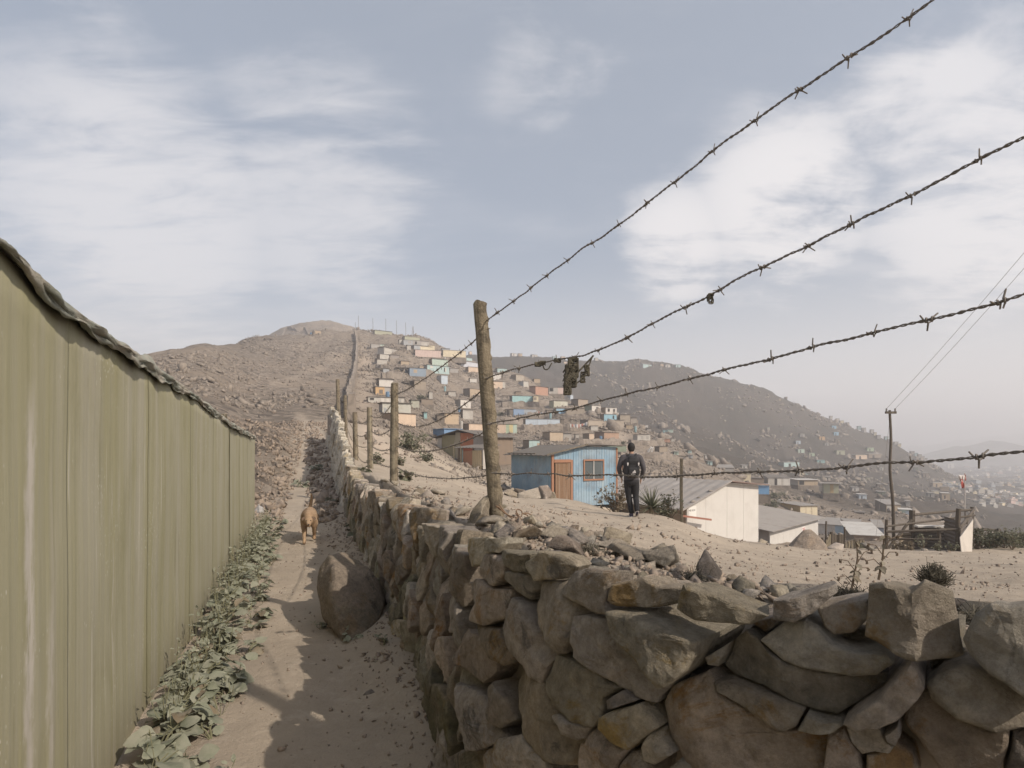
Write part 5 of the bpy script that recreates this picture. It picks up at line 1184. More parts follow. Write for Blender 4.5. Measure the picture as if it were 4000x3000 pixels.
 (2440, 2446, 2470, 1660, 1676, 'tan', 'brown', 'small tan shed on the edge right of the brown hut', {}),
 (2300, 2308, 2336, 1664, 1682, 'offw', 'grey', 'little white store below the laundry hut', {}),
 (1935, 1942, 1974, 1722, 1744, 'tan', 'brown', 'tan shed on the stony slope behind the main post', {}),
 (2150, 2158, 2192, 1742, 1760, 'grey', 'dbrown', 'grey shed just above the blue house ridge', {}),
 (1745, 1752, 1780, 1530, 1548, 'conc', 'grey', 'grey hut on the bare middle slope', {}),
 (1830, 1836, 1862, 1478, 1494, 'white', 'grey', 'small white hut below the apricot hut', {}),
 (2080, 2086, 2110, 1480, 1496, 'tan', 'brown', 'tan hut on the settlement edge above the terracotta hut', {}),
]
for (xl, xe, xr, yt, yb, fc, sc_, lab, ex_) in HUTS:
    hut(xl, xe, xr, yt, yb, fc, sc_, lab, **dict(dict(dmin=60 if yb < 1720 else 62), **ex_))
# small huts across the valley on the far hill
def tiny(xl, xr, yt, yb, c, label, roof='roof_grey', group='small huts on the far hillside', dmin=90):
    hut(xl-(xr-xl)*.22, xl+(xr-xl)*.12, xr, yt, yb, c, tuple(x*.62 for x in colr(c)), label, roof=roof, dmin=dmin, group=group, small=True, feat=() if xr-xl < 16 else ((D_, .3, .45, .02, .7, 'dark'),))  # side is the front colour darkened, shade put into the paint
FARH = [(2672, 2684, 1730, 1740, 'brown', 'small brown hut low on the far slope'), (2632, 2650, 1764, 1777, 'mint', 'small mint hut with a pale roof beside a grey green one'), (2686, 2701, 1760, 1773, 'aqua', 'small aqua hut standing above another aqua hut'), (2686, 2706, 1778, 1790, 'bgrey', 'low blue grey hut under the small aqua hut'),
 (2752, 2766, 1777, 1791, 'white', 'small bright white hut at the end of a stone terrace'), (2762, 2782, 1802, 1817, 'aqua', 'square aqua hut just above the open dark shed'), (2844, 2852, 1799, 1809, 'grey', 'tiny grey hut in the gully of the far slope'), (2896, 2918, 1818, 1831, 'white', 'bright white flat hut above the cream house'), (2995, 3006, 1670, 1681, 'conc', 'lone grey hut in the middle of the bare far slope'),
 (3124, 3142, 1694, 1708, 'grey', 'grey brown hut high on the far slope'), (3108, 3126, 1722, 1735, 'pblue', 'pale blue white hut high on the far slope'), (3115, 3140, 1755, 1770, 'mint', 'square mint hut on the far slope'), (3158, 3180, 1770, 1782, 'green', 'light green hut on the far slope'), (3198, 3220, 1706, 1719, 'orange', 'orange hut on the far slope'), (3248, 3265, 1663, 1675, 'sky', 'upper of two sky blue huts near the far ridge'), (3256, 3274, 1688, 1701, 'sky', 'lower of two sky blue huts near the far ridge'),
 (3220, 3236, 1730, 1741, 'grey', 'small grey hut beside the path on the far slope'), (3262, 3278, 1715, 1730, 'brown', 'brown hut below the sky blue huts'), (3265, 3296, 1760, 1777, 'olive', 'wide beige green hut with pale roof on the far slope'), (3189, 3218, 1797, 1809, 'teal', 'dull teal hut by the steep track'), (3055, 3117, 1807, 1824, 'aqua', 'long aqua barrack alone on the far slope'),
 (3385, 3410, 1749, 1763, 'green', 'green hut below the far ridge near the power pole'), (3338, 3381, 1778, 1794, 'peach', 'tan hut with a wide pale roof on the far slope'), (3388, 3435, 1774, 1789, 'brown', 'wide brown hut with flat roof left of the power pole'), (3122, 3140, 1845, 1857, 'cream', 'little cream hut below the long aqua barrack'), (3224, 3242, 1863, 1875, 'conc', 'little grey hut above the olive shack'), (3434, 3450, 1825, 1838, 'offw', 'pale hut right beside the power pole'), (3285, 3301, 1845, 1858, 'grey', 'small grey hut right of the steep track'),
 (3381, 3397, 1865, 1877, 'olive', 'small olive hut left of the power pole'), (3604, 3625, 1848, 1865, 'brown', 'brown hut on the right flank of the far hill'), (3426, 3444, 1892, 1908, 'brown', 'dark brown hut just left of the pole'), (3641, 3674, 1886, 1903, 'tan', 'beige flat roofed hut on the right flank'), (3327, 3352, 1904, 1919, 'white', 'white tarpaulin hut on the lower far slope'), (3352, 3381, 1932, 1951, 'pblue', 'pale blue hut with a white roof on the lower far slope'),
 (3428, 3455, 1921, 1935, 'dgreen', 'dark green hut left of the power pole foot'), (3623, 3645, 1926, 1942, 'grey', 'grey hut on the lower right flank'), (3676, 3704, 1928, 1955, 'tan', 'tall tan hut with a bright roof on the lower right flank'), (3538, 3553, 1959, 1980, 'grey', 'narrow grey hut above the plank corral'), (3700, 3722, 1812, 1830, 'offw', 'white hut where the ridge meets the city'), (3570, 3584, 1826, 1840, 'dgreen', 'small dark hut on the far flank')]
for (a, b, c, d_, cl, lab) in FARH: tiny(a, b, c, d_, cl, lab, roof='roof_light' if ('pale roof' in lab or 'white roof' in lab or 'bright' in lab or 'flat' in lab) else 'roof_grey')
# row of huts along the far ridge
rl = 'tiny hut strung along the skyline of the far right ridge'
ridge_px = [(3246, 1628), (3272, 1634), (3288, 1639), (3310, 1648), (3356, 1669), (3374, 1680), (3378, 1688), (3406, 1690), (3418, 1701), (3432, 1712), (3462, 1716), (3474, 1724), (3480, 1730), (3500, 1738), (3512, 1744), (3563, 1771), (3578, 1774), (3592, 1777), (3604, 1790), (3616, 1796)]
for i, (x, y) in enumerate(ridge_px):
    wdt = hr.uniform(9, 15); tiny(x-wdt/2, x+wdt/2, y-hr.uniform(8, 12), y+2, ['white', 'offw', 'cream', 'grey', 'aqua', 'conc'][i % 6], rl, 'roof_grey', 'huts on the far ridge', 300)
tl = 'tiny pale hut on the crest of the long hill behind the settlement'
for i, (x, y, wdt) in enumerate([(1838, 1371, 12), (2008, 1390, 22), (2032, 1391, 16), (2088, 1395, 24), (2168, 1402, 18), (2200, 1403, 17), (2330, 1408, 14), (2585, 1432, 14), (2608, 1434, 20), (2648, 1434, 20), (2215, 1423, 30)]):
    tiny(x-wdt/2, x+wdt/2, y-10, y+1, ['peach', 'offw', 'tan', 'conc', 'aqua'][i % 5], tl, 'roof_grey', 'huts on the long hill crest', 250)
hut(2500, 2512, 2545, 1422, 1437, 'aqua', 'grey', 'aqua gabled shed on the crest of the long hill', slope=.4, dmin=250, group='huts on the long hill crest', small=True)
hut(1222, 1230, 1253, 1292, 1307, 'tan', 'dbrown', 'tan brick hut on the saddle of the left hill', dmin=120, group='huts on the left hill', small=True)
hut(1140, 1143, 1160, 1294, 1301, 'tan', 'brown', 'low tan hut on the saddle of the left hill', dmin=120, group='huts on the left hill', small=True)

# ------------------------------------------------------------------ the town spread over the valley floor
fl = 'tiny block of the hazy town on the valley floor'
cityr = np.random.default_rng(8); nC = 0; tries = 0
FARM = [paint(CLR[c]) for c in ('white', 'offw', 'conc', 'grey', 'tan', 'cream', 'pink', 'bgrey')]
placed = []
_qd = np.exp(np.arange(math.log(120), math.log(2500), .01))
def qhit(px, py):
    x = (px-CX)/F_PX*_qd; zr_ = CAMZ+(HY-py)/F_PX*_qd; g_ = tabz(x, _qd); i = int(np.argmax(zr_ <= g_)); return float(_qd[i]) if zr_[i] <= g_[i] else 1500.0
while nC < 290 and tries < 6000:
    tries += 1
    if cityr.random() < .62: px, py = cityr.uniform(3640, 4060), cityr.uniform(1835, 1985)
    else: px, py = cityr.uniform(3690, 4080), cityr.uniform(1775, 1850)
    if py < 1835+(3760-px)*.55 or (py > 1930 and px < 3800): continue
    if any(abs(px-a) < 9 and abs(py-b) < 5 for a, b in placed): continue
    d = qhit(px, py)
    if d > 1900: continue
    wpx = cityr.uniform(11, 24)*np.clip((py-1745)/130, .4, 1.2); k = d/F_PX; p = P(px, py, d); p[2] = float(ground(p[0], p[1]))
    H = cityr.uniform(.28, .5)*wpx*k; wd = wpx*k; D = wd*cityr.uniform(.6, 1.0)
    R = rotz(cityr.uniform(-.6, .6)); mb = MB(); mb.box((0, 0, H*.25), (wd, D, H*1.5)); mb.box((0, 0, H+.06*H), (wd*1.12, D*1.12, H*.1), m=1)
    if cityr.random() < .35: mb.box((wd*.2, D*.1, H*1.35), (wd*.45, D*.5, H*.5))
    mb.V = [v@R.T+p for v in mb.V]
    mb.build('town_block', [FARM[nC % 8], M['roof_light' if cityr.random() < .5 else 'roof_grey']], label=fl, cat='building', group='town on the valley floor'); placed.append((px, py)); nC += 1

# ------------------------------------------------------------------ stone rubble over the hillsides and under the terraces
Vall, Fall, nb = [], [], 0
pool = [rock_mesh(1, 700+i, (1.25, 1.0, .75), 9, .0) for i in range(6)]
sp = []
sr = np.random.default_rng(33)
for (o, W, D, ex, ey, H) in all_huts:                       # retaining heaps in front of each hut
    if o[1] > 300: continue
    n = int(min(45, 8+W*3.0))
    for _ in range(n):
        u = sr.uniform(-.8, W+.8); v = -abs(sr.normal(.35, .5))-.12; q = o+ex*u+ey*v; sp.append((q[0], q[1], sr.lognormal(math.log(.22), .4)))
def scatter(n, x0, x1, y0, y1, sz, sg, dmin, band=None):
    # even in the ground, not in the picture: sample distance and bearing
    u = sr.uniform(x0, x1, n*3); d = np.sqrt(sr.uniform(y0*y0, y1*y1, n*3)); x = (u-CX)/F_PX*d
    ok = vnoise(np.stack([x/18.0, d/18.0], 1), 77)+.6*vnoise(np.stack([x/5.0, d/5.0], 1), 78)+sr.uniform(-.3, .3, n*3) > .12
    x, d = x[ok][:n], d[ok][:n]; sp.extend(zip(x, d, np.clip(sr.lognormal(math.log(sz), sg, len(x)), .08, 2.0)))
scatter(11000, 450, 1420, 32, 260, .17, .55, 30)
scatter(9000, 1380, 2700, 58, 245, .24, .45, 50)
scatter(6000, 2300, 3900, 110, 440, .42, .75, 100)
scatter(2600, 2500, 3900, 40, 150, .18, .6, 40)
scatter(4200, 1420, 2150, 24, 80, .085, .55, 20)
scatter(9000, 1400, 2600, 60, 220, .15, .4, 20)
sp = np.array(sp); zz = ground(sp[:, 0], sp[:, 1])
N_ = len(sp); rots = np.array([randrot(sr) for _ in range(200)]); which = sr.integers(6, size=N_); Vs, Fs, nb = [], [], 0
for k, (pv_, pf_) in enumerate(pool):
    q = sp[which == k]; n_ = len(q); Vr = pv_[None]*(q[:, 2][:, None]*sr.uniform(.7, 1.25, (n_, 3)))[:, None, :]
    Vr = np.einsum('nij,nkj->nki', rots[sr.integers(200, size=n_)], Vr)+np.stack([q[:, 0], q[:, 1], zz[which == k]+.12*q[:, 2]], 1)[:, None, :]
    Vs.append(Vr.reshape(-1, 3)); Fs.append((pf_[None]+(np.arange(n_)*len(pv_))[:, None, None]).reshape(-1, 3)+nb); nb += n_*len(pv_)
mk('scattered_rocks', np.concatenate(Vs), np.concatenate(Fs), M['hillrock'], label='countless broken rocks strewn over the hillsides', cat='rocks', kind='stuff')

# barrels, sheds and timber standing about between the huts
br = np.random.default_rng(61); near_h = [h for h in all_huts if 60 < h[0][1] < 230]
barrel_m = [paint((.12, .20, .30)), paint((.10, .095, .09)), paint((.40, .38, .35)), paint((.22, .34, .36))]
bname = ['blue water barrel beside a hillside hut', 'black water tank beside a hillside hut', 'grey water drum beside a hillside hut', 'teal water barrel beside a hillside hut']
for i in range(44):
    (o, W, D, ex, ey, H) = near_h[br.integers(len(near_h))]; side = br.choice([-1, 1]); q = o+ex*((-.7-br.random()) if side < 0 else W+.6+br.random())+ey*br.uniform(-.3, 1.0); q[2] = float(tabz(np.array([q[0]]), np.array([q[1]]))[0]); q[2] = max(q[2], o[2]-.5)
    if i % 2:
        h_ = br.uniform(.8, 1.2); r_ = .32; mb = MB(); a_ = np.linspace(0, 2*np.pi, 12, endpoint=False)
        mb.loft([np.c_[q[0]+r_*f_*np.cos(a_), q[1]+r_*f_*np.sin(a_), np.full(12, q[2]+z_)] for z_, f_ in ((-.3, .95), (0, .95), (h_*.33, 1.04), (h_*.66, 1.04), (h_, .95), (h_+.08, .55))]); k_ = i//2 % 4; mb.build('water_barrel', barrel_m[k_], label=bname[k_], cat='barrel', group='water barrels in the settlement')
    else:
        R = np.stack([ex, ey, np.array([0, 0, 1.])], 1); g = empty('timber_pile', tuple(q), label='small pile of planks and poles lying by a hillside hut', cat='timber', group='timber piles in the settlement')
        for j in range(4): MB().box(q+np.array([0, 0, .06+.10*j])+R@np.array([br.uniform(-.2, .2), br.uniform(-.3, .3), 0]), (br.uniform(1.6, 2.8), .22, .07), R@rotz(br.uniform(-.25, .25))).build('plank', M['wood' if j % 2 else 'darkwood'], g)
# ------------------------------------------------------------------ nearer houses
class Fr:
    """a house frame: u along the front, v into the house, z up, from two front corners on the ground"""
    def __init__(s, a, b, z):
        a = np.array([a[0], a[1], z], float); b = np.array([b[0], b[1], z], float); s.o = a; s.W = float(np.linalg.norm(b-a)); s.ex = (b-a)/s.W; s.ey = np.array([-s.ex[1], s.ex[0], 0]); s.ez = np.array([0, 0, 1.])
    def p(s, u, v, z): return s.o+s.ex*u+s.ey*v+s.ez*z
    def blk(s, mb, u0, u1, v0, v1, z0, z1, z0b=None, z1b=None):
        """z1b: top height at u1 when it slopes along u"""
        zb0 = z0 if z0b is None else z0b; zb1 = z1 if z1b is None else z1b
        mb.hexa(np.array([s.p(u0, v0, z0), s.p(u1, v0, zb0), s.p(u1, v1, zb0), s.p(u0, v1, z0), s.p(u0, v0, z1), s.p(u1, v0, zb1), s.p(u1, v1, zb1), s.p(u0, v1, z1)])); return mb
    def bar(s, mb, a, b, w, h):
        A_, B_ = s.p(*a), s.p(*b); d = (B_-A_)/np.linalg.norm(B_-A_); n = np.cross(d, [0, 0, 1.]); n = n/np.linalg.norm(n) if np.linalg.norm(n) > .1 else s.ex; m = np.cross(n, d)
        mb.hexa(np.array([A_-n*w/2-m*h/2, A_+n*w/2-m*h/2, B_+n*w/2-m*h/2, B_-n*w/2-m*h/2, A_-n*w/2+m*h/2, A_+n*w/2+m*h/2, B_+n*w/2+m*h/2, B_-n*w/2+m*h/2])); return mb
def corr(fr, u0, u1, v, z0, z1, pitch=.15, amp=.018, th=.01, vert=True):
    """corrugated sheet standing in the plane v"""
    n = max(6, int(abs((u1-u0) if vert else (z1-z0))/pitch*8)); t = np.linspace(0, 1, n); off = amp*np.sin(t*abs((u1-u0) if vert else (z1-z0))/pitch*2*np.pi)
    V = []
    for s_ in (0, th):
        for e in (0, 1):
            for i in range(n):
                u = u0+(u1-u0)*(t[i] if vert else e); z = z0+(z1-z0)*(e if vert else t[i]); V.append(fr.p(u, v+off[i]+s_, z))
    Fc = []
    for i in range(n-1):
        Fc += [(i, i+1, n+i+1, n+i), (2*n+i, 3*n+i, 3*n+i+1, 2*n+i+1), (i, 2*n+i, 2*n+i+1, i+1), (n+i, n+i+1, 3*n+i+1, 3*n+i)]
    return np.array(V), Fc
def shear_roof(fr, c4, th, mat_, parent, name='roof', ridges=0, smooth=False):
    """roof sheet over four corners (u,v,z) given round the sheet, with shallow corrugation lines"""
    a, b, c, d = [fr.p(*q) for q in c4]; n, m = (max(2, ridges*4), 6) if ridges else (2, 2)
    V = []; nz = np.cross(b-a, d-a); nz /= np.linalg.norm(nz); nz = nz if nz[2] > 0 else -nz
    for s_ in (0, th):
        for i in range(n):
            for j in range(m):
                f, g = i/(n-1), j/(m-1); q = (a*(1-f)+b*f)*(1-g)+(d*(1-f)+c*f)*g
                w_ = .014*math.sin(f*ridges*2*np.pi) if ridges else 0
                w_ += .02*float(vnoise(np.array([[f*3, g*2]]), int(abs(a[0])*7))[0]); V.append(q+nz*(s_+w_))
    Fc = []; k = n*m
    for i in range(n-1):
        for j in range(m-1): q = i*m+j; Fc += [(q, q+m, q+m+1, q+1), (k+q, k+q+1, k+q+m+1, k+q+m)]
    for i in range(n-1): Fc += [(i*m, k+i*m, k+(i+1)*m, (i+1)*m), (i*m+m-1, (i+1)*m+m-1, k+(i+1)*m+m-1, k+i*m+m-1)]
    for j in range(m-1): Fc += [(j, j+1, k+j+1, k+j), ((n-1)*m+j, k+(n-1)*m+j, k+(n-1)*m+j+1, (n-1)*m+j+1)]
    return mk(name, np.array(V), Fc, mat_, parent)

# --- blue plank house
M['blue'] = mat('blue_boards', (.21, .315, .405), .75, .14, 3.0, .4, 40, col2=(.27, .36, .43), streak=(9, (.33, .40, .43), .52, .74), stain=.45)
M['trim'] = mat('red_brown_trim', (.31, .165, .105), .85, .18, 9, .3)
M['door'] = mat('worn_door', (.215, .135, .085), .9, .2, 14, .5, 60, streak=(14, (.36, .29, .23), .52, .68))
d0 = 24.5; a = P(2156, 1950, d0); th_ = .50; Wf = 3.42
b = a+Wf*np.array([math.cos(th_-math.atan2(a[0], a[1])), math.sin(th_-math.atan2(a[0], a[1])), 0])
f = Fr(a, b, a[2]); g = empty('blue_house', tuple(a), label='bright blue plank house with a worn wooden door and one two-pane window', cat='house')
hl, ha, hr_, ua = 1.99, 2.34, 2.32, 1.72; Dp = 4.3
top = lambda u: np.interp(u, [0, ua, f.W], [hl, ha, hr_])
du, dv = .10, .93     # door opening along the front
wu0, wu1, wz0, wz1 = 1.66, 2.64, .84, 1.66
nb_ = 25
for i in range(nb_):
    u0, u1 = f.W*i/nb_, f.W*(i+1)/nb_-.012; o_ = .004*hr.normal(); mb = MB(); um = (u0+u1)/2
    segs = [(-.35, 9)]
    if du-.05 < um < dv+.08: segs = [(1.66, 9)]
    if wu0 < um < wu1: segs = [(-.35, wz0), (wz1, 9)]
    for z0, z1 in segs: f.blk(MB(), u0, u1, -o_, .03, z0, min(z1, float(top(u0))-.03), None, min(z1, float(top(u1))-.03)).build('board', M['blue'], g)
mb = MB(); f.blk(mb, 0, f.W, .035, .07, -.35, hl-.06); mb.build('backing', M['dark'], g)
nb2 = 26
for i in range(nb2):      # shaded side wall
    v0, v1 = .08+(Dp-.08)*i/nb2, .08+(Dp-.08)*(i+1)/nb2-.012; mb = MB(); f.blk(mb, -.004*abs(hr.normal()), .03, v0, v1, -.6, hl-.05); mb.build('board', M['blue'], g)
mb = MB(); f.blk(mb, f.W-.03, f.W, .08, Dp, -.6, hr_-.06); f.blk(mb, .03, f.W-.03, Dp-.04, Dp, -.6, hl-.05); mb.build('back_wall', M['blue'], g)
dr = MB()
dg = f.blk(MB(), du+.06, dv, -.012, .03, -.35, 1.58).build('door', M['door'], g)
for i in range(7):
    w0 = (dv-du-.06)/7; f.blk(MB(), du+.06+i*w0+.004, du+.06+(i+1)*w0-.004, -.026-.003*hr.random(), -.013, -.32, 1.56).build('door_board', M['door'], dg)
for (u0, u1, z0, z1) in ((-.03, .08, -.35, 1.97), (dv, dv+.11, -.35, 1.72), (du, dv, 1.60, 1.74)): f.blk(MB(), u0, u1, -.05, .031, z0, z1).build('trim', M['trim'], g)
wg = f.blk(MB(), wu0, wu1, .0, .03, wz0, wz1).build('window', M['glass'], g)
for (u0, u1, z0, z1) in ((wu0-.06, wu1+.06, wz1, wz1+.07), (wu0-.06, wu1+.06, wz0-.07, wz0), (wu0-.06, wu0, wz0, wz1), (wu1, wu1+.06, wz0, wz1)): f.blk(MB(), u0, u1, -.05, .031, z0, z1).build('frame', M['trim'], wg)
f.blk(MB(), wu0+.47, wu0+.51, -.03, -.002, wz0, wz1).build('mullion', paint((.5, .49, .47)), wg)
f.blk(MB(), f.W-.05, f.W+.03, -.03, .031, -.35, hr_-.08).build('corner_board', M['trim'], g)
shear_roof(f, [(-.35, -.22, hl-.10), (-.35, Dp+.2, hl-.10), (ua, Dp+.2, ha+.02), (ua, -.22, ha+.02)], .03, M['roof_dark'], g, ridges=10)
shear_roof(f, [(ua+.002, -.22, ha+.02), (ua+.002, Dp+.2, ha+.02), (f.W+.35, Dp+.2, hr_+.01), (f.W+.35, -.22, hr_+.01)], .03, M['roof_dark'], g, ridges=10)
f.bar(MB(), (-.35, -.2, hl-.03), (ua, -.2, ha+.07), .05, .03).build('roof_batten', M['wood'], g); f.bar(MB(), (-.2, 1.2, hl+.0), (-.2, Dp, hl+.0), .05, .03).build('roof_batten', M['wood'], g)

# --- patchwork shack
k = 50/F_PX; a = P(1709, 1800, 53.0); b = P(1900, 1806, 49.5)
f = Fr(a, b, float(a[2])-.1); g = empty('patchwork_shack', tuple(f.o), label='shack patched from olive, orange red and grey corrugated sheets under a low gable', cat='shack')
u_ = lambda px: (px-1709)/191.0*f.W
hA, hB, hC = 2.35, 2.95, 2.35
for (x0, x1, col_, cor_) in ((1709, 1727, (.52, .49, .45), 1), (1727.6, 1781, (.30, .27, .17), 0), (1781.6, 1801, (.36, .32, .24), 0), (1802, 1851, (.45, .18, .10), 1), (1851.6, 1899, (.40, .37, .34), 1)):
    z1 = float(np.interp(((x0+x1)/2-1709)/191, [0, .5, 1], [hA, hB, hC]))-.12
    if cor_: V, Fc = corr(f, u_(x0), u_(x1), 0, -.3, z1); mk('sheet_panel', V, Fc, paint(col_), g)
    else: f.blk(MB(), u_(x0), u_(x1), 0, .05, -.3, z1).build('sheet_panel', paint(col_), g)
f.blk(MB(), .0, .05, .06, 4, -.3, hA-.05).build('side_wall', paint(CLR['dbrown']), g); f.blk(MB(), f.W-.05, f.W, .06, 4, -.3, hC-.05).build('side_wall', paint(CLR['brown']), g)
f.blk(MB(), .05, f.W-.05, .10, .14, 0, 2.2).build('inner_wall', M['dark'], g)
shear_roof(f, [(-.3, -.4, hA-.1), (-.3, 4.3, hA-.1), (f.W*.5, 4.3, hB), (f.W*.5, -.4, hB)], .05, M['roof_dark'], g, ridges=8)
shear_roof(f, [(f.W*.5+.002, -.4, hB), (f.W*.5+.002, 4.3, hB), (f.W+.3, 4.3, hC-.1), (f.W+.3, -.4, hC-.1)], .05, M['roof_dark'], g, ridges=8)
a = P(1788, 1813, 46.5); b = P(1885, 1816, 44.6); f = Fr(a, b, float(a[2])-.05)
g = empty('lean_to', tuple(f.o), label='small lean-to with a terracotta door and cream corrugated sheets before the patchwork shack', cat='shed')
u_ = lambda px: (px-1788)/97.0*f.W
f.blk(MB(), 0, u_(1806), 0, .05, -.3, 1.38).build('panel', paint(CLR['brown']), g); f.blk(MB(), u_(1806.5), u_(1809), -.01, .05, -.3, 1.36).build('edge_board', paint(CLR['aqua']), g)
f.blk(MB(), u_(1809.5), u_(1845), 0, .05, -.3, 1.15).build('door', paint((.40, .21, .13)), g); V, Fc = corr(f, u_(1845.5), u_(1883), 0, -.3, 1.2, .24, .035); mk('corrugated_sheet', V, Fc, paint((.52, .42, .27)), g)
f.blk(MB(), u_(1809.5), u_(1845), .01, .05, 1.17, 1.36).build('panel', paint(CLR['red']), g); f.blk(MB(), 0, .05, .06, 1.9, -.3, 1.35).build('side_wall', paint(CLR['dbrown']), g); f.blk(MB(), f.W-.05, f.W, .06, 1.9, -.3, 1.3).build('side_wall', paint(CLR['conc']), g)
shear_roof(f, [(-.2, -.3, 1.40), (f.W+.2, -.3, 1.36), (f.W+.2, 2, 1.62), (-.2, 2, 1.66)], .04, M['roof_dark'], g, ridges=9)
for u, c in ((.25, -.5), (1.15, -.55)): f.bar(MB(), (u-.2, c, -.3), (u-.32, c+.1, 1.6), .05, .05).build('prop', M['wood'], g)
hut(1690, 1735, 1803, 1677, 1702, 'blue', 'blue', 'low blue sheet roof hut behind the patchwork shack', d=62, roof=(.14, .25, .40), name='hut')

# --- white gable house with its long grey roof
A_ = np.array([8.15, 26.0]); B_ = np.array([12.75, 28.9]); f = Fr(A_, B_, -3.05)
M['whitewash'] = mat('whitewashed_board', (.57, .545, .51), .8, .05, 2, 0, streak=(5, (.47, .44, .395), .55, .8), stain=.12)
g = empty('white_gable_house', tuple(f.o), label='plain whitewashed gable house with a wide grey roof below the terrace', cat='house')
hl, ha, hr2, ua = 2.02, 2.92, 2.68, 2.9; Dp = 7.5
xs = [0, 1.32, ua, 4.2, f.W]
tp_ = lambda u: float(np.interp(u, [0, ua, f.W], [hl, ha, hr2]))-.05
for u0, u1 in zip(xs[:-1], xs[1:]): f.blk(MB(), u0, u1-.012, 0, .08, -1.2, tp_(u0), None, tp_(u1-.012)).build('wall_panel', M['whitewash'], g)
f.blk(MB(), 0.01, .08, .085, Dp, -1.2, hl-.06).build('side_wall', paint((.27, .215, .17)), g); f.blk(MB(), f.W-.08, f.W-.01, .085, Dp, -1.2, hr2-.06).build('side_wall', M['whitewash'], g); f.blk(MB(), .09, f.W-.09, Dp-.08, Dp, -1.2, hl-.1).build('back_wall', M['whitewash'], g)  # dark brown of the left side wall is its shade, put into the colour
M['roof_big'] = mat('cement_roof', (.33, .30, .275), .85, .08, .8, 0, streak=(1.2, (.40, .37, .34), .5, .75), stain=.3)
shear_roof(f, [(-.62, -.30, hl-.30), (-.62, Dp+.3, hl-.30), (ua, Dp+.3, ha+.01), (ua, -.30, ha+.01)], .05, M['roof_big'], g, ridges=14)
shear_roof(f, [(ua+.002, -.30, ha+.01), (ua+.002, Dp+.3, ha+.01), (f.W+.5, Dp+.3, hr2-.03), (f.W+.5, -.30, hr2-.03)], .05, paint((.20, .14, .12)), g, ridges=8)
for (u, v, z) in ((.2, -.15, hl-.02), (.75, -.1, hl+.15), (1.5, -.1, hl+.42), (1.0, 1.2, hl+.24)):
    V, Fc = rock_mesh(2, int(u*100), (.16, .13, .07), 7); V = V+f.p(u, v, z+.09); mk('roof_stone', V, Fc, M['rock'], g)
f.bar(MB(), (-.75, -.35, 1.52), (1.15, -.42, 1.22), .09, .09).build('beam', paint((.30, .14, .10)), g)
sg = f.blk(MB(), .06, .62, -.015, -.002, 1.36, 1.86).build('sign_board', paint((.72, .70, .66)), g)
def text_mesh(txt, size, fr, u, v, z, mat_, parent, name):
    cu = bpy.data.curves.new(name, 'FONT'); cu.body = txt; cu.size = size; cu.extrude = .002
    ob = bpy.data.objects.new(name, cu); C.objects.link(ob); dg_ = bpy.context.evaluated_depsgraph_get(); me = bpy.data.meshes.new_from_object(ob.evaluated_get(dg_)); C.objects.unlink(ob); bpy.data.objects.remove(ob)
    V = np.array([v_.co[:] for v_ in me.vertices]); Fc = [tuple(p_.vertices) for p_ in me.polygons]; bpy.data.meshes.remove(me)
    W3 = np.array([fr.p(u+x, v-zz_, z+y) for x, y, zz_ in V]); return mk(name, W3, Fc, mat_, parent)
ink = mat('dark_lettering', (.05, .045, .045), .8, 0); redink = mat('red_lettering', (.45, .10, .08), .8, 0)
text_mesh('NE 8 D1', .13, f, .09, -.017, 1.63, ink, sg, 'lettering')
# --- long white house with big grey roof, further down
A_ = np.array([24.0, 52.0]); B_ = np.array([33.7, 61.5]); f = Fr(A_, B_, -8.35); g = empty('long_white_house', tuple(f.o), label='long white house with a broad grey sheet roof down the slope', cat='house')
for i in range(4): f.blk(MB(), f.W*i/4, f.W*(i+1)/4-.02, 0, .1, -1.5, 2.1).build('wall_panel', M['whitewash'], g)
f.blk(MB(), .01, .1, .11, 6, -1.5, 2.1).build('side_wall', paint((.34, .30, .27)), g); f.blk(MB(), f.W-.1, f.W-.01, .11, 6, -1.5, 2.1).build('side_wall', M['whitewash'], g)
shear_roof(f, [(-.9, -.6, 2.12), (f.W+.6, -.6, 2.12), (f.W+.6, 7, 3.0), (-.9, 7, 3.0)], .07, mat('sheet_roof', (.29, .262, .235), .85, .12, .7, 0, streak=(.9, (.22, .195, .175), .5, .75)), g, ridges=22)
sg = f.blk(MB(), f.W*.62, f.W*.70, -.02, -.003, .7, 1.6).build('sign_board', paint((.75, .70, .68)), g)
for i in range(5):
    f.blk(MB(), f.W*.63+.0, f.W*.69-.02*i, -.024, -.0205, 1.42-.15*i, 1.48-.15*i).build('print_line', redink, sg)

# --- the group below the terrace edge
def mid(*a, **k): k.setdefault('group', 'houses in the hollow below the terrace'); return hut(*a, **k)
mid(3192, 3196, 3320, 2048, 2085, 'white', 'grey', 'white house with a light blue panel and grey roof in the hollow', d=74, roof='roof_grey', split=(.46, (.34, .48, .60)), th=-.15, slope=.25, Dm=5, sink=1.5)
mid(3300, 3335, 3420, 2088, 2130, (.40, .30, .24), 'dbrown', 'tan house with a big pale grey roof at the end of the hollow', d=56, roof='roof_light', slope=.5, Dm=5, sink=1.5, over=.4)
mid(3415, 3420, 3447, 2062, 2105, (.20, .24, .32), 'dgrey', 'dark blue hut behind the pale roofed tan house', d=64, roof='roof_grey', slope=.3, Dm=4, sink=1.5)
mid(3045, 3126, 3186, 1978, 2016, 'cream', 'mustard', 'mustard house with dark windows and a cream panelled end', d=98, roof='roof_grey', Dm=6, over=.4, feat=(('seam', .32, .34, .02, .95, 'tan'), ('seam', .66, .68, .02, .95, 'tan')))
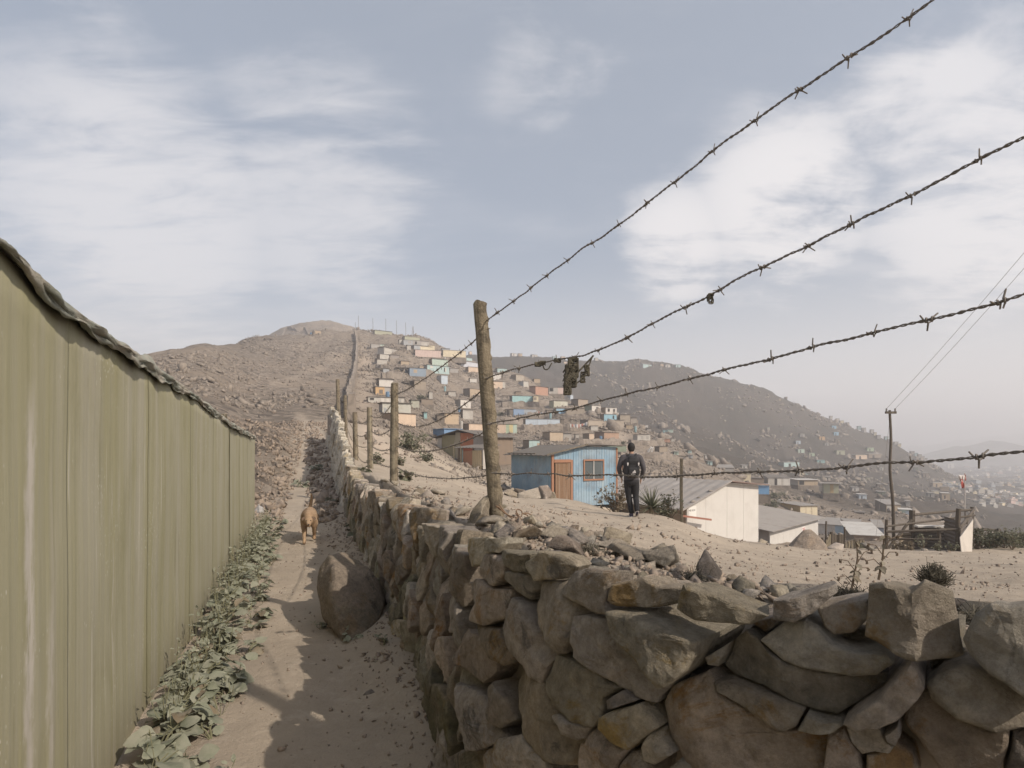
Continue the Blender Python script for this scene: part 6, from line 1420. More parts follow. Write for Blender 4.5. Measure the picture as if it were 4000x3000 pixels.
mid(2996, 3024, 3056, 1957, 1988, 'white', 'grey', 'open shed with one white end panel above the mustard house', d=108, roof='roof_grey', Dm=5)
mid(2961, 2963, 3001, 1897, 1930, (.12, .33, .60), 'blue', 'bright blue box behind the white gable house', d=88, roof='roof_light', sink=1)
mid(2830, 2840, 2926, 1850, 1886, 'peach', 'tan', 'cream and apricot house above the white gable house', d=128, split=(.62, 'cream'), feat=((W_, .40, .46, .35, .75, 'dark'),), Dm=4)
mid(2690, 2700, 2800, 1848, 1880, 'dgrey', 'dbrown', 'dark open shed with a long sloping sheet roof', d=120, roof='roof_grey', over=.7, slope=.35, Dm=6, feat=(('opening', .05, .45, .05, .85, 'dark'), ('opening', .5, .95, .3, .85, 'dark')))
mid(2800, 2803, 2862, 1828, 1850, 'grey', 'dgrey', 'grey roofed hut with a white rag on its corner', d=128, roof='roof_grey', slope=.4, Dm=5)
mid(2560, 2584, 2630, 1846, 1885, 'cream', 'offw', 'bright cream sheet hut with a torn white side', d=84, roof='roof_dark', feat=(('seam', .30, .32, .02, .97, 'tan'), ('seam', .01, .99, .50, .53, 'tan')), Dm=3)
mid(2980, 3000, 3078, 1868, 1896, 'conc', 'dgrey', 'shack of white panels and grey boards above the hollow', d=140, split=(.7, 'white'), feat=((D_, .30, .42, .05, .9, 'dark'), ('panel', .42, .60, .05, .85, 'white')), slope=.3, Dm=4)
mid(2925, 2928, 2980, 1868, 1888, 'brown', 'dbrown', 'low brown shack beside the cream and apricot house', d=135, roof='roof_dark')
mid(3085, 3118, 3186, 1876, 1896, 'tan', 'conc', 'long low hut with a pale flat roof above the blue box', d=145, roof='roof_light', over=.5, feat=((W_, .05, .30, .1, .85, 'dark'),), Dm=5)
mid(3212, 3218, 3268, 1890, 1926, (.40, .40, .27), 'olive', 'olive shack with an ochre door and wide flat roof', d=135, roof='roof_grey', over=.9, feat=((D_, .42, .66, .02, .95, 'mustard'),))
mid(3424, 3462, 3508, 1973, 2012, 'tan', 'dbrown', 'brown shed with a stack of sheets on its roof left of the plank corral', d=120, roof='roof_grey', feat=((D_, .05, .35, .02, .9, 'offw'),), slope=.3, Dm=5)
mid(3508, 3512, 3552, 1992, 2024, 'mint', 'grey', 'small aqua hut with an open white door beside the brown shed', d=116, feat=((D_, .5, .95, .02, .85, 'pblue'),), roof='roof_light')
mid(3186, 3192, 3230, 2040, 2066, 'grey', 'dgrey', 'flat grey roofed annex of the white and light blue house', d=78, roof='roof_light', sink=1)
mid(3340, 3344, 3372, 2002, 2017, 'dbrown', 'dbrown', 'dark little shed on the rubble above the hollow', d=110)

# --- plank corral on the terrace edge
g = empty('plank_corral', tuple(P(3620, 2150, 19.0)), label='ramshackle corral of poles, rails and dark corrugated sheets at the terrace edge', cat='corral')
def pole(p0, p1, r, name, m='darkwood', par=None, n=7): return MB().tube(np.linspace(p0, p1, 5)+hr.normal(size=(5, 3))*r*.15, r, n).build(name, M[m], par)
def gz_(p): return float(ground(p[0], p[1]))
for (x, y0, y1, d, r) in ((3463, 2027, 2150, 19.6, .05), (3562, 1991, 2145, 20.8, .10), (3670, 2060, 2160, 19.0, .06), (3743, 1987, 2162, 18.8, .075), (3798, 1980, 2100, 22.4, .06), (3778, 2020, 2100, 20.6, .035)):
    t_ = P(x, y0, d); b_ = P(x, y1, d); b_[2] = gz_(b_)-.1; pole(b_, t_, r, 'post', par=g)
for (x0, y0, d0_, x1, y1, d1_, r) in ((3568, 2011, 20.7, 3800, 1991, 22.3, .05), (3462, 2057, 19.5, 3808, 2013, 20.5, .035), (3462, 2077, 19.5, 3747, 2068, 18.75, .045), (3465, 2103, 19.5, 3672, 2107, 18.95, .022), (3747, 2066, 18.7, 3804, 1991, 22.3, .05), (3470, 2140, 20.5, 3560, 2030, 20.6, .05)):
    pole(P(x0, y0, d0_), P(x1, y1, d1_), r, 'rail', par=g)
def panel_px(x0, x1, y0, y1, d0_, d1_, col_, name='corrugated_sheet', horiz=True):
    a = P(x0, y1, d0_); b = P(x1, y1, d1_); fr = Fr(a, b, min(gz_(a), gz_(b))-.05); z1 = CAMZ+(HY-y0)/F_PX*(d0_+d1_)/2-fr.o[2]
    V, Fc = corr(fr, 0, fr.W, 0, 0, z1, .13, .016, vert=not horiz); return mk(name, V, Fc, paint(col_), g)
panel_px(3566, 3690, 2059, 2155, 20.75, 20.2, (.155, .130, .108)); panel_px(3688, 3746, 2025, 2155, 20.1, 19.0, (.145, .12, .10)); panel_px(3512, 3558, 2082, 2148, 20.6, 20.7, (.24, .19, .135))
panel_px(3750, 3800, 2030, 2150, 18.9, 22.3, (.10, .085, .075))
Vq = np.array([P(3750, 2100, 18.45), P(3802, 2028, 18.7), P(3797, 2162, 18.5), P(3757, 2164, 18.4)]); Vq = np.vstack([Vq, Vq+np.array([.01, .04, 0])]); mk('white_sheet', Vq, [(0, 1, 2, 3), (7, 6, 5, 4), (0, 4, 5, 1), (1, 5, 6, 2), (2, 6, 7, 3), (3, 7, 4, 0)], paint((.60, .55, .49)), g)
MB().box(P(3635, 2056, 20.4), (1.0, .25, .06), rotz(-.1)).build('sheet_strip', paint((.60, .57, .53)), g)
# long rails to the right of it
for i, (x0, y0, x1, y1, d) in enumerate(((3810, 2069, 3905, 2072, 21.5), (3890, 2093, 4120, 2088, 21.5))): pole(P(x0, y0, d), P(x1, y1, d), .055, 'fence_rail').update_tag()
for o_ in [o for o in C.objects if o.name.startswith('fence_rail')]: tag(o_, 'short weathered rail beside the corral corner' if o_.name == 'fence_rail' else 'long weathered rail above the green weeds', 'rail')
for x in (3815, 3900, 3990, 4090):
    b_ = P(x, 2150, 21.4); b_[2] = gz_(b_)-.1; pole(b_, P(x, 2064 if x < 3905 else 2086, 21.4), .045, 'rail_post'); tag([o for o in C.objects if o.name.startswith('rail_post')][-1], 'stubby post holding the rails among the weeds', 'post', 'posts of the rails in the weeds')
# dark gate
g = empty('plank_gate', tuple(P(3265, 2145, 19.5)), label='dark plank gate between thin poles at the terrace edge', cat='gate')
for (x, y0, r) in ((3227, 2035, .03), (3248, 2078, .05), (3299, 2058, .03), (3211, 2100, .035)):
    b_ = P(x, 2145, 19.5); b_[2] = gz_(b_)-.1; pole(b_, P(x, y0, 19.5), r, 'post', par=g)
a, b = P(3252, 2145, 19.55), P(3297, 2145, 19.7); fr = Fr(a, b, min(gz_(a), gz_(b))-.05)
for i in range(5): fr.blk(MB(), fr.W*i/5, fr.W*(i+1)/5-.01, 0, .03, 0, .60+.01*hr.normal()).build('board', M['darkwood'], g)
a, b = P(3228, 2150, 19.2), P(3247, 2150, 19.5); fr = Fr(a, b, gz_(a)-.05)
for i in range(3): fr.blk(MB(), fr.W*i/3, fr.W*(i+1)/3-.01, 0, .03, 0, .36+.08*i).build('board', M['wood'], g)
a, b = P(3300, 2145, 19.8), P(3380, 2145, 20.5); fr = Fr(a, b, gz_(a)-.1)
for i in range(7): fr.blk(MB(), fr.W*(i+.2)/7, fr.W*(i+.75)/7, 0, .03, -.2, .36+.03*hr.normal()).build('picket', M['wood'], g)
fr.bar(MB(), (0, .05, .40), (fr.W, .05, .40), .05, .05).build('rail', M['darkwood'], g)
# power pole with its two lines
p1 = P(3475, 1602, 22.0); p0 = P(3491, 2140, 22.0); p0[2] = gz_(p0)-.3
g = empty('power_pole', tuple(p0), label='tall crooked wooden power pole with a short crossarm behind the corral', cat='power pole')
pth = np.array([p0, p0+(p1-p0)*.35+[.03, 0, 0], p0+(p1-p0)*.6+[-.05, 0, 0], p0+(p1-p0)*.8+[.02, 0, 0], p1]); MB().tube(catmull(pth, .3), np.linspace(.065, .045, len(catmull(pth, .3))), 9).build('pole', M['darkwood'], g)
MB().box(p1+[0, -.07, -.10], (.42, .07, .09)).build('crossarm', M['darkwood'], g)
for s in (-1, 1): MB().tube(np.array([p1+[s*.17, -.07, -.056], p1+[s*.17, -.07, .06]]), .03, 8).build('insulator', M['dgrey'] if 'dgrey' in M else paint(CLR['dgrey']), g)
e1 = np.array([13.2, 8.0, 11.3])
for i, s in enumerate((-1, 1)):
    a = p1+[s*.17, -.07, .05]; b = e1+[s*.17, 0, .1]; t = np.linspace(0, 1, 40)[:, None]; pth = a+(b-a)*t-np.array([0, 0, 1])*(.55+.06*i)*4*t*(1-t)*.5
    MB().tube(pth, .006, 5, caps=False).build('power_line', M['dgrey'] if 'dgrey' in M else paint((.35, .33, .32)), label=('left' if False else 'thin power line from the crossarm of the crooked pole'), cat='cable', group='power lines', origin='center')
g2 = np.array([13.2, 8.0, float(ground(13.2, 8.0))]); g = empty('power_pole', tuple(g2), label='power pole carrying the other end of the lines beyond the wall', cat='power pole')
MB().tube(np.array([g2-[0, 0, .2], e1+[0, 0, .2]]), .08, 9).build('pole', M['darkwood'], g); MB().box(e1+[0, -.07, 0], (.42, .07, .09)).build('crossarm', M['darkwood'], g)
a = p1+[.05, .05, -.3]; b = p0+[1.9, 4.0, .2]; MB().tube(np.array([a, b]), .006, 5).build('guy_wire', paint((.40, .38, .37)), label='slack guy wire running down behind the crooked pole', cat='cable')
# flag
g = empty('flag_pole', tuple(P(3770, 2120, 24.0)), label='thin pole with a limp red and white flag behind the corral', cat='flag')
a = P(3772, 2120, 24.0); a[2] = gz_(a)-.1; b = P(3768, 1848, 24.0); MB().tube(np.array([a, a+(b-a)*.55]), .022, 7).build('pole', M['darkwood'], g); MB().tube(np.array([a+(b-a)*.551, b]), .018, 7).build('upper_pole', paint((.55, .50, .47)), g)
def cloth(c, name, mat_, par, amp=.03, n=14, m=10, seed=0):
    a, b, c_, d = [np.asarray(q) for q in c]; V = []
    for i in range(n):
        for j in range(m):
            f_, g_ = i/(n-1), j/(m-1); q = (a*(1-f_)+b*f_)*(1-g_)+(d*(1-f_)+c_*f_)*g_; w_ = vnoise(np.array([[f_*4+seed, g_*1.5]]), seed)[0]
            V.append(q+np.array([.4, 1, 0])*amp*w_+np.array([0, 0, .3])*amp*vnoise(np.array([[f_*3, g_*3+seed]]), seed+3)[0])
    Fc = [(i*m+j, i*m+j+1, (i+1)*m+j+1, (i+1)*m+j) for i in range(n-1) for j in range(m-1)]
    o = mk(name, np.array(V), Fc, mat_, par, smooth=True, origin='center'); s = o.modifiers.new('thick', 'SOLIDIFY'); s.thickness = .012; return o
cloth((P(3767, 1856, 23.97), P(3742, 1858, 23.9), P(3752, 1885, 23.9), P(3766, 1870, 23.97)), 'flag_white', paint((.62, .57, .54)), g, .08, seed=3)
cloth((P(3750, 1872, 23.9), P(3760, 1870, 23.92), P(3767, 1905, 23.95), P(3757, 1908, 23.9)), 'flag_red', paint((.42, .10, .08)), g, .08, seed=5)
cloth((P(3767, 1850, 23.97), P(3774, 1856, 24.0), P(3774, 1880, 24.02), P(3768, 1874, 23.98)), 'flag_red', paint((.46, .20, .17)), g, .05, seed=8)
# stake near the walker
b_ = P(2664, 2040, 14.6); b_[2] = gz_(b_)-.1; pole(b_, P(2661, 1793, 14.6), .042, 'wooden_stake', 'wood'); tag([o for o in C.objects if o.name == 'wooden_stake'][0], 'straight wooden stake at the lip of the terrace before the white gable house', 'stake')
# poles on the hilltop, the mast
for i, (x, y0, y1) in enumerate(((1388, 1258, 1302), (1400, 1233, 1300), (1507, 1245, 1308), (1550, 1252, 1312), (1586, 1260, 1322), (1458, 1242, 1300))):
    d = 242.0; a = P(x, y1, d); a[2] = gz_(a)-.3; MB().tube(np.array([a, P(x-(2 if i > 2 else 0), y0, d)]), .10, 5).build('hilltop_pole', M['dgrey'] if 'dgrey' in M else paint((.22, .21, .21)), label='thin tall pole standing on the hilltop above the settlement', cat='pole', group='poles on the hilltop')
g = empty('mast', tuple(P(1612, 1325, 240)), label='slim guyed mast behind the olive upper house', cat='mast')
for x0, x1 in ((1607, 1612), (1613, 1614), (1619, 1613)): MB().tube(np.array([P(x0, 1330, 240), P(x1, 1276-(x0-1613)*.5, 240)]), .10, 5).build('leg', paint((.24, .23, .23)), g)
# laundry lines
def laundry(x0, x1, y0, y1, d, n, lab):
    a, b = P(x0, y0, d), P(x1, y1, d); g = empty('laundry_line', tuple((a+b)/2), label=lab, cat='laundry')
    t = np.linspace(0, 1, 16)[:, None]; pth = a+(b-a)*t-np.array([0, 0, .35])*4*t*(1-t); MB().tube(pth, .02, 4).build('line', paint((.3, .28, .26)), g, origin='center')
    for s in (0, 1): q = pth[-s]; MB().tube(np.array([q-[0, 0, 1.9], q+[0, 0, .1]]), .05, 5).build('line_post', M['darkwood'], g)
    cl = [(.6, .57, .54), (.45, .16, .12), (.6, .5, .45), (.2, .24, .3), (.62, .6, .57), (.5, .25, .2)]
    for i in range(n):
        q = at_len(pth, (i+.5)/n*arclen(pth)[-1]); w_ = np.linalg.norm(b-a)/n*.42; h = hr.uniform(.5, .95); e = (b-a)/np.linalg.norm(b-a)
        cloth((q-e*w_, q+e*w_, q+e*w_*.9-[0, 0, h], q-e*w_*.9-[0, 0, h]), 'garment', paint(cl[i % 6]), g, .06, 6, 5, i)
laundry(2098, 2142, 1604, 1608, 148, 9, 'line of pale pink and white washing right of the half blue hut')
laundry(2226, 2296, 1655, 1648, 130, 11, 'line of red and white washing along the brown hut')
# grey tarps by the brown cube hut
g = empty('tarp_heap', tuple(P(2530, 1785, 118)), label='grey white tarps slung over poles beside the brown cube hut', cat='tarp')
cloth((P(2517, 1778, 118), P(2523, 1781, 118), P(2549, 1747, 118), P(2541, 1744, 118)), 'tarp', paint((.52, .50, .48)), g, .25, seed=2); cloth((P(2540, 1778, 117), P(2546, 1776, 117), P(2556, 1744, 117), P(2549, 1746, 117)), 'tarp', paint((.50, .48, .46)), g, .25, seed=7)
MB().tube(np.array([P(2516, 1785, 118.5), P(2550, 1742, 118.5)]), .05, 5).build('pole', M['darkwood'], g)

# ------------------------------------------------------------------ the wall that climbs the hill
pts = [(1375, 1640), (1363, 1600), (1371, 1535), (1384, 1475), (1392, 1420), (1394, 1360), (1387, 1312)]
line = []
for x, y in pts:
    d = hit(x, y, 36) or 200; line.append(((x-CX)/F_PX*d, d))
line = catmull(np.array(line), 1.0)
def ridge_wall(line, h, th, name, label, seed):
    lz = ground(line[:, 0], line[:, 1]); t = np.gradient(line, axis=0); t /= np.linalg.norm(t, axis=1, keepdims=True); n = np.stack([-t[:, 1], t[:, 0]], 1); mb = MB()
    rings = []
    for i, (p, z) in enumerate(zip(line, lz)):
        j = fbm(np.array([[i*.7, k_*3.1] for k_ in range(6)]), seed, 2)*.12; hh = h+.16*hr.normal()
        rings.append(np.array([[*(p+n[i]*(th*.65+j[0])), z-.6], [*(p+n[i]*(th*.52+j[1])), z+hh*.6], [*(p+n[i]*(th*.4+j[2])), z+hh], [*(p-n[i]*(th*.4+j[3])), z+hh+j[0]*.5], [*(p-n[i]*(th*.52+j[4])), z+hh*.6], [*(p-n[i]*(th*.65+j[5])), z-.6]]))
    mb.loft(rings); return mb.build(name, M['hillrock'], label=label, cat='wall')
ridge_wall(line, 2.1, .7, 'hillside_wall', 'long stone wall climbing straight up the hill left of the settlement', 5)
line = np.array([((x-CX)/F_PX*dd, dd) for x, y in ((1076, 1291), (1110, 1300), (1160, 1303), (1200, 1304), (1228, 1311)) for dd in [hit(x, y, 100) or 230]]); ridge_wall(catmull(line, 2.0), 1.6, .6, 'saddle_wall', 'dark wall crossing the saddle of the left hill', 9)
# dry stone terraces inside the settlement
for i, (x0, x1, y, h, lab) in enumerate(((1640, 1760, 1462, 1.3, 'dry stone terrace under the aqua house'), (1490, 1600, 1478, 1.3, 'dry stone terrace under the slate blue house'), (1960, 2110, 1588, 1.2, 'dry stone terrace under the turquoise house'), (2040, 2260, 1682, 1.4, 'dry stone terrace under the long barrack'), (2060, 2290, 1634, 1.0, 'dry stone terrace under the half blue hut'), (1700, 1800, 1665, 1.3, 'dry stone terrace under the tan board hut'), (1850, 1930, 1560, 1.1, 'dry stone terrace under the tan brown hut'), (1520, 1720, 1415, 1.1, 'dry stone terrace under the pink house'), (1440, 1520, 1440, 1.1, 'dry stone terrace near the concrete hut'), (2250, 2420, 1736, 1.0, 'dry stone terrace above the blue house'), (2440, 2700, 1790, 1.0, 'long dry stone terrace behind the walker'), (2460, 2560, 1738, .9, 'dry stone terrace under the cream two window hut'))):
    ln = []
    for x in np.linspace(x0, x1, 8):
        d = hit(x, y, 60) or 150; ln.append(((x-CX)/F_PX*d, d))
    ln = np.array(ln); md = np.median(ln[:, 1]); ln[:, 1] = md+np.clip(ln[:, 1]-md, -6, 6); ridge_wall(catmull(ln, .6), h, .9, 'terrace_wall', lab, 40+i)
# far hills in the haze
def far_hill(name, prof, depth, thick, seed, mat_):
    px = np.array([q[0] for q in prof], float); py = np.array([q[1] for q in prof], float); uu = np.linspace(px[0], px[-1], 160); yy = np.interp(uu, px, py); V = []; m = 14
    for j in range(m):
        f_ = j/(m-1)*2-1; d = depth+f_*thick; s = (1-abs(f_)**1.3)
        x = (uu-CX)/F_PX*depth; zt = CAMZ+(HY-yy)/F_PX*depth; z = -60+(zt+60)*s+s*fbm(np.stack([x/70, np.full_like(x, d/70)], 1), seed, 4)*9; V += list(zip(x, np.full_like(x, d), z))
    n = len(uu); Fc = np.array([(j*n+i, j*n+i+1, (j+1)*n+i+1, (j+1)*n+i) for j in range(m-1) for i in range(n-1)]); o = mk(name, np.array(V), Fc, mat_, smooth=True, kind='structure'); return o
mh = mat('far_hill', (.12, .115, .095), .97, .2, .02, 0, col2=(.09, .10, .07))
far_hill('far_hill', [(3480, 1800), (3640, 1790), (3700, 1768), (3760, 1736), (3795, 1730), (3830, 1739), (3870, 1714), (3895, 1712), (3960, 1737), (4040, 1738), (4150, 1720), (4400, 1740), (4800, 1790)], 1350, 260, 3, mh)
far_hill('far_range', [(3200, 1790), (3550, 1752), (3700, 1728), (3850, 1708), (4000, 1688), (4300, 1660), (4800, 1640), (5600, 1700)], 2700, 500, 6, mh)
# ------------------------------------------------------------------ plants
def leaf_mat(name, c1, c2, tr=.25):
    m = bpy.data.materials.new(name); m.use_nodes = True; t = NT(m.node_tree)
    oi = t.n('ShaderNodeObjectInfo').outputs['Random']; vec = t.n('ShaderNodeNewGeometry').outputs['Position']
    f = t.math('ADD', t.math('MULTIPLY', oi, .55), t.math('MULTIPLY', t.noise(vec, 25, 4, .6), .6))
    c = t.mix(t.ramp(f, .25, .85), c1, c2)
    # dust lying on the blades
    c = t.mix(t.math('MULTIPLY', t.ramp(t.noise(vec, 9, 6, .7), .35, .7), .55), c, (.37, .345, .28))
    b = t.n('ShaderNodeBsdfPrincipled', {'Base Color': c, 'Roughness': .8, 'Specular IOR Level': .25})
    tl = t.n('ShaderNodeBsdfTranslucent', {'Color': c}); mx = t.n('ShaderNodeMixShader', {0: tr, 1: b.outputs[0], 2: tl.outputs[0]})
    t.n('ShaderNodeOutputMaterial', {'Surface': mx.outputs[0]}); return m
M['leaf'] = leaf_mat('dusty_leaf', (.19, .205, .145), (.27, .28, .205)); M['leafdark'] = leaf_mat('dark_dusty_leaf', (.065, .075, .040), (.11, .115, .065)); M['leafdry'] = leaf_mat('dry_leaf', (.15, .115, .075), (.20, .155, .10)); M['agave'] = leaf_mat('agave_leaf', (.07, .085, .045), (.12, .13, .075), .1)
M['stem'] = mat('weed_stem', (.17, .165, .10), .9, .2, 20)
def leaf_geo(seed, n=7, width=.42, curl=.25, lobes=.06):
    """one blade along +x of unit length: midrib fold, downward curl, wavy margin"""
    r = np.random.default_rng(seed); V = [(0, 0, 0)]; xs = np.linspace(.0, 1, n+1)[1:]
    rows = []
    for x in xs:
        w_ = width*math.sin(math.pi*min(1, (x**.72)))**.8 if x < 1 else .004; w_ = max(w_, .004)*(1+lobes*r.normal())
        zc_ = -curl*x*x+.10*x; rows.append([(x, w_, zc_+.10*w_+.03*r.normal()), (x, w_*.5, zc_+.07*w_+.012*r.normal()), (x, 0, zc_), (x, -w_*.5, zc_+.07*w_+.012*r.normal()), (x, -w_, zc_+.10*w_+.03*r.normal())])
    V += [p for row in rows for p in row]; Fc = [(0, 1+j+1, 1+j) for j in range(4)]
    for i in range(n-1): Fc += [(1+i*5+j, 1+i*5+j+1, 1+(i+1)*5+j+1, 1+(i+1)*5+j) for j in range(4)]
    return np.array(V), Fc
LEAF = [leaf_geo(i, 7, [.46, .40, .50, .36][i % 4], [.22, .35, .15, .45][i % 4]) for i in range(6)]
LEAFM = [mesh_from('leaf', V, Fc, M['leaf'], smooth=True) for V, Fc in LEAF]; LEAFD = [mesh_from('leaf', V*np.array([1, .7, 1.6]), Fc, M['leafdry'], smooth=True) for V, Fc in LEAF]
pr = np.random.default_rng(17)
def leaf_matrix(base, azim, tilt, roll, L): return Matrix.Translation(Vector(base)) @ Matrix.Rotation(azim, 4, 'Z') @ Matrix.Rotation(-tilt, 4, 'Y') @ Matrix.Rotation(roll, 4, 'X') @ Matrix.Scale(L, 4)
def weed(x, y, nleaf, size, height, label, parts=True, sprays=8, lean=(0, 0), m='leaf', group='leafy weeds along the sheet fence'):
    z = float(ground(x, y)); g = empty('leafy_weed', (x, y, z), label=label, cat='weed', group=group); mb = MB(); fol = MB()
    nst = max(2, nleaf//5)
    tips = []
    for s in range(nst):
        a = pr.uniform(0, 6.28); h = height*pr.uniform(.5, 1.05); rad = size*pr.uniform(.15, .9); p1_ = np.array([math.cos(a)*rad+lean[0]*h, math.sin(a)*rad+lean[1]*h, h])
        pth = catmull(np.array([[0, 0, -.02], p1_*np.array([.35, .35, .55]), p1_]), .04); mb.tube(pth, np.linspace(.006, .003, len(pth)), 5); tips.append((pth, a))
    for i in range(nleaf):
        pth, a = tips[i % nst]; f_ = pr.uniform(.25, 1.0)**.7; q = pth[int(f_*(len(pth)-1))]; azm = a+pr.normal(0, 1.1); L = size*pr.uniform(.55, 1.15)*(.75+.5*(1-f_)); pet = L*.35
        d_ = np.array([math.cos(azm), math.sin(azm), pr.uniform(.1, .6)]); q2 = q+d_*pet*.8; q2[2] = max(q2[2], .015); mb.tube(np.array([q, q2]), .0028, 4)
        mw = leaf_matrix(q2, azm, pr.uniform(-.45, .35), pr.normal(0, .35), L)
        if parts:
            o = bpy.data.objects.new('leaf', (LEAFD if pr.random() < .09 else LEAFM)[pr.integers(6)]); C.objects.link(o); o.parent = g; o.matrix_local = mw
        else:
            V, Fc = LEAF[pr.integers(6)]; V4 = np.c_[V, np.ones(len(V))]@np.array(mw).T; fol.add(V4[:, :3], Fc)
    for i in range(sprays):       # upright flower sprays with narrow pale buds
        a = pr.uniform(0, 6.28); q = np.array([math.cos(a), math.sin(a), 0])*size*pr.uniform(.1, .8); h = height*pr.uniform(.9, 1.5); t_ = q+np.array([pr.normal(0, .03), pr.normal(0, .03), h]); mb.tube(np.array([q*.3, (q+t_)/2, t_]), .0022, 4)
        for _ in range(5):
            f_ = pr.uniform(.5, 1.0); c = q+(t_-q)*f_; dd = np.array([pr.normal(), pr.normal(), 1.0])*.014; V, Fc = LEAF[0]; Lb = pr.uniform(.02, .045)
            mw = np.array(leaf_matrix(c+dd, pr.uniform(0, 6.28), pr.uniform(-.2, 1.1), pr.uniform(-1, 1), Lb)); V4 = np.c_[V*np.array([1, .55, 1]), np.ones(len(V))]@mw.T; fol.add(V4[:, :3], Fc)
    o_ = np.array([x, y, z]); mk('stems', mb.verts()+o_, mb.F, M['stem'], g)
    if fol.V: mk('small_leaves' if parts else 'foliage', fol.verts()+o_, fol.F, M[m], g, smooth=True, kind='stuff')
    return g
lab_n = ['broad leaved dusty weed nearest the bottom edge of the green fence', 'weed with the largest flat leaves against the green fence', 'weed with cupped leaves spilling onto the sunlit path', 'weed with pale bud sprays against the green fence']
yy_ = 2.25; i = 0
while yy_ < 10.9:
    near = yy_ < 5.2
    off = pr.uniform(.10, .20); xy = fence_xy(yy_, off+.03)
    lab = lab_n[i] if i < 4 else ('dusty leafy weed crowding the foot of the green fence' if near else 'small dusty weed at the far foot of the green fence')
    weed(xy[0], xy[1], 27 if near else 24, .150 if yy_ < 4 else .138 if near else .13, .19 if yy_ < 4 else .25, lab, parts=near, sprays=2 if yy_ < 2.9 else 8, lean=(.5, .1))
    if pr.random() < .8:
        xy = fence_xy(yy_+.1, off+pr.uniform(.18, .32)); weed(xy[0], xy[1], 9, .12, .10, 'low broad leaved weed creeping over the path edge below the fence' if near else 'small dusty weed at the far foot of the green fence', parts=near, sprays=2, lean=(.3, 0))
    yy_ += .24 if near else .30; i += 1
# weeds in the shade at the foot of the wall and round the boulder
for j, (px, py, d, n, s_, h, lab) in enumerate(((1370, 2060, 9.6, 18, .13, .14, 'flat weed in the shade of the wall beside the dog'), (1400, 2095, 8.8, 14, .12, .12, 'low weed at the wall foot just before the dog'), (1420, 1985, 12.5, 16, .15, .16, 'green weed at the wall foot behind the dog'), (1300, 1985, 13.5, 14, .14, .15, 'leafy weed on the path edge behind the dog'), (1255, 2470, 4.85, 7, .07, .05, 'sprig of weed at the left foot of the big boulder'), (1375, 2520, 4.45, 9, .07, .06, 'creeping weed in front of the big boulder'), (1500, 2560, 4.2, 6, .06, .05, 'tiny weed between boulder and wall'), (1180, 1840, 17.5, 20, .22, .25, 'grey green weed on the rubble bank'), (1240, 1790, 20.5, 20, .25, .3, 'weed clump on the rubble beside the climbing path'))):
    p = P(px, py, d); weed(p[0], p[1], n, s_, h, lab, parts=False, sprays=1, m='leafdark' if j < 4 else 'leaf', group='weeds in the path')
def shrub(base, rx, rz, nbr, nleaf, ls, label, m='leafdark', name='shrub', cat='shrub', group=None, seed=0, wood='twig', leafshape=1):
    r = np.random.default_rng(seed); b = np.asarray(base, float); mb = MB(); fol = MB(); tips = []
    for i in range(nbr):
        a = r.uniform(0, 6.28); e = r.uniform(.1, 1.0); t_ = b+np.array([math.cos(a)*rx*e, math.sin(a)*rx*e*.8, rz*r.uniform(.55, 1.0)]); k1 = b+(t_-b)*.5+r.normal(size=3)*rx*.12
        pth = catmull(np.array([b, k1, t_]), rx*.15); mb.tube(pth, np.linspace(.014, .004, len(pth))*max(.5, rz), 5); tips += [pth[int(len(pth)*f_)] for f_ in (.4, .6, .75, .9)]
        for _ in range(2):
            q = pth[int(len(pth)*r.uniform(.4, .8))]; t2 = q+r.normal(size=3)*np.array([rx, rx, rz*.5])*.3; mb.tube(np.array([q, (q+t2)/2+r.normal(size=3)*.02, t2]), .004*max(.5, rz), 4); tips.append(t2)
    tips = np.array(tips)
    for i in range(nleaf):
        q = tips[r.integers(len(tips))]+r.normal(size=3)*rx*.10; V, Fc = LEAF[r.integers(6)]; mw = np.array(leaf_matrix(q, r.uniform(0, 6.28), r.uniform(-.9, .6), r.normal(0, .6), ls*r.uniform(.6, 1.3))); V4 = np.c_[V, np.ones(len(V))]@mw.T; fol.add(V4[:, :3], Fc)
    g = empty(name, tuple(b), label=label, cat=cat, group=group); mk('branches', mb.verts(), mb.F, M[wood], g); mk('foliage', fol.verts(), fol.F, M[m], g, smooth=True, kind='stuff'); return g
def onground(px, py, d): p = P(px, py, d); p[2] = gz_(p)-.03; return p
shrub(onground(2400, 1975, 18.0), .62, 1.05, 16, 420, .085, 'sparse leggy shrub with drooping leaves before the blue house', 'leafdry', seed=1)
shrub(onground(2615, 2030, 14.8), .40, .75, 12, 240, .06, 'thin dusty shrub right of the yucca', 'leafdark', seed=2)
shrub(onground(2585, 2025, 15.0), .35, .38, 10, 260, .06, 'low dusty bush under the yucca', 'leafdark', seed=3)
for j, (px, py, d, rx, rz, n, lab) in enumerate(((1605, 1727, 30, 1.0, 1.0, 900, 'large grey green bush beside the dirt road'), (1665, 1752, 27, .45, .45, 380, 'smaller grey green bush before the large roadside bush'), (1565, 1800, 20, .3, .35, 160, 'dusty bush behind the second fence post'), (1590, 1870, 11, .18, .25, 110, 'small weed bush at the foot of the second fence post'), (1470, 1800, 19, .3, .4, 160, 'weedy bush between the third and fourth fence post'))):
    shrub(onground(px, py, d), rx, rz, 18, n, .11 if rx > .5 else .08, lab, 'leafdark', 'bush', 'bush', seed=20+j)
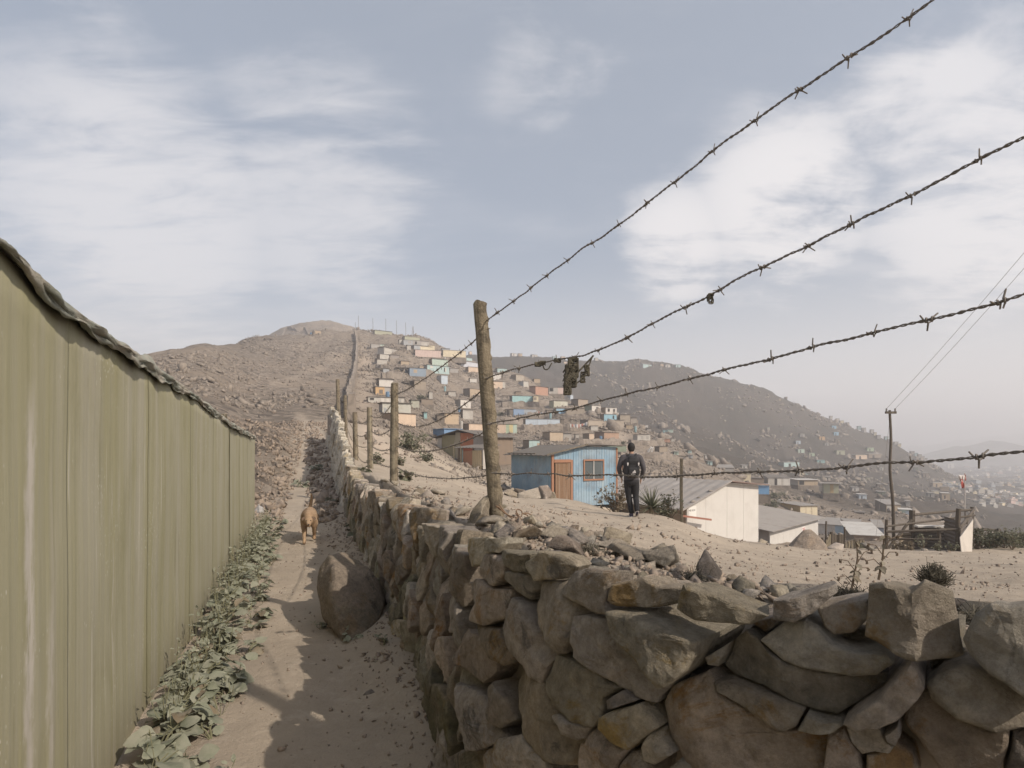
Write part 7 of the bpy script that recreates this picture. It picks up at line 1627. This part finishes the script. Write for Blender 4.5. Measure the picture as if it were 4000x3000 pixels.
for j in range(13):
    px = 3815+j*19+pr.uniform(-8, 8); shrub(onground(px, 2160, 19.6+pr.uniform(-.8, 1.2)), .42, .55+.3*pr.random(), 9, 260, .07, 'green weed bush in the patch under the long rails', 'leafdark', 'weed_bush', 'bush', 'weed bushes right of the corral', seed=40+j)
for j, (px, py, d, lab) in enumerate(((3505, 2150, 18.6, 'dry weed at the left foot of the corral'), (3605, 2162, 18.3, 'tall leafy weed before the corral sheets'), (3660, 2160, 18.3, 'green weed sprig at the third corral post'), (3560, 2155, 18.4, 'dry weed tuft at the foot of the corral sheets'), (3720, 2165, 18.2, 'low weed at the corner post of the corral'))):
    shrub(onground(px, py, d), .22, .35+.25*(j == 1), 7, 110, .055, lab, 'leafdry' if j in (0, 3) else 'leafdark', 'weed', 'weed', seed=60+j)
# bushes in the hollow below the terrace
for j, (px, py, d, rx, rz, lab) in enumerate(((3030, 1905, 110, 2.0, 1.3, 'dark green bush above the blue box'), (3010, 1985, 92, 2.2, 1.3, 'green bush left of the mustard house'), (3130, 1915, 115, 1.6, .9, 'dusty bush on the mound behind the hollow'), (1640, 1545, 125, 1.6, 1.0, 'dark bush on the terrace inside the settlement'), (1508, 1462, 165, 2.0, 1.2, 'grey bush on the slope near the hillside wall'), (1955, 1563, 150, 1.6, 1.0, 'dark bush left of the turquoise house'), (2430, 1735, 120, 1.5, .9, 'green bush beside the stair above the walker'))):
    shrub(onground(px, py, d), rx, rz, 14, 420, .28, lab, 'leafdark', 'bush', 'bush', seed=80+j)
# yucca
c = onground(2545, 1985, 14.6); g = empty('yucca', tuple(c), label='spiky yucca rosette at the terrace edge right of the walker', cat='yucca')
q = np.random.default_rng(4); VL = []
for i in range(64):
    a = q.uniform(0, 6.28); el = q.uniform(-.15, 1.35); L = q.uniform(.45, .66)*(1.0 if el > 0 else .8); w_ = .026; d_ = np.array([math.cos(a)*math.cos(el), math.sin(a)*math.cos(el), math.sin(el)]); s = np.cross(d_, [0, 0, 1]); s /= np.linalg.norm(s); up = np.cross(s, d_); b0 = c+np.array([0, 0, .20])+d_*.04
    V = []
    for f_ in (0, .3, .6, .85, 1.0):
        p_ = b0+d_*L*f_-np.array([0, 0, .10])*f_*f_*math.cos(el); ww = w_*(.7+.6*f_*2 if f_ < .3 else (1-f_)*1.35+.02); V += [p_+s*ww+up*ww*.35, p_-up*.004, p_-s*ww+up*ww*.35]
    Fc = [(k*3+j, k*3+j+1, (k+1)*3+j+1, (k+1)*3+j) for k in range(4) for j in range(2)]; mk('leaf', np.array(V), Fc, M['agave'], g, smooth=True)
MB().tube(np.array([c-[0, 0, .1], c+[0, 0, .22]]), .06, 8).build('trunk', M['wood'], g)
for (px, py, d, s_, lab) in ((3370, 2145, 19.2, .6, 'small dark agave beside the picket gap'), (3025, 2122, 22.0, 1.0, 'dark branching cactus before the long white house')):
    c = onground(px, py, d); g = empty('agave' if 'agave' in lab else 'cactus', tuple(c), label=lab, cat='agave' if 'agave' in lab else 'cactus')
    for i in range(11):
        a = q.uniform(0, 6.28); el = q.uniform(.5, 1.4); L = .45*s_*q.uniform(.7, 1.1); d_ = np.array([math.cos(a)*math.cos(el), math.sin(a)*math.cos(el), math.sin(el)]); MB().tube(np.array([c, c+d_*L*.5, c+d_*L+np.array([0, 0, .03])]), [.035*s_, .04*s_, .006], 6).build('leaf' if 'agave' in lab else 'arm', M['agave'], g)
# dry thistle stems behind the near wall and a small dry bush
for j, (pts, lab) in enumerate(((((3322, 2330), (3340, 2230), (3350, 2180), (3345, 2115)), 'dry bent stem with shrivelled leaves behind the smooth rounded wall stone'), (((3432, 2265), (3446, 2190), (3450, 2150), (3454, 2092)), 'dry thistle stem with a dark head behind the upright wall block'))):
    d = 1.95; pp = catmull(np.array([P(x, y, d) for x, y in pts]), .02); g = empty('dry_thistle', tuple(pp[0]), label=lab, cat='dry weed'); MB().tube(pp, np.linspace(.0042, .0022, len(pp)), 6).build('stem', M['twig'], g); fol = MB(); tw = MB()
    for i in range(16):
        c = pp[q.integers(2, len(pp))]; V, Fc = LEAF[i % 6]; mw = np.array(leaf_matrix(c, q.uniform(0, 6.28), q.uniform(-1.2, -.2), q.uniform(-1, 1), q.uniform(.015, .034))); V4 = np.c_[V*np.array([1, .6, 1]), np.ones(len(V))]@mw.T; fol.add(V4[:, :3], Fc)
    for i in range(4):
        c = pp[len(pp)*(i+2)//8]; e = c+np.array([(.05 if i % 2 else -.05), 0, .02+.01*i]); tw.tube(np.array([c, (c+e)/2+[0, 0, .015], e]), .0016, 4); t_ = tangle(e-[0, 0, .006], (.003, .003, .006), 6, .0012, i+j*9, .014); tw.add(t_.verts(), t_.F)
    mk('dry_leaves', fol.verts(), fol.F, M['leafdry'], g, smooth=True, kind='stuff'); tw.build('twigs', M['twig'], g)
def tuft(c, r, h, n, label, seed, m='debris', rad=.0016):
    q = np.random.default_rng(seed); mb = MB()
    for i in range(n):
        a = q.uniform(0, 6.28); el = q.uniform(.25, 1.5); L = q.uniform(.6, 1.0); t_ = np.array([math.cos(a)*math.cos(el)*r, math.sin(a)*math.cos(el)*r, math.sin(el)*h])*L; k1 = t_*.5+q.normal(size=3)*r*.12; mb.tube(np.array([np.zeros(3), k1, t_]), [rad, rad*.8, rad*.4], 4, caps=False)
        for _ in range(3): s0 = k1+(t_-k1)*q.random(); mb.tube(np.array([s0, s0+q.normal(size=3)*r*.16]), rad*.5, 3, caps=False)
    return mk('dry_tuft', mb.verts()+np.asarray(c), mb.F, M[m], label=label, cat='dry bush')
c = P(3650, 2290, 1.72); tuft(c, .065, .075, 260, 'small round dry bush on top of the near wall', 3)
c = P(3700, 2420, 1.30); tuft((c[0], c[1], 1.17), .09, .03, 160, 'flattened dry grass between the two largest wall blocks', 5)
c = P(3330, 2330, 1.62); tuft((c[0], c[1], 1.15), .10, .03, 200, 'dry leaf litter behind the smooth rounded wall stone', 7)
for j, (px, py, d) in enumerate(((1700, 2075, 3.3), (1890, 2090, 3.0), (2300, 2130, 2.4), (2700, 2260, 1.9), (3500, 2330, 1.5), (3850, 2420, 1.3), (2050, 2110, 2.7))):
    c = P(px, py, d); tuft((c[0], c[1], float(ground(c[0], c[1]))), .10, .04, 90, 'dry straw caught in the rubble on the wall top', 20+j); [o for o in C.objects if o.name.startswith('dry_tuft')][-1]['group'] = 'straw tufts in the rubble'

# ------------------------------------------------------------------ the walker
def ell(c, rx, ry, n=18, R=None, sq=1.0):
    a = np.linspace(0, 2*np.pi, n, endpoint=False); cs, sn = np.cos(a), np.sin(a); V = np.stack([np.sign(cs)*np.abs(cs)**sq*rx, np.sign(sn)*np.abs(sn)**sq*ry, np.zeros(n)], 1)
    if R is not None: V = V@np.asarray(R).T
    return V+np.asarray(c)
def fuse(mb, name, mat_, parent, vox, xf, smooth_it=4, **t):
    o = mk(name, xf(mb.verts()), mb.F, mat_, parent, smooth=True, **t)
    r = o.modifiers.new('fuse', 'REMESH'); r.mode = 'VOXEL'; r.voxel_size = vox; r.use_smooth_shade = True
    if smooth_it: s = o.modifiers.new('soften', 'SMOOTH'); s.iterations = smooth_it; s.factor = .5
    return o
pw = P(2466, 2018, 13.4); pw[2] = gz_(pw); hd = -.06
def xp(V): return np.asarray(V)@rotz(hd).T+pw
def tb(mb, pts, rad, n=12): pts = np.array(pts, float); c = catmull(pts, .03); L = arclen(pts); Lc = arclen(c); return mb.tube(c, np.interp(Lc/Lc[-1], L/L[-1], rad), n)
hipL, hipR = np.array([-.095, 0, .90]), np.array([.095, 0, .90]); knL, knR = np.array([-.055, .05, .49]), np.array([.105, -.01, .49]); anL, anR = np.array([.005, -.02, .095]), np.array([.115, -.17, .165])
shL, shR = np.array([-.19, .0, 1.44]), np.array([.19, .0, 1.44]); elL, elR = np.array([-.295, -.03, 1.14]), np.array([.285, -.03, 1.14]); wrL, wrR = np.array([-.215, .12, .935]), np.array([.245, .11, .905])
def hand(mb, w, d, side):
    d = d/np.linalg.norm(d); s = np.array([0, 1., 0])-d*d[1]; s /= np.linalg.norm(s); n = np.cross(d, s)
    pm = w+d*.05; mb.ball(pm, (.022, .042, .05), np.stack([n, s, d], 1))
    for i, L in enumerate((.075, .085, .078, .062)):
        b0 = w+d*.085+s*(.030-.020*i); k1 = b0+d*L*.45+n*.006*side; k2 = k1+d*L*.3+n*.022*side; mb.tube(np.array([b0-d*.02, b0, k1, k2]), [.010, .010, .009, .0075], 6)
    b0 = w+d*.03+s*.036; mb.tube(np.array([b0, b0+s*.025+d*.025, b0+s*.03+d*.055+n*.008*side]), [.012, .011, .009], 6)
body = MB(); tor = [((0, .0, .86), .14, .09), ((0, 0, .95), .15, .10), ((0, 0, 1.1), .13, .09), ((0, .0, 1.3), .15, .10), ((0, -.01, 1.43), .13, .08), ((0, -.005, 1.49), .06, .06), ((0, .0, 1.56), .055, .058)]
body.loft([ell(c, a, b) for c, a, b in tor]); hc = np.array([0, .025, 1.655]); body.ball(hc, (.076, .098, .112), seg=18, ring=12); body.ball(hc+[0, .045, -.06], (.058, .065, .06)); body.ball(hc+[0, .105, -.015], (.016, .025, .022))
for s in (-1, 1): body.ball(hc+[s*.078, .0, -.012], (.012, .022, .034))
for s, (sh, el, wr_) in ((-1, (shL, elL, wrL)), (1, (shR, elR, wrR))):
    tb(body, [sh*[.8, 1, 1], sh, el, wr_], [.05, .046, .036, .027]); hand(body, wr_, (wr_-el)*[.6, .7, 1.3], s)
for (h, k, a_) in ((hipL, knL, anL), (hipR, knR, anR)): tb(body, [h, k, a_], [.075, .05, .036])
person = empty('person', tuple(pw), label='person in dark jumper and black trousers walking away along the terrace', cat='person')
M['skin'] = mat('skin', (.36, .225, .155), .6, .06, 12); M['hair'] = mat('black_hair', (.018, .016, .015), .7, .3, 60, .5, 120); M['jumper'] = mat('charcoal_jumper', (.075, .070, .075), .95, .15, 25, .3, 90); M['trousers'] = mat('black_trousers', (.022, .022, .024), .92, .25, 9, .5, 18); M['shoe'] = mat('dark_shoe', (.05, .045, .07), .8, .1); M['sole'] = mat('pale_sole', (.55, .52, .50), .8, .1); M['pack'] = mat('black_nylon', (.026, .026, .028), .75, .2, 20, .5, 60)
fuse(body, 'body', M['skin'], person, .011, xp)
hairm = MB(); hairm.ball(hc+[0, -.012, .022], (.090, .106, .106), seg=20, ring=14); hairm.ball(hc+[0, -.045, -.03], (.080, .065, .075), seg=16, ring=10)
hv = xp(hairm.verts()); o = fuse(hairm, 'hair', M['hair'], person, .012, xp, 2)
jm = MB(); jm.loft([ell(c, a, b, sq=.9) for c, a, b in (((0, 0, .83), .178, .122), ((0, 0, .92), .182, .126), ((0, 0, 1.08), .178, .118), ((0, 0, 1.26), .192, .124), ((0, 0, 1.38), .196, .116), ((0, -.005, 1.445), .165, .098), ((0, -.005, 1.485), .095, .080), ((0, -.003, 1.515), .072, .070))])
for s, (sh, el, wr_) in ((-1, (shL, elL, wrL)), (1, (shR, elR, wrR))):
    e2 = el+(wr_-el)*.93; tb(jm, [sh*[.72, 1, .99], sh*[1.0, 1, .985], (sh+el)/2+[s*.012, 0, 0], el, e2], [.075, .078, .067, .056, .041], 14)
fuse(jm, 'jumper', M['jumper'], person, .013, xp, 5)
tr = MB(); tr.loft([ell(c, a, b, sq=.9) for c, a, b in (((0, 0, .965), .158, .108), ((0, 0, .90), .176, .124), ((0, -.012, .83), .180, .128), ((0, 0, .76), .165, .11))])
for (h, k, a_, s) in ((hipL, knL, anL, -1), (hipR, knR, anR, 1)):
    tb(tr, [h*[.9, 1, .98], h+(k-h)*.45, k, k+(a_-k)*.55, a_+[0, 0, -.012]], [.100, .092, .072, .066, .061], 14)
fuse(tr, 'trousers', M['trousers'], person, .013, xp, 4)
for (a_, pitch) in ((anL, 0.0), (anR, -.75)):
    R = rotx(pitch); sh_ = MB(); sh_.loft([ell((0, y, .035+.0*y), w_, h_, 12, rotx(math.pi/2)) for y, w_, h_ in ((-.075, .02, .02), (-.06, .037, .048), (-.01, .042, .060), (.06, .043, .050), (.13, .044, .036), (.175, .035, .026), (.195, .012, .012))])
    sh_.tube(np.array([[0, -.02, .05], [0, -.02, .11]]), .045, 12); off = a_-np.array([0, -.02, .095]); 
    xs_ = lambda V, R=R, off=off: xp((np.asarray(V)-[0, .05, 0])@R.T+[0, .05, 0]+off)
    so = fuse(sh_, 'shoe', M['shoe'], person, .009, xs_, 2); sl = MB(); sl.loft([ell((0, .05, z), .049, .135, 20, sq=.85) for z in (-.004, .016)]); mk('sole', xs_(sl.verts()), sl.F, M['sole'], so)
pk = empty('backpack', tuple(pw+[0, -.2, 1.0]), label='black backpack with white buckles and a white triangle mark worn by the walker', cat='backpack')
bp = MB(); bp.loft([ell((0, y, z), w_, d_, 24, sq=.55) for y, z, w_, d_ in ((-.17, .955, .115, .055), (-.185, .99, .135, .085), (-.19, 1.15, .14, .095), (-.185, 1.32, .130, .085), (-.165, 1.42, .105, .065), (-.14, 1.455, .07, .03))])
fuse(bp, 'bag', M['pack'], pk, .012, xp, 3)
fp = MB(); fp.loft([ell((0, y, z), w_, .02, 20, rotx(.0), sq=.6) for y, z, w_ in ((-.268, 1.02, .10), (-.283, 1.05, .108), (-.286, 1.15, .108), (-.275, 1.19, .10))]); fuse(fp, 'front_pocket', M['pack'], pk, .009, xp, 2)
fl_ = MB(); fl_.loft([ell((0, y, z), w_, d_, 24, sq=.6) for y, z, w_, d_ in ((-.265, 1.27, .115, .02), (-.25, 1.34, .125, .05), (-.21, 1.43, .115, .075), (-.17, 1.47, .085, .05))]); fuse(fl_, 'flap', M['pack'], pk, .010, xp, 3)
for s in (-1, 1):
    st_ = MB(); pth = catmull(np.array([[s*.085, -.215, 1.47], [s*.12, -.262, 1.38], [s*.128, -.292, 1.28], [s*.132, -.292, 1.15], [s*.138, -.262, 1.03]]), .02); st_.tube(pth, .013, 8, flat=.45); mk('strap', xp(st_.verts()), st_.F, M['pack'], pk, smooth=True)
    bk = MB(); bk.box((s*.126, -.305, 1.285), (.034, .016, .042)); bk.box((s*.126, -.305, 1.25), (.022, .014, .025)); mk('buckle', xp(bk.verts()), bk.F, M['sole'], pk)
    sh2 = MB(); pth = catmull(np.array([[s*.075, -.10, 1.475], [s*.115, .0, 1.515], [s*.125, .10, 1.43], [s*.14, .125, 1.25], [s*.18, .02, 1.08], [s*.15, -.12, 1.02]]), .02); sh2.tube(pth, .02, 8, flat=.35); mk('shoulder_strap', xp(sh2.verts()), sh2.F, M['pack'], pk, smooth=True)
lg = MB()      # three slanting bars growing in height, and a line of print under them
for i, (x0, h) in enumerate(((-.005, .030), (.022, .052), (.049, .074))):
    q8 = [(x0-.028, 1.065), (x0-.005, 1.065), (x0-.005-h*.33, 1.065+h*.92), (x0-.024-h*.33, 1.065+h*.80)]
    q8 = [(x+.02, z) for x, z in q8]; lg.add([(x, -.309, z) for x, z in q8]+[(x, -.300, z) for x, z in q8], [(0, 1, 2, 3), (7, 6, 5, 4), (0, 4, 5, 1), (1, 5, 6, 2), (2, 6, 7, 3), (3, 7, 4, 0)])
mk('triangle_mark', xp(lg.verts()), lg.F, M['sole'], pk)
cu = bpy.data.curves.new('print', 'FONT'); cu.body = 'adidas'; cu.size = .042; cu.extrude = .002; ob = bpy.data.objects.new('print', cu); C.objects.link(ob); me = bpy.data.meshes.new_from_object(ob.evaluated_get(bpy.context.evaluated_depsgraph_get()))
V = np.array([v.co[:] for v in me.vertices]); Fc = [tuple(p.vertices) for p in me.polygons]; C.objects.unlink(ob); bpy.data.objects.remove(ob); V = np.c_[V[:, 0]-.055, -.306-V[:, 2], V[:, 1]+1.028]; mk('lettering', xp(V), Fc, M['sole'], pk)
ph = MB(); ph.box((-.19, .14, 1.17), (.012, .05, .10)); mk('orange_bottle', xp(ph.verts()), ph.F, paint((.60, .22, .08)), label='orange bottle showing between the walker\'s left arm and body', cat='bottle')

# ------------------------------------------------------------------ the dog, walking towards the viewer
pd = P(1208, 2098, 9.3); pd[2] = gz_(pd); da = .30
def xd(V): return np.asarray(V)@rotz(da).T*.98+pd           # local: dog faces -y
dog = empty('dog', tuple(pd), label='stocky tan dog with raised tail trotting down the sunlit path', cat='dog')
db = MB()
spine = [((0, .34, .43), .055, .065), ((0, .29, .435), .10, .105), ((0, .18, .43), .118, .125), ((0, .04, .42), .132, .138), ((0, -.12, .405), .135, .155), ((.0, -.24, .41), .118, .140), ((.0, -.32, .435), .085, .105)]
db.loft([ell(c, a, b, 18, rotx(math.pi/2)) for c, a, b in spine])
def limb(pts, rad): tb(db, pts, rad, 10)
limb([(0, -.26, .45), (.005, -.36, .44), (.012, -.44, .405)], [.092, .080, .070])          # neck, carried low
hd_ = np.array([.015, -.47, .395]); db.ball(hd_, (.072, .078, .066)); db.ball(hd_+[.004, -.065, -.035], (.043, .055, .038)); db.ball(hd_+[.006, -.115, -.052], (.033, .045, .028)); db.ball(hd_+[.006, -.10, -.078], (.026, .05, .014))
limb([(-.075, -.20, .40), (-.078, -.22, .27), (-.070, -.25, .20), (-.062, -.30, .06), (-.060, -.325, .028)], [.062, .045, .034, .027, .030]); db.ball((-.060, -.345, .02), (.030, .046, .02))
limb([(.075, -.19, .40), (.082, -.17, .27), (.082, -.135, .20), (.080, -.06, .10), (.080, -.07, .055)], [.062, .045, .034, .026, .028]); db.ball((.080, -.085, .045), (.028, .040, .02))
for s, dy in ((-1, .10), (1, -.08)):
    limb([(s*.075, .25, .40), (s*.088, .20+dy*.6, .27), (s*.082, .33+dy, .155), (s*.080, .29+dy*1.1, .05), (s*.080, .27+dy*1.1, .025)], [.078, .055, .030, .025, .028]); db.ball((s*.08, .25+dy*1.1, .018), (.028, .042, .018))
limb([(0, .33, .46), (.0, .38, .55), (.022, .37, .68), (.015, .34, .78)], [.038, .033, .026, .012])
M['fur'] = mat('tan_fur', (.29, .19, .112), .85, .25, 16, .6, 120, col2=(.38, .27, .175), mixs=(.4, .7), coord='Object'); M['nose'] = mat('dog_nose', (.03, .022, .02), .5, .1)
fuse(db, 'body', M['fur'], dog, .011, xd, 4)
for s in (-1, 1):
    e = MB(); b0 = hd_+[s*.060, .015, .045]; Ve = np.array([b0+[-.022*s, .0, .012], b0+[.020*s, .012, .008], b0+[.050*s, -.02, -.010], b0+[.040*s, -.052, -.040], b0+[.006*s, -.040, -.018]]); Ve2 = Ve+np.array([0, .010, .008]); Vv = np.vstack([Ve, Ve2]); Fc = [(0, 1, 2, 3, 4), (9, 8, 7, 6, 5)]+[(i, i+5, (i+1) % 5+5, (i+1) % 5) for i in range(5)]
    mk('ear', xd(Vv), Fc, mat('ear_fur', (.13, .085, .055), .85, .1), dog, smooth=False); ey_ = MB(); ey_.ball(hd_+[s*.033, -.066, .012], (.009, .008, .009)); mk('eye', xd(ey_.verts()), ey_.F, M['nose'], dog, smooth=True)
no = MB(); no.ball(hd_+[.006, -.158, -.044], (.016, .012, .012)); mk('nose', xd(no.verts()), no.F, M['nose'], dog, smooth=True)

# ------------------------------------------------------------------ the hazy air
hz = MB(); hz.box((300, 1100, 33), (7600, 5400, 160)); ho = hz.build('haze', bpy.data.materials.new('haze_air'), origin='center', kind='stuff', label='dusty haze over the whole valley', cat='haze')
hm = ho.data.materials[0]; hm.use_nodes = True; t = NT(hm.node_tree); pv = t.n('ShaderNodeVolumePrincipled', {'Color': (.93, .92, .94, 1), 'Density': .0011, 'Anisotropy': .25}); t.n('ShaderNodeOutputMaterial', {'Volume': pv.outputs[0]})
